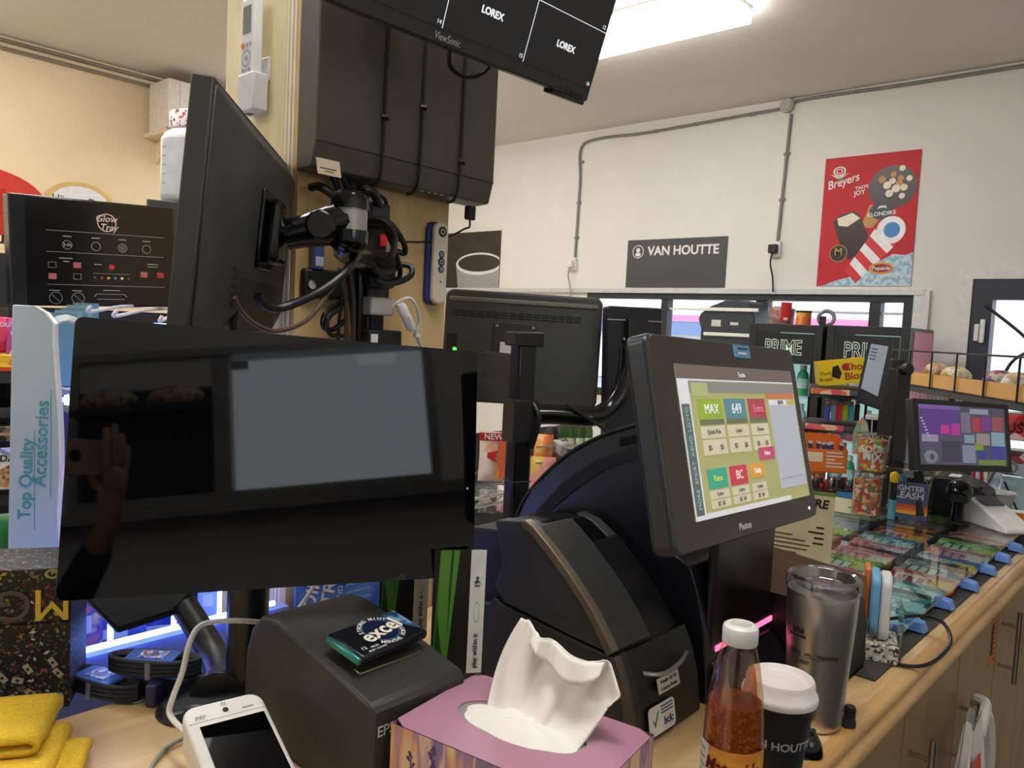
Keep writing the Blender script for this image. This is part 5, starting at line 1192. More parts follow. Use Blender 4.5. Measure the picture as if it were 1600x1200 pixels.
# flavour fruit chews: orange shelf box on top of pots
b = at(1288, 738, 2.42); t = thing('candy_box', 'orange open candy box with a white logo panel', 'box', face(b, off=14))
w_, h_ = size(64, 2.42), size(36, 2.42); ORG = M('box_orange', (232, 122, 44), .5)
MB().box(-w_/2, w_/2, 0, .003, 0, h_).build('front_wall', ORG, t, smooth=False); MB().box(-w_/2, w_/2, .12, .123, 0, h_*1.5).build('rear_wall', ORG, t, smooth=False)
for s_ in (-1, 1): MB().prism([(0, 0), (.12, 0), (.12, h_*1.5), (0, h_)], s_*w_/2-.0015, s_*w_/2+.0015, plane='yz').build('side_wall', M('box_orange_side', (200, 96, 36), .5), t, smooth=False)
MB().box(-w_/2, w_/2, 0, .12, 0, .003).build('bottom', ORG, t, smooth=False)
patch(t, -w_*.44, -w_*.06, h_*.45, h_*.85, M('logo_panel', (240, 220, 190), .5), -.0006, 'logo_panel', .0006, .004)
for k, w2 in enumerate((.36, .4, .2, .38, .42)): patch(t, w_*.02, w_*(.02+w2), h_*(.84-.15*k), h_*(.90-.15*k), INKW, -.0006)
for k in range(7):
    MB().box(-.006, .006, -.003, .003, 0, .085).build('sachet', Mpal('sachet_mix', [(30, 34, 60), (200, 200, 200), (50, 60, 140), (90, 90, 90)], 60), t, mtx=T(-w_*.38+.016*k, .03+.008*(k % 3), .004) @ RY(-12+7*(k % 4)), smooth=False)
# pots under the orange box
for k, (px, c, lab) in enumerate(((1282, (206, 76, 34), 'orange pot of pens under the orange candy box'), (1318, (60, 140, 190), 'blue pot of keyrings beside the orange pot'))):
    b = at(px, 790, 2.38); b.z = ZG; hz = P(px, 765, 2.38).z-ZG
    t = thing('novelty_pot', lab, 'pot', face(b, off=10))
    MB().box(-.034, .034, -.03, .03, 0, hz).build('pot', M('pot_%d' % k, c, .4), t, bevel=.003)
    MB().box(-.036, .036, -.032, .032, hz, hz+.006).build('rim', BLK, t, bevel=.002)
    random.seed(k+2)
    for j in range(9):
        x, y = random.uniform(-.028, .028), random.uniform(-.025, .025)
        MB().cyl((x, y, hz), (x*1.2, y*1.2, hz+random.uniform(.02, .045)), .006, n=8).build('novelty', [BLK, CHR, M('nov_red', (150, 40, 40), .3), DARK][j % 4], t, bevel=.002)
# ================================================================== wire candy rack with yellow box
b = at(1300, 735, 2.62); R0 = face((b.x, b.y, ZG), off=4)
t = thing('candy_rack', 'black tiered counter rack for lighters and chocolate', 'rack', R0)
d = 2.62; RK = M('rack_black', (26, 26, 28), .45)
zz = lambda py, px=1300: P(px, py, d).z-ZG
for (py, x0_, x1_) in ((608, -.09, .10), (663, -.10, .09)):
    z_ = zz(py)
    MB().prism([(-.06, z_-.016), (-.052, z_+.006), (-.03, z_+.010), (.08, z_+.012), (.08, z_-.02), (0, z_-.03)], x0_, x1_, plane='yz').build('shelf', RK, t, bevel=.003)
    MB().box(x0_+.004, x1_-.07, -.064, -.060, z_-.014, z_+.004).build('price_strip', Mpal('strip_print', [(226, 120, 90), (240, 200, 170), (236, 170, 60), (220, 90, 120)], 40), t, smooth=False)
for xk in (-.085, .095): MB().box(xk-.004, xk+.004, .075, .083, 0, zz(560)).build('upright', RK, t, smooth=False)
MB().box(-.1, .1, -.05, .09, 0, .01).build('base_plate', RK, t, bevel=.002)
inv = t.matrix_world.inverted()
cx_ = P(1330, 590, d)
bb = P(1318, 606, 2.60)
y = thing('chocolate_box', 'bright yellow open box of chocolate blossoms on the rack', 'box', face((bb.x, bb.y, bb.z+.012), off=10) @ RY(-9))
w_, h_ = size(70, 2.6), size(38, 2.6)
YEL = M('box_yellow', (240, 206, 30), .45)
MB().box(-w_/2, w_/2, 0, .003, 0, h_).build('front_wall', YEL, y, smooth=False); MB().box(-w_/2, w_/2, .09, .093, 0, h_).build('rear_wall', YEL, y, smooth=False)
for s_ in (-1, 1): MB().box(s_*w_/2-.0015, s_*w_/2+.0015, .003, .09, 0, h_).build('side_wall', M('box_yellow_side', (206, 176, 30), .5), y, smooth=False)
MB().prism([(-w_*.24, h_*.35), (-w_*.2, h_*.75), (-w_*.08, h_*.8), (-w_*.02, h_*.45), (-w_*.08, h_*.22)], -.0006, 0).build('chocolate_print', CHOC, y, smooth=False)
text(y, 'Choc', w_*.27, h_*.68, .034, M('choc_red', (150, 50, 30), .5), bold=.02); text(y, 'Bloss', w_*.27, h_*.30, .034, M('choc_red', (150, 50, 30), .5), bold=.02)
disc(y, w_*.07, h_*.7, .012, INKR); text(y, 'Dark', -w_*.36, h_*.5, .018, M('choc_ink', (90, 60, 20), .5)); text(y, 'Break', -w_*.36, h_*.25, .018, M('choc_ink', (90, 60, 20), .5))
LCOL = [((60, 70, 150), 'blue'), ((120, 130, 150), 'slate grey'), ((190, 40, 48), 'red'), ((150, 176, 40), 'lime green'), ((60, 160, 180), 'turquoise'), ((30, 32, 36), 'black')]
for k, (c, nm_) in enumerate(LCOL):
    b = P(1292+9.2*k, 657, 2.585); t = thing('lighter', nm_ + ' lighter standing on the tiered rack', 'lighter', face((b.x, b.y, b.z)), 'lighters on the rack')
    MB().prism(rrect(.0165, .012, .005, 4), 0, .052, plane='xy').build('body', M('lighter_%d' % k, c, .25), t, ang=50)
    MB().box(-.007, .007, -.005, .005, .052, .062).build('hood', M('hood_brass', (150, 110, 80), .3, .6), t, bevel=.002)
b = P(1310, 635, 2.66); t = thing('pale_blister', 'clear blister card of pale goods behind the lighters', 'pack', face((b.x, b.y, b.z-.02)))
MB().box(-.04, .04, 0, .01, 0, .07).build('card', Mpal('blister_print', [(220, 230, 236), (120, 190, 220), (236, 200, 210), (160, 220, 220)], 40), t, bevel=.002)
MB().box(-.03, .03, -.012, 0, .008, .05).build('bubble', Mclear('clear_sheet'), t, bevel=.003)
# snack bags beside the rack
for (px, py, wpx, hpx, pal, lab) in ((1254, 765, 34, 100, [(190, 120, 40), (220, 160, 70), (120, 60, 30), (206, 60, 50)], 'golden brown peanut bag beside the tiered rack'), (1276, 765, 24, 96, [(200, 130, 50), (236, 200, 160), (150, 80, 40)], 'tan snack bag tucked behind the tiered rack')):
    b = at(px, py, 2.76); t = thing('snack_bag', lab, 'bag', face((b.x, b.y, b.z)))
    w_, h_ = size(wpx, 2.76), size(hpx, 2.76)
    MB().grid(lambda u_, v_: ((u_-.5)*w_*(1-.06*sin(pi*v_)), -.022*sin(pi*u_)*sin(pi*v_)**.6, v_*h_), 14, 14).build('front_film', Mpal('bag_'+lab[:5], pal, 34), t, fix=False, ang=80)
    MB().grid(lambda u_, v_: ((u_-.5)*w_*(1-.06*sin(pi*v_)), .022*sin(pi*u_)*sin(pi*v_)**.6, v_*h_), 14, 14).build('back_film', Mpal('bag_'+lab[:5], pal, 34), t, fix=False, ang=80)
    MB().box(-w_*.45, w_*.45, -.004, .002, h_*.86, h_*.98).build('top_seal', M('seal_pink', (230, 190, 190), .4), t, smooth=False)
b = at(1385, 700, 2.5); t = thing('key_rack', 'white topped rack of hanging pens and keyrings behind the candy tub', 'rack', face((b.x, b.y, b.z)))
w_ = size(56, 2.5)
MB().box(-w_*.6, w_*.5, -.01, .05, .085, .10).build('top_board', WHT, t, bevel=.003)
MB().box(-w_*.6, w_*.5, .045, .05, -.04, .085).build('back_board', DARK, t, smooth=False)
for k in range(6): MB().cyl((-w_*.4+.019*k, .01, .02+.006*(k % 3)), (-w_*.4+.019*k, .01, .085), .0045, n=8).build('hanging_pen', [CHR, M('pen_red', (170, 40, 40), .3), BLK, M('pen_blue', (40, 60, 140), .3)][k % 4], t)
b = at(1344, 700, 2.42); t = thing('leaflet_card', 'pale green leaf shaped card behind the upper candy tub', 'card', face((b.x, b.y, b.z-.02)))
MB().prism([(-.022, 0), (.022, 0), (.024, .06), (.014, .10), (0, .115), (-.014, .10), (-.024, .06)], 0, .004).build('card', Mpal('leaf_print', [(190, 206, 180), (150, 180, 140), (220, 160, 150)], 30), t, smooth=False)
# ================================================================== customer display on a pole
b = P(1388, 735, 2.40); t = thing('pole_display', 'small grey price display on a thick black pole', 'display', face((b.x, b.y, ZG), -20))
BD = M('display_case', (52, 55, 60), .45)
zt = P(1395, 560, 2.3).z-ZG
MB().box(-.032, .032, -.028, .028, 0, zt-.03).build('pole', BLK, t, bevel=.004)
MB().cyl((-.01, -.05, zt-.03), (.0, .0, zt-.03), .018, n=14).build('tilt_joint', BLK, t, bevel=.003)
MB().cyl((0, 0, zt-.05), (0, 0, zt-.002), .024, n=16).build('swivel', BLK, t, bevel=.004)
MB().lathe([(.0255, zt-.055), (.0255, zt-.035)], 18).build('brass_band', M('brass_band', (170, 140, 96), .3, .8), t)
q = [P(1357, 526, 2.2), P(1394, 531, 2.24), P(1373, 641, 2.22), P(1336, 628, 2.18)]
n_ = (q[1]-q[0]).cross(q[3]-q[0]).normalized(); n_ = n_ if n_.dot(CAM-q[0]) > 0 else -n_
inv = t.matrix_world.inverted()
bk = V((CR.x, CR.y, 0))*.024 - n_*.018
hd = MB().hexa([inv @ (x+bk) for x in q], [inv @ x for x in q]).build('head', BD, t, bevel=.004)
ins = [(.16, .10), (.88, .10), (.84, .82), (.12, .78)]
def bil(u_, v_): return q[0].lerp(q[1], u_).lerp(q[3].lerp(q[2], u_), v_)
MB().hexa([inv @ (bil(*x)+n_*.0002) for x in ins], [inv @ (bil(*x)+n_*.0012) for x in ins]).build('lcd', S('lcd', (150, 160, 172), .35), hd, smooth=False)
for k in range(4): MB().hexa([inv @ (bil(u_, v_)+n_*.0013) for u_, v_ in ((.2, .16+.05*k), (.45, .16+.05*k), (.45, .18+.05*k), (.2, .18+.05*k))], [inv @ (bil(u_, v_)+n_*.0016) for u_, v_ in ((.2, .16+.05*k), (.45, .16+.05*k), (.45, .18+.05*k), (.2, .18+.05*k))]).build('print', S('lcdink', (90, 100, 130), .1), hd, smooth=False)
# ================================================================== second screen
fm = frame(V((-.4925, 2.3193, 1.244)), (.4283, .9029, -.0365), (.8907, -.4151, .1852))
t = thing('counter_screen', 'black counter screen showing a purple product picture', 'monitor', fm)
wd, ht = .36, .183
MB().prism(rrect(wd, ht, .004, 3), .001, .022).build('casing', BLK, t, bevel=.002)
x0, x1, z0, z1 = -wd/2+.018, wd/2-.022, -ht/2+.016, ht/2-.014
sc = MB().box(x0, x1, -.0012, .001, z0, z1).build('display', S('duskgrey', (84, 80, 104), .3), t, smooth=False)
SW, SH = x1-x0, z1-z0
def s2(u0, u1, v0, v1, c, y=-.0018): return patch(sc, x0+SW*u0, x0+SW*u1, z1-SH*v1, z1-SH*v0, S('px_%d_%d_%d' % c, c, .35), y, 'picture_patch', .0003)
s2(.02, .45, .06, .5, (92, 60, 140)); s2(0, .46, 0, .07, (120, 96, 160), -.002); s2(.23, .33, .33, .48, (190, 60, 140), -.0022); s2(.35, .45, .30, .5, (170, 60, 150), -.0022)
s2(.47, .58, .1, .45, (120, 110, 130)); s2(.58, .80, .03, .12, (140, 150, 170)); s2(.60, .70, .18, .42, (170, 60, 70)); s2(.72, .82, .15, .40, (120, 60, 140)); s2(.84, .97, .15, .4, (150, 80, 90))
s2(.50, .62, .48, .62, (130, 150, 170)); s2(.64, .8, .45, .65, (150, 140, 140)); s2(.82, .98, .42, .66, (130, 160, 180)); s2(.62, .72, .62, .74, (130, 150, 60)); s2(.66, .75, .74, .92, (50, 70, 150)); s2(.80, .98, .66, .88, (60, 70, 150)); s2(.65, .98, .9, .99, (110, 130, 70), -.002)
s2(.02, .2, .5, .62, (150, 140, 170)); s2(.24, .45, .6, .95, (60, 62, 84)); s2(.47, .62, .66, .96, (130, 136, 160), -.002)
disc(sc, x0+SW*.11, z0+SH*.13, .024, S('bowl', (120, 132, 136), .3), y=-.0022, name='picture_patch', sz=.7); disc(sc, x0+SW*.12, z0+SH*.13, .008, S('bowlc', (70, 84, 96), .2), y=-.0026, name='picture_patch', n=12)
for k in range(7): patch(sc, x0+SW*(.01+.012*k), x0+SW*(.035+.012*k), z1-SH*(.24+.05*k), z1-SH*(.22+.05*k), S('pxw', (190, 180, 210), .4), -.0024, 'picture_patch')
MB().tube([(.02, .022, -.02), (.03, .17, -.05), (.03, .17, ZG-1.244+.045)], .013, 10, smooth=0).build('stand', BLK, t)
# ================================================================== far till: receipt printer, scanner, terminal, cup with scissors
b = base(1512, 800); t = thing('receipt_printer', 'black receipt printer below the counter screen', 'printer', face(b, 5))
w_, h_ = size(56, 2.3)*1.25, size(58, 2.3)
MB().prism([(-.06, 0), (-.06, h_*.62), (-.03, h_*.8), (.04, h_), (.09, h_*.95), (.10, 0)], -w_*.62, w_*.62, plane='yz').build('body', BLK, t, bevel=.005)
MB().box(-w_*.45, w_*.3, -.04, -.03, h_*.80, h_*.82).build('paper_slot', DARK, t, smooth=False)
MB().box(-w_*.5, -w_*.1, .02, .05, h_*.965, h_*.99).build('label_sticker', PAPER, t, mtx=T(0, 0, .004), smooth=False)
b = base(1495, 818); t = thing('barcode_scanner', 'black round headed barcode scanner on a short stand', 'scanner', face(b, off=0))
MB().cyl((0, 0, 0), (0, 0, .06), .017, .014, n=18).build('stand_tube', BLKG, t, bevel=.002)
MB().cyl((0, 0, 0), (0, 0, .006), .03, n=20).build('stand_foot', BLK, t, bevel=.002)
MB().lathe([(0, -.036), (.018, -.033), (.03, -.02), (.034, 0), (.031, .018), (.02, .032), (0, .037)], 26, cap=False).build('head', BLKG, t, mtx=T(0, 0, .09) @ RX(-70))
MB().box(-.02, .02, -.03, -.02, -.010, .012).build('scan_window', INKB, t, mtx=T(0, -.012, .075), bevel=.002)
b = base(1552, 822); t = thing('card_terminal', 'white wedge card terminal at the far till', 'card terminal', face(b, 0))
MB().prism([(-.09, 0), (-.09, .012), (.0, .055), (.05, .072), (.065, .06), (.06, 0)], -.045, .045, plane='xz').build('casing', WHT, t, mtx=RZ(55), bevel=.004)
kp = MB().box(-.08, -.02, -.032, .032, 0, .002).build('keypad', M('key_blue', (70, 80, 120), .4), t, mtx=RZ(55) @ T(-.01, 0, .036) @ RY(-25), smooth=False)
MB().box(.0, .045, -.032, .032, 0, .002).build('screen', M('term_screen', (60, 70, 96), .2), t, mtx=RZ(55) @ T(-.0, 0, .058) @ RY(-22), smooth=False)
b = base(1556, 795); t = thing('clear_bowl', 'milky plastic bowl behind the white card terminal', 'bowl', face((b.x, b.y, ZG)))
MB().lathe([(0, .0), (.035, .0), (.04, .004), (.048, .05), (.052, .052), (.05, .055), (.045, .05), (.036, .008), (0, .006)], 28, cap=False).build('bowl', M('milky_bowl', (200, 204, 204), .3, trans=.4), t, ang=50)
b = base(1533, 802); t = thing('green_lid', 'domed green plastic lid beside the milky bowl', 'bowl', face((b.x, b.y, ZG)))  # a green lid, drawn as a dome with a rim
MB().grid(lambda u_, v_: (.028*sin(pi/2*v_)*cos(2*pi*u_), .028*sin(pi/2*v_)*sin(2*pi*u_), .02*cos(pi/2*v_)), 24, 8, True).build('dome', M('lid_green', (60, 140, 70), .35), t, ang=80)
MB().lathe([(.028, 0), (.031, 0), (.031, .004), (.028, .004)], 24).build('rim', M('lid_green', (60, 140, 70), .35), t)
b = base(1590, 812); t = thing('candy_box', 'small orange and white box beside the far card terminal', 'box', face((b.x, b.y, ZG), off=20))
MB().box(-.03, .03, -.02, .02, 0, .022).build('carton', M('box_orange', (232, 122, 44), .5), t, bevel=.002); MB().box(-.031, .031, -.021, .021, .022, .025).build('lid', PAPER, t, bevel=.001)
b = at(1536, 778, 2.6); t = thing('pen_cup', 'clear cup holding grey handled scissors and red tops', 'cup', face((b.x, b.y, ZG)))
MB().lathe([(0, 0), (.035, 0), (.042, .075), (.04, .075)], 24, cap=False).build('cup', Mclear('tub_plastic', (238, 240, 238)), t, ang=50)
GH = M('scissor_grey', (120, 124, 126), .4)
MB().tube([(.0+.030*cos(2*pi*i/16)+.055, 0, .115+.018*sin(2*pi*i/16)) for i in range(16)], .005, 8, smooth=0, closed=True).build('scissor_handle', GH, t)
MB().tube([(.022*cos(2*pi*i/16)+.02, .012, .12+.016*sin(2*pi*i/16)) for i in range(16)], .005, 8, smooth=0, closed=True).build('scissor_handle', GH, t)
MB().cyl((.03, 0, .105), (-.01, 0, .01), .005, n=8).cyl((.01, .012, .105), (-.005, .01, .01), .005, n=8).build('scissor_blade', STEEL, t)
for k in range(4): MB().cyl((-.03+.012*k, -.01, .01), (-.035+.012*k, -.012, .095+.006*(k % 2)), .005, n=8).build('marker', [INKR, WHT, M('pen_red', (170, 40, 40), .3), WHT][k], t)
b = at(1472, 750, 2.5); t = thing('carton_stack', 'small brown carton below the counter screen', 'box', face((b.x, b.y, ZG)))
MB().box(-.04, .03, -.02, .03, 0, P(1472, 736, 2.5).z-ZG).build('carton', M('kraft', (190, 156, 110), .7), t, bevel=.002); MB().box(-.041, .031, -.004, .004, P(1472, 736, 2.5).z-ZG, P(1472, 736, 2.5).z-ZG+.001).build('tape', M('tape_tan', (170, 130, 80), .3), t, smooth=False)
# ================================================================== drinks fridges
FY = 4.78; FRM = M('fridge_black', (26, 28, 32), .4); FIN = M('fridge_inside', (210, 232, 230), .5, emit=.55, ecol=(215, 240, 240))
def fridge(px0, px1, pyt, lab, pinkside, door_words):
    a = PY(px0, pyt, FY); b = PY(px1, pyt, FY); w_ = b.x-a.x; h_ = a.z; dp = .42
    t = thing('drinks_fridge', lab, 'fridge', T(a.x, FY, 0), 'drinks fridges under the window')
    mb = MB().box(0, .02, 0, dp, 0, h_).box(w_-.02, w_, 0, dp, 0, h_).box(.02, w_-.02, 0, dp, h_-.03, h_).box(.02, w_-.02, dp-.03, dp, .1, h_-.03).box(.02, w_-.02, 0, dp, 0, .1)
    mb.build('cabinet', FRM, t, smooth=False)
    MB().box(.021, w_-.021, dp-.036, dp-.031, .1, h_-.031).build('lit_back', FIN, t, smooth=False)
    MB().box(w_, w_+.004, .03, dp, .05, h_-.02).build('side_panel', M('fridge_pink', (206, 120, 140), .5) if pinkside else FRM, t, smooth=False)
    if pinkside: text(t, 'PRIME', 0, 0, .15, M('side_grey', (150, 110, 130), .5), mtx=frame((w_+.005, dp*.5, 1.02), (0, 1, 0), (1, 0, 0)), bold=.02)
    dr = MB().box(0, .05, -.04, -.002, .1, h_).box(w_-.05, w_, -.04, -.002, .1, h_).box(.05, w_-.05, -.04, -.002, h_-.05, h_).box(.05, w_-.05, -.04, -.002, .1, .15).build('door', FRM, t, bevel=.004)
    MB().box(.05, w_-.05, -.022, -.018, .15, h_-.05).build('door_glass', Mclear('fridge_glass', (240, 250, 250)), dr, smooth=False)
    hd = MB().box(.055, w_-.055, -.030, -.023, h_-.24, h_-.055).build('header', M('header_black', (20, 26, 26), .35), dr, smooth=False)
    text(hd, 'PRIME', w_/2-.01, h_-.145, .125, M('outline_pale', (205, 222, 205), .5, emit=.3), y=-.0312, bold=.03, sx=.72); text(hd, 'PRIME', w_/2-.01, h_-.145, .125, M('header_black', (20, 26, 26), .35), y=-.0322, bold=-.004, sx=.72)
    MB().box(.05, .056, -.02, -.014, .3, h_-.24).build('light_tube', M('fridge_tube', (240, 255, 255), .5, emit=1.5), dr, smooth=False)
    for zs in (.35, .62, .90, 1.14): 
        if zs < h_-.3: MB().box(.021, w_-.021, .02, dp-.04, zs-.012, zs).build('shelf', M('shelf_pale', (214, 230, 226), .4), t, smooth=False)
    return a, w_, h_
FL = []
FL.append(fridge(1176, 1291, 505, 'black drinks fridge with sweet tubs on its top', False, 1))
FL.append(fridge(1297, 1427, 508, 'black drinks fridge with a pink side panel beside the door', True, 1))
BC = [((70, 170, 120), 'green'), ((210, 90, 110), 'pink'), ((240, 210, 90), 'yellow'), ((90, 140, 210), 'blue'), ((170, 120, 200), 'lilac'), ((230, 150, 70), 'orange'), ((220, 226, 230), 'white')]
def bottle_proto(i):
    c, nm_ = BC[i]
    t = thing('drink_bottle', nm_ + ' sports drink bottle on a lit fridge shelf', 'bottle', None, nm_ + ' bottles in the drinks fridges')
    MB().lathe([(0, 0), (.034, 0), (.036, .006), (.036, .11), (.03, .14), (.018, .155), (.018, .16)], 18, cap=False).build('bottle', M('bottle_%d' % i, c, .3), t, ang=50)
    MB().lathe([(0, .188), (.02, .188), (.021, .16), (0, .16)], 16, cap=False).build('cap', WHT, t, ang=40)
    wrapband(t, .045, .105, .0364, .0364, -80, 80, M('sleeve_pale', (224, 232, 230), .4), 'sleeve', 12)
    return t
bp_ = {}; random.seed(4); k = 0
for (a, w_, h_) in FL:
    for zs in (.62, .90, 1.14):
        for x in range(5):
            i = (k*3+x) % 7; k += 1
            o = bp_[i] if i in bp_ else None
            if o is None: o = bp_[i] = bottle_proto(i)
            else: o = copy_tree(o)
            o.matrix_world = T(a.x+.062+x*(w_-.124)/4, FY+.08, zs+.001)
# tubs on the left fridge
ftop = FL[0][2]
b = PY(1221, 500, FY+.15); t = thing('sweet_tub', 'clear sweet tub with red label on top of the fridge', 'tub', face((b.x, FY+.15, ftop)))
MB().lathe([(0, 0), (.075, 0), (.078, .006), (.09, .14), (.095, .142), (.095, .155), (.09, .156)], 28, cap=False).build('tub_wall', TUB, t, ang=50)
MB().lathe([(0, .004), (.072, .004), (.08, .1), (.045, .115), (0, .112)], 24, cap=False).build('sweets', Mpal('tub_sweets', [(190, 120, 130), (210, 190, 190), (150, 130, 110), (220, 160, 160)], 30), t, ang=50)
wrapband(t, .02, .14, .0805, .0905, -5, 40, M('tub_label_red', (206, 50, 52), .5), 'label'); wrapband(t, .028, .045, .083, .084, 8, 26, PAPER, 'barcode')
b = PY(1249, 499, FY+.12); t = thing('small_tin', 'small orange and black tin on top of the fridge', 'tin', face((b.x+.035, FY+.10, ftop)))
MB().lathe([(0, 0), (.045, 0), (.045, .085), (0, .085)], 24, cap=False).build('tin', Mpal('tin_print', [(220, 110, 50), (230, 160, 70), (190, 60, 40)], 20), t, ang=40, bevel=.003); MB().lathe([(0, .09), (.047, .09), (.047, .078), (.045, .078)], 24, cap=False).build('lid', BLK, t, ang=40)
b = PY(1262, 499, FY+.12); t = thing('tape_roll', 'roll of tape with a dark box on top of the fridge', 'tape', face((b.x+.10, FY+.16, ftop)))
MB().tube([(.045*cos(2*pi*i/24), 0, .05+.045*sin(2*pi*i/24)) for i in range(24)], .012, 8, smooth=0, closed=True).build('roll', M('tape_grey', (140, 140, 150), .3), t); MB().box(-.04, .0, -.05, -.02, 0, .06).build('box', DARK, t, bevel=.003)
# coffee machine silhouette by the window
b = PY(1135, 500, 5.0); t = thing('slush_machine', 'dark rounded drinks machine with white labels in front of the window', 'machine', face((b.x, 5.0, 0), -90))
k = dep(b)/FPX
DKB = M('machine_dark', (44, 50, 58), .5)
zt = P(1140, 468, dep(b)).z; z5 = P(1135, 520, dep(b)).z
out = [(-.20, 0), (.22, 0), (.22, z5+.02), (.205, z5+.12), (.16, zt-.02), (.08, zt), (-.02, zt-.01), (-.12, zt-.05), (-.19, zt-.10), (-.205, zt-.14), (-.18, z5+.02)]
MB().prism(out, -.02, .3).build('housing', DKB, t, bevel=.01, seg=3)
MB().box(-.20, .24, -.035, -.02, P(1135, 484, dep(b)).z-.012, P(1135, 484, dep(b)).z+.012).build('rail', TRIM, t, bevel=.004)
MB().box(-.15, .22, -.035, -.02, P(1135, 523, dep(b)).z-.012, P(1135, 523, dep(b)).z+.012).build('rail', TRIM, t, bevel=.004)
zl = P(1135, 506, dep(b)).z; patch(t, -.10, -.03, zl-.02, zl+.025, M('label_beige', (196, 196, 184), .5), -.021, 'label'); patch(t, .04, .10, zl-.008, zl+.012, M('label_beige', (196, 196, 184), .5), -.021, 'label')
# ================================================================== bread shelf
A = P(1600+60, 612, 2.42); B = P(1395, 577, 3.83); A.z = B.z = 1.36
ex = (A-B).normalized(); n_ = V((ex.y, -ex.x, 0)); n_ = n_ if n_.dot(CAM-A) > 0 else -n_
L = (A-B).length
t = thing('bread_rack', 'black wire rack with wooden front boards carrying bread', 'rack', frame(B, ex, n_))
BWD = M('shelf_board_wood', (206, 158, 92), .5, var=.06, scale=12)
for k in range(3):
    MB().box(L*k/3+.006, L*(k+1)/3-.006, -.004, .004, -.055, .0).build('front_board', BWD, t, smooth=False)
MB().box(0, L, .0, .30, -.062, -.056).build('shelf_plate', M('rack_dark', (40, 40, 42), .5), t, smooth=False)
BW = M('wire_black', (24, 24, 26), .4)
MB().tube([(0, -.01, .095), (L, -.01, .095)], .004, 6, smooth=0).build('guard_rail', BW, t)
for k in range(7): MB().tube([(L*k/6, -.012, -.08), (L*k/6, -.012, .095)], .004, 6, smooth=0).build('guard_post', BW, t)
mb = MB().box(0, L, -.02, .0, -.085, -.062).build('shelf_rail', BW, t, smooth=False)
MB().box(0, L, .0, .16, -.120, -.118).build('lower_tray', BW, t, mtx=RX(-10), smooth=False)
WG = M('wire_grey', (150, 150, 148), .35, .8)
for k in range(34): MB().tube([(L*k/34, -.01, -.09), (L*k/34+.03, -.025, -.125)], .0018, 5, smooth=0).build('wire', WG, t)
for xk in (.02, L-.02): MB().box(xk-.012, xk+.012, .26, .285, -1.36, -.05).build('upright', BW, t, smooth=False)
for zk in (-.30, -.55, -.8): MB().box(0, L, 0, .30, zk-.012, zk).build('shelf_plate', M('rack_dark', (40, 40, 42), .5), t, smooth=False)
# bread bags
def loaf(px, wpx, hpx, pal, lab, dd):
    u_ = None; best = None
    for k in range(200):
        p = B+ex*(L*k/200)
        v_ = p-CAM; z_ = v_.dot(FW); x_ = 800+FPX*v_.dot(CR)/z_
        if best is None or abs(x_-px) < best[0]: best = (abs(x_-px), p, z_)
    p, z_ = best[1], best[2]; w_, h_ = wpx*z_/FPX*1.15, hpx*z_/FPX
    t = thing('bread_bag', lab, 'bread', frame(p-n_*.10+V((0, 0, -.050)), ex, n_))
    hb = h_+.056
    def f(u2, v2):
        a = 2*pi*u2; s = (sin(pi*min(max(v2, .0), 1)))**.35 if 0 < v2 < 1 else .05
        return ((v2-.5)*w_, .06*s*cos(a)*(1+.06*sin(5*a+9*v2)), hb*.5+hb*.5*s*sin(a)*(1+.05*sin(7*v2*pi)))
    MB().grid(f, 24, 18, True).build('loaf_bag', Mpal('bread_'+str(px), pal, 22, vor=False), t, fix=False, ang=80)
    MB().tube([(w_*.48, 0, hb*.5), (w_*.58, -.01, hb*.6), (w_*.64, -.02, hb*.52)], [.012]*7+[.02]*6, 8).build('bag_tail', Mclear('clear_sheet'), t)
loaf(1427, 22, 14, [(226, 190, 140), (240, 214, 180), (190, 140, 90)], 'small bag of rolls closest to the pole display', 0)
loaf(1455, 34, 12, [(226, 196, 130), (246, 236, 214), (200, 160, 100)], 'clear bag of buns before the pink fridge side', 0)
loaf(1518, 38, 14, [(60, 80, 140), (220, 214, 206), (160, 80, 70), (90, 110, 160)], 'blue printed bread bag on the wooden shelf', 0)
loaf(1545, 28, 14, [(230, 214, 190), (206, 170, 120), (244, 240, 232)], 'white loaf bag next to the blue printed bag', 0)
loaf(1592, 60, 26, [(222, 206, 130), (236, 226, 180), (110, 110, 150), (200, 180, 110)], 'biggest bread bag, yellow with blue print', 0)
# goods below the bread rack
for i, (px, py, wpx, hpx, pal, lab) in enumerate(((1592, 668, 40, 42, [(190, 40, 50), (220, 80, 80), (240, 200, 200)], 'red sushi pack printed with dark capitals under the bread rack'), (1592, 715, 44, 20, [(90, 50, 50), (200, 190, 180), (140, 60, 60)], 'dark red tray pack below the red one'))):
    z_ = 2.62; b = P(px, py+hpx/2, z_); t = thing('food_pack', lab, 'pack', face(b, off=4))
    w_, h_ = size(wpx, z_), size(hpx, z_)
    MB().box(-w_/2, w_/2, 0, .05, 0, h_).build('tray', Mpal('pack_%d' % i, pal, 18), t, bevel=.004)
    MB().box(-w_/2-.003, w_/2+.003, -.003, .05, h_, h_+.004).build('rim', WHT, t, bevel=.001)
    if i == 0: text(t, 'USH', 0, h_*.45, .045, INKB, y=-.001, bold=.02)
b = P(1590, 830, 2.62); t = thing('freezer_stand_in', 'pale blue stand-in for a glass-top freezer, crossed by black wires below the red packs', 'tray', face(b, off=4))  # small pale slab stands in for a glass-top freezer and its reflections
MB().box(-.06, .06, 0, .02, 0, .18).build('glass', M('freezer_pale', (170, 200, 214), .15), t, bevel=.003)
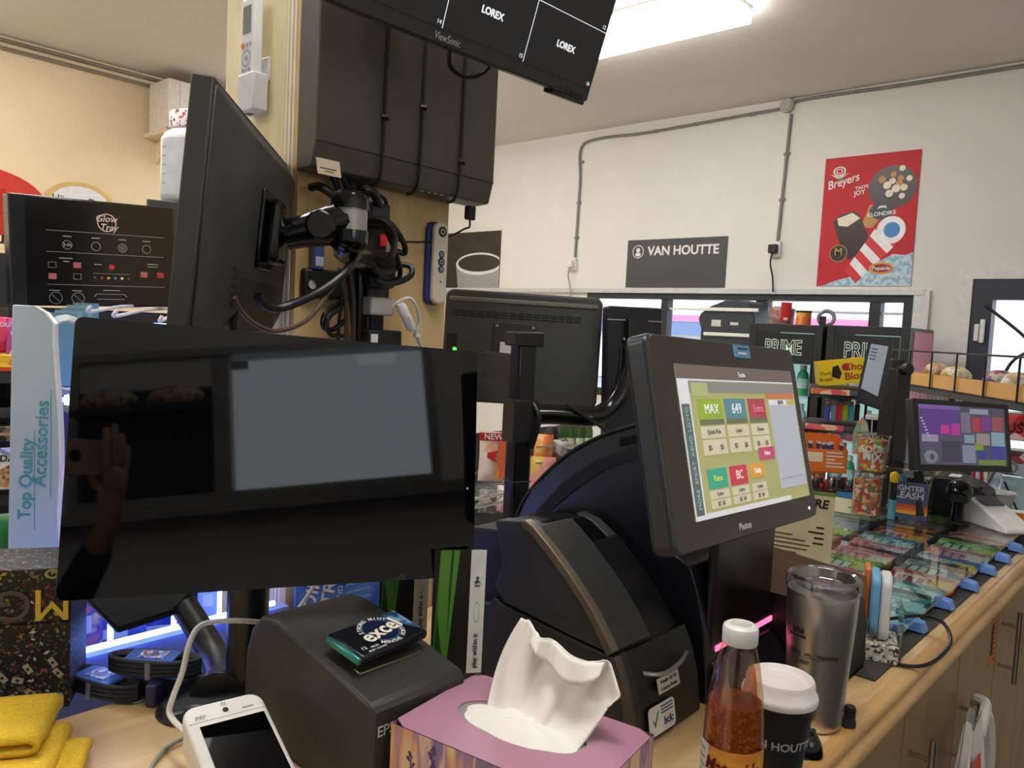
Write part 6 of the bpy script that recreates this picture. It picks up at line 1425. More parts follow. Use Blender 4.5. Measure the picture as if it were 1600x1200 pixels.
MB().tube([(-.05, -.004, .16), (.0, -.004, .06), (.05, -.004, .02)], .003, 6).build('wire', BLK, t); MB().tube([(-.05, -.006, .03), (.0, -.006, .06), (.06, -.006, .09)], .003, 6).build('wire', BLK, t)
# slim standing sign between pole and screen
b = P(1424, 735, 2.75); t = thing('standing_sign', 'tall thin pink and grey card standing behind the counter screen', 'sign', face((b.x, b.y, ZG), off=10))
z0_ = P(1424, 622, 2.75).z-ZG; zm = P(1424, 665, 2.75).z-ZG
MB().prism([(-.03, 0), (.035, 0), (.035, zm), (-.025, zm)], 0, .006).build('grey_card', M('sign_grey', (150, 160, 176), .5), t, smooth=False); MB().prism([(-.014, zm), (.03, zm), (.014, z0_)], 0, .006).build('pink_card', M('sign_pink', (216, 96, 128), .5), t, smooth=False)
MB().cyl((.036, .0, 0), (.030, .0, z0_), .004, n=8).build('support', CHR, t)
# ================================================================== wire shelves beyond the pole
fo = P(840, 820, 3.0)
t = thing('wire_shelf', 'chrome wire shelving behind the monitor pole', 'shelf', face((fo.x, fo.y, 0), 0))
zA = P(768, 757, 3.0).z; zB = P(768, 803, 3.0).z; zC = P(880, 705, 3.0).z
CW = M('chrome_wire', (206, 208, 210), .2, 1)
def trussshelf(z_, x0_, x1_):
    MB().tube([(x0_, 0, z_), (x1_, 0, z_)], .006, 8, smooth=0).build('rail', CW, t); MB().tube([(x0_, 0, z_-.03), (x1_, 0, z_-.03)], .006, 8, smooth=0).build('rail', CW, t)
    n = int((x1_-x0_)/.05); MB().tube([(x0_+(x1_-x0_)*k/n, 0, z_-(.03 if k % 2 else 0)) for k in range(n+1)], .003, 6, smooth=0).build('truss_wire', CW, t)
    MB().tube([(x0_, .35, z_), (x1_, .35, z_)], .006, 8, smooth=0).build('rail', CW, t)
    for k in range(n*2): MB().tube([(x0_+(x1_-x0_)*k/(n*2), 0, z_+.002), (x0_+(x1_-x0_)*k/(n*2), .35, z_+.002)], .002, 5, smooth=0).build('wire', CW, t)
trussshelf(zA, -.5, .75); trussshelf(zB-.02, -.5, .75)
MB().tube([(-.05, -.02, zC+.02), (.2, -.03, zC+.01), (.45, -.02, zC-.03), (.6, 0, zC-.08)], .004, 6).build('basket_wire', CW, t); MB().tube([(-.05, -.02, zC-.04), (.2, -.03, zC-.05), (.45, -.02, zC-.09)], .004, 6).build('basket_wire', CW, t)
for xk in (-.5, .75):
    for yk in (0, .35): MB().cyl((xk, yk, 0), (xk, yk, 1.18), .012, n=10).build('upright', CW, t)
MB().box(-.5, .75, .36, .37, .3, zA+.16).build('back_panel', M('shelf_back', (70, 66, 62), .6), t, smooth=False)
def onshelf(name, lab, cat, px, py, wpx, hpx, d, fn, grp=None):
    b = P(px, py, d); t = thing(name, lab, cat, face(b, off=0), grp); w_, h_ = size(wpx, d), size(hpx, d); fn(t, w_, h_); return t
def pouch(pal, extra=None, sc=30):
    def f(t, w_, h_):
        nm_ = 'pouch_%s' % ('_'.join(map(str, pal[0])))
        for s_ in (-1, 1): MB().grid(lambda u_, v_: ((u_-.5)*w_*(1-.05*sin(pi*v_)), s_*.03*sin(pi*u_)*max(0, sin(pi*v_))**.6, v_*h_), 14, 14).build('film', Mpal(nm_, pal, sc), t, fix=False, ang=80)
        if extra: extra(t, w_, h_)
    return f
def prot(t, w_, h_):
    patch(t, -w_/2, w_/2, h_*.84, h_, M('pouch_red', (190, 36, 50), .4), -.036, 'header_band'); text(t, 'NEW', 0, h_*.92, .03, INKW, y=-.038, bold=.02)
    patch(t, w_*.2, w_*.48, h_*.1, h_*.82, M('pouch_orange', (226, 110, 70), .4), -.036, 'side_band')
    MB().prism([(-.02, h_*.6), (.02, h_*.66), (.01, h_*.5), (.02, h_*.42), (-.02, h_*.5)], -.038, -.036).build('emblem', INKR, t, smooth=False)
    MB().box(w_*.1, w_*.28, -.038, -.036, h_*.1, h_*.32).build('glass_print', M('glass_orange', (214, 150, 70), .5), t, smooth=False)
onshelf('protein_pouch', 'white and orange protein pouch with red header behind the pole', 'pouch', 768, 752, 44, 78, 2.95, pouch([(226, 206, 190), (232, 216, 200), (236, 180, 150)], prot))
onshelf('snack_bag', 'grey silver snack bag on the lower wire shelf', 'bag', 762, 802, 30, 38, 2.95, pouch([(120, 120, 120), (180, 180, 178), (80, 80, 80)]))
onshelf('snack_bag', 'pink and white striped bag on the lower wire shelf', 'bag', 785, 802, 20, 44, 2.92, pouch([(226, 170, 180), (236, 220, 220), (150, 60, 70)]))
onshelf('chip_bag', 'orange chip bag standing behind the basket wire', 'bag', 848, 720, 30, 42, 3.0, pouch([(232, 140, 80), (240, 180, 110), (214, 90, 60)]))
onshelf('chip_bag', 'pink chip bag with yellow chips below the basket wire', 'bag', 846, 765, 40, 52, 2.98, pouch([(230, 160, 150), (224, 190, 90), (236, 200, 190)], sc=14))
onshelf('snack_bag', 'dark grey patterned bag beside the orange chip bag', 'bag', 872, 735, 26, 48, 3.02, pouch([(60, 58, 60), (150, 146, 146), (110, 60, 70), (200, 200, 200)]))
for k, px in enumerate((876, 890, 904, 918)):
    def bt(t, w_, h_):
        MB().lathe([(0, 0), (.017, 0), (.017, .1), (.008, .14), (.008, .18), (0, .18)], 14, cap=False).build('bottle', M('dark_green_glass', (60, 96, 50), .15), t, ang=50); wrapband(t, .03, .075, .0174, .0174, -70, 70, M('pale_label', (200, 206, 180), .5), 'label', 8)
    onshelf('green_bottle', 'dark green bottle on the shelf behind the curved tube', 'bottle', px, 712, 14, 40, 3.25, bt, 'green bottles behind the tube')
onshelf('black_bottle', 'black bottle with a white label next to the green bottles', 'bottle', 860, 712, 18, 38, 3.2, lambda t, w_, h_: (MB().lathe([(0, 0), (.03, 0), (.03, .09), (.014, .12), (0, .12)], 14, cap=False).build('bottle', BLK, t, ang=50), wrapband(t, .02, .07, .0305, .0305, -60, 60, PAPER, 'label', 8)))
# ================================================================== lit accessory display on the customer side
LEDB = M('led_strip', (200, 215, 255), .4, emit=15, ecol=(110, 140, 255), var=0)
ACB = M('display_blue', (50, 70, 150), .5); ACP = M('display_pale', (120, 140, 200), .4)
t = thing('accessory_display', 'tall accessory display edged with glowing white blue light strips', 'display', T(-1.25, .35, 0))
xb, yE = -.81, .455
MB().box(xb, -.005, .06, yE, 0, .80).build('plinth', DARK, t, smooth=False)
MB().box(xb, -.005, .06, yE, .80, .83).build('bottom_shelf', ACP, t, smooth=False)
MB().box(xb-.012, xb, .27, .86, 0, 1.46).build('back_panel', ACB, t, smooth=False)
MB().box(xb, xb+.10, .19, .86, 1.435, 1.455).build('top_shelf', DARK, t, smooth=False)
MB().box(xb, xb+.32, .20, .86, 1.125, 1.135).build('middle_shelf', ACP, t, smooth=False)
MB().box(-.035, -.005, 0, yE, .83, .93).build('front_lip', ACP, t, smooth=False)
def led(a, b, r=.0045): return MB().cyl(a, b, r, n=8).build('glow_strip', LEDB, t)
led((0, .02, .945), (0, .42, .945), .005)
for yy in (.135, .235): led((0, yy, .945), (0, yy, 1.12), .0045)
o_ = V((-1.25, .35, 0))
for (px, py, dz) in ((92, 625, .02), (88, 765, .02)):
    p = PX(px, py, -1.66)-o_; led(p, p+V((0, .34, 0))); q = PX(px+12, py, -1.66)-o_; led(q-V((0, 0, .012)), q+V((0, 0, dz)))
led((xb+.02, .3, 1.43), (xb+.02, .8, 1.43)); led((xb+.02, .44, .85), (xb+.02, .44, 1.1)); led((xb+.02, .44, .93), (xb+.02, .8, .93), .003)
p = PX(343, 940, -1.45)-o_; led(p-V((0, 0, .05)), p+V((0, 0, .06)))
HKM = M('hook_white', (225, 225, 228), .4)
for (p0_, p1_) in (((225, 478), (140, 487)), ((262, 482), (180, 494)), ((285, 490), (250, 502))):
    a_ = PX(*p0_, -2.05)-o_; c_ = PX(*p1_, -1.72)-o_; MB().tube([a_, a_.lerp(c_, .5)+V((0, 0, .004)), c_, c_+V((.02, -.004, .012))], .004, 8).build('hook', HKM, t)
# printed side panel
ptop = P(62, 478, 1.32); pbot = P(54, 878, 1.28)
sp_ = thing('display_sign', 'pale upright sign reading top quality accessories beside the lit display', 'sign', frame(pbot, V((.60, .80, 0)), V((.80, -.60, -.02))))
hS = ptop.z-pbot.z; wS = .064
def curve(z): 
    k = z/hS; return wS/2 + .006*sin(pi*(k-.1)*1.6) + (.012*(1-k/.18) if k < .18 else 0)
o = [(-wS/2, 0)]; 
right = [(curve(hS*k/14), hS*k/14) for k in range(13)] + [(wS/2-.004, hS*.935), (wS/2-.016, hS*.975), (wS/2-.034, hS)]
sh = MB().prism([(-wS/2-.008, 0)] + right + [(-wS/2, hS)], 0, .012).build('panel', M('sign_pale_blue', (186, 204, 220), .35, var=.04, scale=14), sp_, bevel=.002)
MB().prism([(a-.002, b) for a, b in right] + [(a+.002, b) for a, b in right[::-1]], -.001, .013).build('edge_trim', M('edge_white', (236, 240, 244), .3), sp_, smooth=False)
CYA = M('cyan_ink', (70, 160, 185), .5)
text(sp_, 'Top Quality', -.012, hS*.33, .027, CYA, rot=88, bold=.012, sx=1); text(sp_, 'Accessories', .010, hS*.47, .029, CYA, rot=88, bold=.012)
MB().box(-.0005, .0005, -.0006, 0, hS*.13, hS*.52).build('underline', CYA, sp_, mtx=T(.0, 0, 0), smooth=False); MB().box(-.0005, .0005, -.0006, 0, hS*.26, hS*.68).build('underline', CYA, sp_, mtx=T(.024, 0, 0), smooth=False)
MB().box(-.006, .006, .004, .008, -.075, 0).build('stake', WHT, sp_, smooth=False)
# cards on the top hooks and coils of white cable
for k in range(5):
    p = P(98+9*k, 512, 1.62+.03*k); c = thing('hanging_card', 'pale teal backing card hanging on the display hooks', 'card', face((p.x, p.y, p.z-.02), off=0), 'teal cards on the display hooks')
    MB().box(-.025, .025, 0, .003, -.10, .05+.006*k).build('card', M('teal_card_%d' % (k % 2), [(110, 160, 170), (150, 180, 180)][k % 2], .5), c, smooth=False); MB().cyl((0, -.002, .035), (0, .005, .035), .004, n=10).build('hole_ring', WHT, c)
for (px, py, r_, lab, mt_) in ((104, 555, .05, 'coil of white charging cable on a hook behind the sign', M('cable_white', (200, 206, 214), .4)), (96, 690, .045, 'coil of grey braided cable on a hook lower down', M('cable_braid', (120, 124, 130), .5))):
    p = P(px, py, 1.42); c = thing('cable_coil', lab, 'cable', face(p, off=10))
    for j in range(4): MB().tube([(r_*(.72+.05*j)*cos(2*pi*i/20), .006*j-.01, (r_+.012)*(1+.04*j)*sin(2*pi*i/20)) for i in range(20)], .0036, 7, smooth=0, closed=True).build('loop', mt_, c)
    MB().box(-.016, .016, -.02, .02, -.01, .008).build('wrap', M('wrap_clear', (190, 200, 210), .3), c, mtx=T(-r_*.8, 0, -.02), bevel=.002)
p = P(92, 740, 1.45); c = thing('blister_pack', 'blue clear blister pack hanging beside the light strips', 'pack', face(p, off=8)); MB().box(-.022, .022, 0, .004, -.03, .06).build('card', M('pack_blue', (50, 80, 160), .4), c, smooth=False); MB().box(-.018, .018, -.014, 0, -.02, .035).build('bubble', Mclear('clear_sheet'), c, bevel=.003)
# blue lit posters and small goods in the display
b = V((-1.62, 1.02, 1.0)); 
pp = PX(520, 940, -1.262); c = thing('promo_card', 'blue lit promotional card with big white slanted letters', 'card', face((pp.x, pp.y, pp.z-.04), 0))
MB().box(-.085, .13, 0, .004, -.10, .12).build('sheet', Mpal('promo_blue', [(60, 100, 200), (90, 140, 226), (50, 90, 190)], 8, vor=False), c, smooth=False)
text(c, 'THE DIFF', -.055, .03, .040, INKW, y=-.001, rot=80, bold=.02, shear=.2); text(c, 'TO TRY', -.015, .035, .040, INKW, y=-.001, rot=80, bold=.02, shear=.2); text(c, 'AROUND', .012, .035, .016, INKW, y=-.001, rot=80)
for k in range(7): MB().box(.03, .09, -.0006, 0, .0+.016*k, .004+.016*k).build('print', M('promo_pale', (130, 170, 236), .5), c, smooth=False)
for (px, py, w_, h_, col_, lab) in ((125, 985, .035, .06, [(210, 150, 110), (190, 120, 150), (70, 90, 180), (226, 190, 160)], 'small multicolour accessory box behind the lower light strip'), (170, 985, .06, .035, [(60, 80, 180), (90, 120, 210), (40, 60, 150)], 'blue accessory pack between the light strips'), (245, 975, .05, .03, [(60, 80, 180), (80, 110, 200), (40, 60, 150)], 'blue accessory pack closest to the till monitor column'), (325, 940, .02, .05, [(190, 200, 230), (160, 180, 226)], 'tall pale pack lit by the display')):
    p = PX(px, py, -1.42 if px < 300 else -1.5); c = thing('accessory_pack', lab, 'pack', face((p.x, p.y, max(p.z-.03, .832)), off=0)); MB().box(-w_, w_, 0, .03, 0, h_*2).build('box', Mpal('acc_'+str(px), col_, 24, vor=False), c, bevel=.002); MB().box(-w_*.5, w_*.5, -.0006, 0, h_*.4, h_*.9).build('print', M('acc_print', (200, 210, 240), .5), c, smooth=False)
# ================================================================== braided cable packs on the counter
NAV = M('pack_navy', (44, 48, 90), .4); BRA = M('braid_dark', (42, 42, 54), .6, bump=.5, scale=900)
def cablepack(px, py, z, rot, lab, L_=.10, label=True, tilt=0):
    p = PZ(px, py, z); t = thing('braided_cable', lab, 'cable', T(p.x, p.y, z) @ RZ(rot) @ RX(tilt))
    for j in range(12):
        r_ = .012+.0042*(j % 3); z_ = .004+.0055*(j//3)+.0012*(j % 3)
        pts = [(L_/2*cos(a)*(1 if abs(cos(a)) > .3 else 1), r_*sin(a), z_) for a in [2*pi*i/20 for i in range(20)]]
        MB().tube(pts, .0030, 7, smooth=0, closed=True).build('braid_loop', BRA, t)
    MB().box(-.004, .004, -.024, .024, 0, .024).build('tie_band', M('tie_grey', (130, 130, 150), .5), t, mtx=T(.0, 0, .0), bevel=.002)
    if label:
        lb = MB().box(-.035, .03, -.018, .018, .023, .0255).build('label_card', M('cable_label', (70, 110, 190), .25), t, smooth=False)
        MB().box(-.02, .015, -.012, .012, .0255, .0262).build('label_window', Mpal('label_img', [(120, 160, 226), (200, 214, 240), (160, 100, 120), (50, 80, 170)], 160), lb, smooth=False)
    return t
cablepack(160, 1083, CZ, 20, 'dark braided cable bundle with a clear label beside the speckled box', .12)
cablepack(248, 1080, CZ, 42, 'lower dark braided cable bundle with a navy strap', .12)
cablepack(242, 1052, CZ+.03, 42, 'upper dark braided cable bundle stacked on another', .12)
p = PZ(212, 1096, CZ); t = thing('hang_tag', 'clear punched hang tag lying on the counter', 'tag', T(p.x, p.y, CZ) @ RZ(35)); MB().box(-.03, .03, -.012, .012, .0003, .0015).build('tag', Mclear('clear_sheet'), t, smooth=False); MB().tube([(.008*cos(2*pi*i/14), .008*sin(2*pi*i/14), .002) for i in range(14)], .001, 6, smooth=0, closed=True).build('hole_ring', M('tag_edge', (150, 160, 190), .3), t); MB().box(.02, .035, -.013, .013, .0003, .03).build('strap', NAV, t, bevel=.003)
# ================================================================== speckled black box
cr_ = PZ(108, 1105, CZ); nx = V((.86, -.51, 0)).normalized(); exx = V((.51, .86, 0)).normalized()
wB, hB = .22, P(112, 878, dep(cr_)+.01).z-CZ
t = thing('speckled_box', 'tall black box speckled with coloured confetti and upside down letters', 'box', frame(cr_-exx*.0, exx, nx))
SPK = Mpal('confetti_print', [(15, 15, 20)]*16 + [(110, 110, 104), (100, 34, 44), (34, 64, 66), (110, 90, 50)], 330, rough=.6)
MB().box(-wB, 0, 0, .10, 0, hB*.62).build('carton', SPK, t, bevel=.002); MB().box(-wB-.001, .001, -.001, .101, hB*.62, hB).build('lid', SPK, t, bevel=.002)
CCOL = [(200, 196, 180), (170, 40, 50), (180, 150, 60), (60, 110, 110), (110, 100, 120)]
random.seed(9)
for k in range(90):
    x_, z_ = random.uniform(-.10, -.003), random.uniform(.01, hB-.004); s_ = random.uniform(.0008, .0022); a = random.uniform(0, pi)
    MB().prism([(x_+s_*2.2*cos(a), z_+s_*2.2*sin(a)), (x_-s_*sin(a), z_+s_*cos(a)), (x_-s_*2.2*cos(a), z_-s_*2.2*sin(a)), (x_+s_*sin(a), z_-s_*cos(a))], -.0016, -.0008).build('confetti', M('conf_%d' % (k % 5), CCOL[k % 5], .5), t, smooth=False)
for k in range(11):
    x_, z_ = random.uniform(-.09, -.01), random.uniform(.01, hB*.42); a = random.uniform(-60, 60)
    bn = MB().box(-.0065, .0065, -.0018, -.001, -.0035, .0035).build('banknote_print', M('note_pale', (170, 170, 140), .5), t, mtx=T(x_, 0, z_) @ RY(a), smooth=False); disc(bn, 0, 0, .002, INKB, y=-.0022, n=8)
text(t, 'M', -.020, hB*.76, .058, M('letter_gold', (206, 180, 70), .4), y=-.003, bold=.0, rot=180, ext=.001); text(t, 'G', -.062, hB*.765, .056, M('letter_grey', (70, 68, 72), .4), y=-.003, bold=.0, rot=180, ext=.001); text(t, 'i', -.092, hB*.765, .060, M('letter_red', (190, 40, 50), .4), y=-.003, bold=.0, rot=180, ext=.001)
ring(t, -.02, hB*.965, .009, .004, M('planet_gold', (150, 150, 80), .5), y=-.003, sz=.7)
# ================================================================== yellow cloth
t = thing('microfibre_cloth', 'folded bright yellow microfibre cloth in front of the speckled box', 'cloth', T(*PZ(40, 1190, CZ)))
CLO = M('cloth_yellow', (226, 186, 48), .95, var=.12, scale=250, bump=.8)
o0 = PZ(60, 1170, CZ)
# layered folded cloth: three soft folded slabs
e1 = V((.51, .86, 0)).normalized(); e2 = V((.86, -.51, 0)).normalized()
def fold_slab(cu, cv, lu, lv, z0, th, sag, name):
    N_ = 14
    def f(u_, v_):
        # closed loop across v: bottom sheet, rounded fold, top sheet
        x = (u_-.5)*lu
        k = v_*2
        if k < .9: yy, zz_ = lerp(-lv/2, lv/2-th/2, k/.9), 0
        elif k > 1.1: yy, zz_ = lerp(lv/2-th/2, -lv/2, (k-1.1)/.9), th
        else:
            a = -pi/2+pi*(k-.9)/.2; yy, zz_ = lv/2-th/2+th/2*cos(a), th/2+th/2*sin(a)
        wv = .004*sin(9*u_+3*cv)+sag*u_
        return o0*0 + e1*(yy+cu) + e2*(x+cv) + V((0, 0, z0+zz_*(1-.25*u_)+max(0, wv)))
    return MB().grid(f, 12, 36).build(name, CLO, t, fix=False, ang=80, solid=.006)
fold_slab(-.062, -.005, .11, .17, .030, .018, .003, 'top_fold')
fold_slab(-.045, .03, .11, .17, .012, .016, .002, 'middle_fold')
fold_slab(-.02, .06, .13, .17, .007, .009, .0, 'bottom_fold')
# ================================================================== white payment terminal
q = [PZ(296, 1108, 1.01), PZ(398, 1072, 1.03)]
ex = (q[1]-q[0]); ex.z = 0; wT = ex.length; ex.normalize(); back = V((-ex.y, ex.x, 0)); back = back if back.dot(V((-1, 0, 0))) > 0 else -back
back = V((-.97, .18, 0)); ex = V((.18, .97, 0)).normalized()
tilt = 18
o = PZ(345, 1092, 1.031)
fm = frame(o, ex, V((0.32, -.06, 1)))
t = thing('payment_terminal', 'white handheld payment terminal with a black screen', 'card terminal', fm)
wT, lT = .088, .185
WT = M('terminal_white', (224, 220, 214), .35)
MB().prism(rrect(wT, lT, .016, 6, 0, -lT/2), 0, .020).build('casing', WT, t, bevel=.005, seg=3)
MB().prism(rrect(wT-.006, .07, .016, 6, 0, -.036), .018, .055).build('printer_bulge', WT, t, bevel=.010, seg=3)
MB().box(-wT/2+.012, wT/2-.006, -.0006, .001, -lT+.004, -.034).build('screen', GLS, t, smooth=False)
disc(t, 0, -.018, .0032, INKB, y=-.001, name='camera_lens', n=14); text(t, 'pay', -.028, -.020, .009, INKG, y=-.001, shear=.2); MB().box(.018, .030, -.0006, 0, -.022, -.020).build('print', INKG, t, smooth=False)
MB().box(-wT/2+.003, wT/2-.003, -.0004, .0005, -.0275, -.027).build('seam', INKG, t, smooth=False)
text(t, '32', .0, -.009, .006, INKG, y=-.001)
w = [P(405, 972, 1.02), P(365, 970, 1.0), P(318, 975, .98), P(298, 1000, .96), P(285, 1050, .94), P(270, 1090, .93), P(265, 1115, .925), P(285, 1140, .90), P(300, 1150, .87)]
c = thing('white_cable', 'white charging cable curving from the stand column to the payment terminal', 'cable', T(*w[0])); MB().tube([p-w[0] for p in w], .0034, 8).build('sheath', WC, c)
w = [PZ(290, 1152, CZ+.006), PZ(265, 1165, CZ+.004), PZ(245, 1185, CZ+.004), PZ(230, 1210, CZ+.004)]
c = thing('grey_cable', 'thin grey cable on the counter in front of the payment terminal', 'cable', T(*w[0])); MB().tube([p-w[0] for p in w], .0026, 8).build('sheath', M('grey_cord', (150, 150, 146), .5), c)
w = [PX(592, 545, -1.21), P(575, 700, 1.5), P(520, 850, 1.4), P(490, 915, 1.35), P(470, 945, 1.33), P(455, 965, 1.3), P(430, 965, 1.28), P(425, 985, 1.27)]
c = thing('grey_cable', 'thin grey cable hanging before the blue lit card', 'cable', T(*w[0])); MB().tube([p-w[0] for p in w], .003, 8).build('sheath', M('grey_cord', (150, 150, 146), .5), c)
# ================================================================== black tray box and white bottle on the display
TF = frame(V((-1.965, .7215, 1.59)), (.07, .997, .043), (.997, -.068, -.028))
t = thing('tray_box', 'black glossy light up tray box with white icons on top of the display', 'box', TF)
wd, ht = .352, .243
BXM = M('box_gloss_black', (20, 20, 22), .22)
MB().box(-wd/2, wd/2, 0, .05, -ht/2, ht/2).build('carton', BXM, t, bevel=.004)
MB().box(-wd/2+.002, -wd/2+.03, -.0012, .001, -ht/2+.002, ht/2-.002).build('shrink_fold', M('shrink_film', (44, 46, 50), .12), t, bevel=.0005)
LG = M('icon_grey', (190, 188, 184), .6)
u_ = lambda x: -wd/2+wd*x
v_ = lambda y: ht/2-ht*y
TY = -.0016
ring(t, u_(.56), v_(.20), .021, .0022, M('logo_cream', (226, 206, 190), .6), y=TY); text(t, 'Glow', u_(.555), v_(.165), .021, M('logo_cream', (226, 206, 190), .6), y=TY, shear=.25, bold=.015); text(t, 'Tray', u_(.57), v_(.245), .021, M('logo_cream', (226, 206, 190), .6), y=TY, shear=.25, bold=.015)
for yy in (.305, .50, .80): patch(t, u_(.20), u_(.925), v_(yy)-.0004, v_(yy)+.0004, LG, TY, 'rule')
for k, x in enumerate((.32, .49, .655, .81)): ring(t, u_(x), v_(.43), .010, .0009, LG, y=TY); patch(t, u_(x)-.009, u_(x)+.009, v_(.352)-.0009, v_(.352)+.0009, LG, TY)
text(t, '3-5h', u_(.32), v_(.43), .009, LG, y=TY, bold=.02); ring(t, u_(.655), v_(.43), .006, .0008, LG, y=TY); disc(t, u_(.655), v_(.43), .0018, LG, y=TY, n=8)
PK = M('icon_pink', (196, 110, 110), .6); RD = M('icon_red', (190, 60, 60), .6)
for x, y, m_ in ((.23, .725, PK), (.375, .615, PK), (.79, .68, PK), (.90, .68, RD)): patch(t, u_(x)-.008, u_(x)+.008, v_(y)-.0065, v_(y)+.0065, m_, TY, 'swatch', .0006, .0015)
def frm(x, y):
    for (a, b, c_, d_) in ((-.008, .008, .0058, .0065), (-.008, .008, -.0065, -.0058), (-.008, -.0073, -.0065, .0065), (.0073, .008, -.0065, .0065)): patch(t, u_(x)+a, u_(x)+b, v_(y)+c_, v_(y)+d_, LG, TY, 'swatch_outline')
frm(.23, .62); frm(.375, .72)
disc(t, u_(.585), v_(.62), .0065, RD, y=TY, name='swatch', n=16); patch(t, u_(.47), u_(.70), v_(.685)-.0003, v_(.685)+.0003, LG, TY, 'rule')
for k, c_ in enumerate(((90, 90, 90), (190, 60, 60), (220, 190, 60), (60, 150, 150), (225, 225, 225), (90, 90, 90))): disc(t, u_(.48+.042*k), v_(.725), .0032, M('dot_%d' % k, c_, .5), y=TY, name='swatch', n=10)
for x, y, w_ in ((.31, .555, .014), (.31, .585, .006), (.50, .60, .008), (.85, .575, .013), (.85, .60, .012), (.24, .855, .011), (.37, .855, .010), (.58, .845, .018)): patch(t, u_(x)-w_, u_(x)+w_, v_(y)-.0008, v_(y)+.0008, LG, TY)
for x in (.245, .375):
    ring(t, u_(x), v_(.925), .0135, .0009, LG, y=TY); bn = MB().box(-.011, .011, TY, TY+.0005, -.0004, .0004).build('print', LG, t, mtx=T(u_(x), 0, v_(.925)) @ RY(45), smooth=False)
for k in (-1, 1): patch(t, u_(.575)-.03, u_(.575)+.03, v_(.905)+k*.006-.0005, v_(.905)+k*.006+.0005, LG, TY); MB().box(-.005, .005, TY, TY+.0005, -.0005, .0005).build('print', LG, t, mtx=T(u_(.575)+k*.033, 0, v_(.905)+.003) @ RY(50*k), smooth=False)
b = P(304, 322, 2.25); t = thing('vitamin_bottle', 'big white supplement bottle with a patterned cap above the tray box', 'bottle', face(b))
r_, hB2 = size(50, 2.25), size(112, 2.25)
MB().lathe([(0, 0), (r_*.86, 0), (r_*.96, .008), (r_, .02), (r_, hB2*.86), (r_*.9, hB2*.94), (r_*.72, hB2), (r_*.72, hB2+.004)], 36, cap=False).build('bottle', M('bottle_white', (226, 228, 230), .3), t, ang=50)
MB().lathe([(0, hB2+.05), (r_*.74, hB2+.05), (r_*.78, hB2+.045), (r_*.78, hB2+.003), (0, hB2+.003)], 32, cap=False).build('cap', Mpal('cap_pattern', [(230, 230, 230), (236, 236, 236), (90, 90, 96), (200, 80, 90), (235, 235, 235)], 130), t, ang=40)
wrapband(t, .02, hB2*.84, r_*1.004, r_*1.004, -70, 70, M('label_cool', (206, 212, 222), .35), 'label')
wrapband(t, hB2*.68, hB2*.75, r_*1.01, r_*1.01, 8, 30, M('label_green', (50, 90, 60), .5), 'label_badge', 8)
for k in range(6): wrapband(t, hB2*(.60-.085*k), hB2*(.62-.085*k), r_*1.01, r_*1.01, 14, 28, INKG, 'label_line', 6); wrapband(t, hB2*(.595-.085*k), hB2*(.625-.085*k), r_*1.01, r_*1.01, 6, 9, INKB, 'label_icon', 3)
for k in range(5): wrapband(t, hB2*(.72-.12*k), hB2*(.73-.12*k), r_*1.01, r_*1.01, -68, -55, INKR if k < 2 else INKG, 'label_line', 5)
for k in range(2): wrapband(t, hB2*.08, hB2*.15, r_*1.01, r_*1.01, 5+13*k, 15+13*k, INKB, 'label_block', 4)
zb_ = P(304, 322, 2.25).z; t = thing('bottle_stand', 'dark shelf stand holding the supplement bottle', 'stand', face((b.x, b.y, 0)))
MB().box(-.12, .12, -.08, .10, zb_-.10, zb_-.002).build('top_block', M('stand_grey', (70, 70, 72), .5), t, bevel=.003); MB().box(-.13, .13, -.09, .11, zb_-.135, zb_-.10).build('shelf', BLK, t, smooth=False); MB().box(-.02, .02, .05, .09, 0, zb_-.135).build('leg', BLK, t, smooth=False); MB().box(-.13, .13, -.05, .11, 0, .03).build('foot', BLK, t, smooth=False)
# white carton on a wall shelf in the corner
b = PX(262, 200, -5.55); t = thing('white_carton', 'white carton on the high shelf of the cream wall', 'box', face((b.x, b.y, b.z), 0))
MB().box(0, .55, 0, .30, 0, .34).build('carton', M('carton_white', (226, 216, 206), .6), t, bevel=.003); MB().box(.08, .085, -.001, 0, 0, .34).build('seam', M('carton_seam', (190, 180, 170), .6), t, smooth=False); text(t, 'Box', .2, .06, .04, INKG, y=-.002)
MB().prism([(-.02, -.0), (.22, 0), (.12, .10)], -.10, -.01).build('open_flap', M('carton_grey', (190, 184, 176), .6), t, smooth=False)
t = thing('wall_shelf', 'narrow cream shelf board fixed to the cream wall', 'shelf', T(XL, b.y, b.z)); MB().box(.001, .37, -.02, .6, -.03, -.001).build('board', M('board_cream', (226, 206, 172), .7), t, smooth=False)
for yk in (.08, .5): MB().prism([(.001, -.03), (.3, -.03), (.001, -.2)], yk-.01, yk+.01).build('bracket', M('board_cream', (226, 206, 172), .7), t, smooth=False)
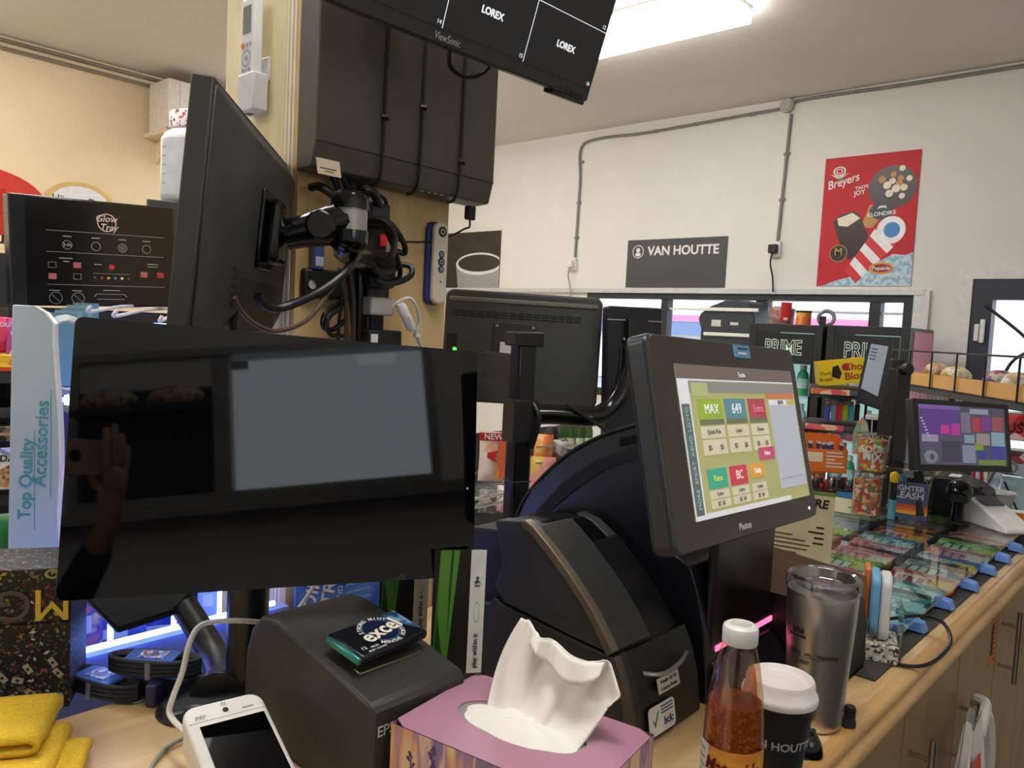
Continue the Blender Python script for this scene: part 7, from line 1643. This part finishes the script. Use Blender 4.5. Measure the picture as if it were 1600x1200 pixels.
# ================================================================== snack shelf at the far left
b = P(-10, 640, 2.6); SF = face((b.x, b.y, 0), 0)
t = thing('snack_shelf', 'black gondola shelf of sweets and snack bars beside the sign', 'shelf', SF)
for py in (585, 640, 780): 
    z_ = P(5, py, 2.6).z; MB().box(-.8, .25, 0, .4, z_-.03, z_).build('shelf_board', BLK, t, bevel=.002); MB().box(-.8, .25, -.006, 0, z_-.03, z_+.004).build('price_rail', M('rail_grey', (60, 60, 62), .4), t, smooth=False)
MB().box(-.8, .25, .40, .42, 0, 1.65).build('back_panel', M('back_dark', (34, 32, 32), .6), t, smooth=False); MB().box(-.8, .25, .0, .40, 0, .12).build('base', BLK, t, smooth=False)
def sitem(px, py, w_, h_, pal, lab, name='snack_bag', cat='bag', boxy=False, extra=None):
    b = P(px, py, 2.62); t = thing(name, lab, cat, face(b, off=0))
    if boxy: MB().box(-w_/2, w_/2, 0, .10, 0, h_).build('carton', Mpal('si_%d_%d' % (px, py), pal, 16), t, bevel=.003)
    else:
        for s_ in (-1, 1): MB().grid(lambda u2, v2: ((u2-.5)*w_*(1-.05*sin(pi*v2)), s_*.03*sin(pi*u2)*max(0, sin(pi*v2))**.6+.03, v2*h_), 12, 12).build('film', Mpal('si_%d_%d' % (px, py), pal, 12), t, fix=False, ang=80)
    if extra: extra(t, w_, h_)
sitem(8, 552, .085, .135, [(206, 40, 90), (220, 60, 110), (190, 30, 80), (240, 180, 200)], 'hot pink sweet bag on the snack shelf', extra=lambda t, w_, h_: text(t, 'SOUR', 0, h_*.7, .02, INKW, y=-.003, bold=.02))
sitem(30, 556, .075, .12, [(150, 50, 130), (180, 80, 160), (236, 220, 236), (60, 40, 80)], 'purple and white sweet bag on the snack shelf', extra=lambda t, w_, h_: text(t, 'REVEL', 0, h_*.62, .018, INKW, y=-.003, bold=.02))
sitem(12, 580, .10, .055, [(240, 190, 40), (236, 140, 40), (244, 210, 60)], 'yellow and orange sweet carton on the shelf edge', 'sweet_box', 'box', True, lambda t, w_, h_: patch(t, -w_/2, w_/2, 0, h_*.25, M('carton_red', (206, 70, 40), .5), -.001))
sitem(2, 690, .12, .05, [(70, 56, 50), (120, 110, 100), (50, 40, 36)], 'grey wrapped snack bars above the oat bar box', 'snack_bars', 'snack bar', True, lambda t, w_, h_: patch(t, -w_/2, w_/2, h_*.4, h_*.6, M('bar_tan', (170, 140, 100), .5), -.001))
sitem(8, 765, .10, .125, [(232, 226, 216), (226, 220, 208)], 'white oat bar box with black capitals', 'oat_bar_box', 'box', True, lambda t, w_, h_: (text(t, 'NDARY', .012, h_*.83, .030, INKB, y=-.001, bold=.03), MB().prism([(-.03, h_*.1), (.015, h_*.06), (.03, h_*.5), (.01, h_*.66), (-.02, h_*.5)], -.001, 0).build('oat_print', Mpal('oats', [(170, 130, 80), (200, 160, 110), (120, 80, 50)], 90), t, smooth=False)))
sitem(5, 880, .12, .16, [(60, 150, 80), (40, 120, 60), (110, 90, 50), (70, 160, 90)], 'green snack bag with red lettering beside the speckled box', extra=lambda t, w_, h_: text(t, 'ts', .03, h_*.22, .045, INKR, y=-.003, bold=.03))
# ================================================================== the photographer, mirrored in the till monitor
fwd = V((FW.x, FW.y, 0)).normalized(); rgt = V((fwd.y, -fwd.x, 0))
O = V((CAM.x, CAM.y, 0)) - fwd*.42 - rgt*.176
PM = Matrix((rgt, fwd, V((0, 0, 1)))).transposed().to_4x4(); PM.translation = O
person = thing('person', 'person in a dark jacket standing at the counter holding up a phone', 'person', PM)
SKIN = M('skin', (196, 150, 124), .55, var=.05, scale=60); JKT = M('jacket_navy', (24, 26, 34), .8); TRS = M('trousers_dark', (30, 31, 36), .85); HAIR = M('hair_dark', (28, 20, 16), .6); SHOE = M('shoe_black', (20, 20, 20), .5)
def skin(name, mat, joints, edges, root, sub=2):
    ks = list(joints); me = bpy.data.meshes.new(name)
    me.from_pydata([joints[k][0] for k in ks], [(ks.index(a), ks.index(b)) for a, b in edges], []); me.materials.append(mat)
    o = bpy.data.objects.new(name, me); COL.objects.link(o); o.parent = person
    md = o.modifiers.new('skin', 'SKIN'); md.use_smooth_shade = True; md.branch_smoothing = .6
    for i, k in enumerate(ks):
        d = me.skin_vertices[0].data[i]; r = joints[k][1]; d.radius = r if isinstance(r, tuple) else (r, r); d.use_root = (k == root)
    sb = o.modifiers.new('smooth', 'SUBSURF'); sb.levels = sub; sb.render_levels = sub
    return o
J = dict(pelvis=((0, 0, .92), (.13, .09)), belly=((0, .01, 1.06), (.12, .085)), chest=((0, .0, 1.24), (.14, .095)), neckb=((0, -.005, 1.40), (.055, .055)), neck=((0, .005, 1.47), (.05, .05)), jaw=((0, .035, 1.53), (.058, .07)), head=((0, .02, 1.61), (.072, .088)), crown=((0, .005, 1.67), (.06, .075)),
    ls=((-.17, -.005, 1.35), .055), le=((-.25, -.02, 1.07), .042), lw=((-.25, .06, .84), .028), lp=((-.25, .08, .77), (.04, .022)), lf=((-.245, .1, .68), (.03, .014)),
    rs=((.17, -.005, 1.35), .055), re=((.30, .10, 1.09), .042), rw=((.268, .385, 1.315), .027), rp=((.262, .415, 1.375), (.034, .020)), rk=((.258, .428, 1.425), (.034, .014)),
    lh=((-.09, 0, .84), .09), lk=((-.10, .02, .49), .06), la=((-.10, -.01, .10), .04), lt=((-.11, .11, .03), (.04, .025)),
    rh=((.09, 0, .84), .09), rkn=((.10, .02, .49), .06), ra=((.10, -.01, .10), .04), rt=((.11, .11, .03), (.04, .025)))
E_ = [('pelvis', 'belly'), ('belly', 'chest'), ('chest', 'neckb'), ('neckb', 'neck'), ('neck', 'jaw'), ('jaw', 'head'), ('head', 'crown'), ('chest', 'ls'), ('ls', 'le'), ('le', 'lw'), ('lw', 'lp'), ('lp', 'lf'), ('chest', 'rs'), ('rs', 're'), ('re', 'rw'), ('rw', 'rp'), ('rp', 'rk'), ('pelvis', 'lh'), ('lh', 'lk'), ('lk', 'la'), ('la', 'lt'), ('pelvis', 'rh'), ('rh', 'rkn'), ('rkn', 'ra'), ('ra', 'rt')]
# fingers of the hand round the phone belong to the same body mesh
FG = dict(i=[(.236, .430, 1.440), (.232, .437, 1.485), (.234, .433, 1.528)], m=[(.251, .432, 1.445), (.250, .438, 1.492), (.252, .434, 1.538)], r=[(.266, .430, 1.440), (.268, .436, 1.480), (.269, .432, 1.518)], p=[(.279, .426, 1.430), (.283, .430, 1.462), (.285, .427, 1.492)])
for f, pts in FG.items():
    prev = 'rk'
    for k, p in enumerate(pts): J[f+str(k)] = (p, (.0095, .0095, .0075)[k]); E_.append((prev, f+str(k))); prev = f+str(k)
prev = 'rp'
for k, p in enumerate(((.236, .402, 1.395), (.218, .394, 1.428), (.206, .393, 1.458))): J['t'+str(k)] = (p, (.012, .010, .008)[k]); E_.append((prev, 't'+str(k))); prev = 't'+str(k)
skin('body', SKIN, J, E_, 'pelvis')
def gr(k, f): p, r = J[k]; return (p, tuple(x*f for x in r) if isinstance(r, tuple) else r*f)
jk = {k: gr(k, 1.22) for k in ('pelvis', 'belly', 'chest', 'neckb', 'ls', 'le', 'rs', 're')}
jk['lw'] = ((-.25, .055, .86), .04); jk['rw'] = ((.272, .352, 1.285), .038); jk['hem'] = ((0, 0, .84), (.165, .12))
skin('jacket', JKT, jk, [('pelvis', 'hem'), ('pelvis', 'belly'), ('belly', 'chest'), ('chest', 'neckb'), ('chest', 'ls'), ('ls', 'le'), ('le', 'lw'), ('chest', 'rs'), ('rs', 're'), ('re', 'rw')], 'pelvis')
tr = {k: gr(k, 1.18) for k in ('pelvis', 'lh', 'lk', 'rh', 'rkn')}; tr['la'] = ((-.10, -.01, .09), .058); tr['ra'] = ((.10, -.01, .09), .058)
skin('trousers', TRS, tr, [('pelvis', 'lh'), ('lh', 'lk'), ('lk', 'la'), ('pelvis', 'rh'), ('rh', 'rkn'), ('rkn', 'ra')], 'pelvis')
for s in (-1, 1): MB().grid(lambda a, b: (s*.105+.05*cos(2*pi*a)*sin(pi*min(.98, .06+b))**.5, -.06+.24*b, .002+.05*max(0, .15+sin(2*pi*a))*sin(pi*min(.97, .1+b*.9))**.6), 18, 12, True).build('shoe', SHOE, person, fix=False, ang=70)
def hair(a, b):
    t_ = 2*pi*a; e_ = lerp(.0, 2.0, b); r1, r2 = .083, .100
    x, y, z = r1*sin(e_)*cos(t_), r2*sin(e_)*sin(t_), .085*cos(e_)
    if y > 0 and z < .03: y *= .72
    return (x, y-.006, 1.648+z)
MB().grid(hair, 28, 14, True).build('hair', HAIR, person, fix=False, ang=80)
for s in (-1, 1):
    MB().grid(lambda a, b: (s*.026+.012*cos(2*pi*a)*sin(pi*b), .104+.006*sin(2*pi*a)*sin(pi*b), 1.612+.009*cos(pi*b)), 12, 8, True).build('eye', M('eye_white', (220, 216, 210), .3), person, fix=False)
    MB().grid(lambda a, b: (s*.078+.008*cos(2*pi*a)*sin(pi*b), .012+.016*sin(2*pi*a)*sin(pi*b), 1.60+.030*cos(pi*b)), 12, 8, True).build('ear', SKIN, person, fix=False)
MB().add([(0, .112, 1.615), (-.014, .106, 1.578), (.014, .106, 1.578), (0, .130, 1.580), (0, .104, 1.57)], [(0, 1, 3), (0, 3, 2), (1, 4, 3), (3, 4, 2)]).build('nose', SKIN, person)
MB().grid(lambda a, b: ((a-.5)*.046, .100-.012*(2*a-1)**2+.004*sin(pi*b), 1.548+.010*(b-.5)), 10, 5).build('mouth', M('lips', (160, 96, 88), .5), person, fix=False)
# phone held level in front of the face, its rear towards the scene
ph = thing('mobile_phone', 'gold phone held up sideways in front of the till monitor', 'phone', PM)
PHB = M('phone_gold', (206, 170, 146), .35, .3)
MB().prism(rrect(.160, .078, .012, 5, .183, 1.462), .404, .413).build('casing', PHB, ph, bevel=.002)
MB().prism(rrect(.152, .070, .010, 5, .183, 1.462), .4028, .404).build('screen', GLS, ph, smooth=False)
MB().prism([(.176+.013*cos(2*pi*i/24), 1.465+.013*sin(2*pi*i/24)) for i in range(24)], .413, .4145).build('lens_ring', BLKG, ph, bevel=.0004)
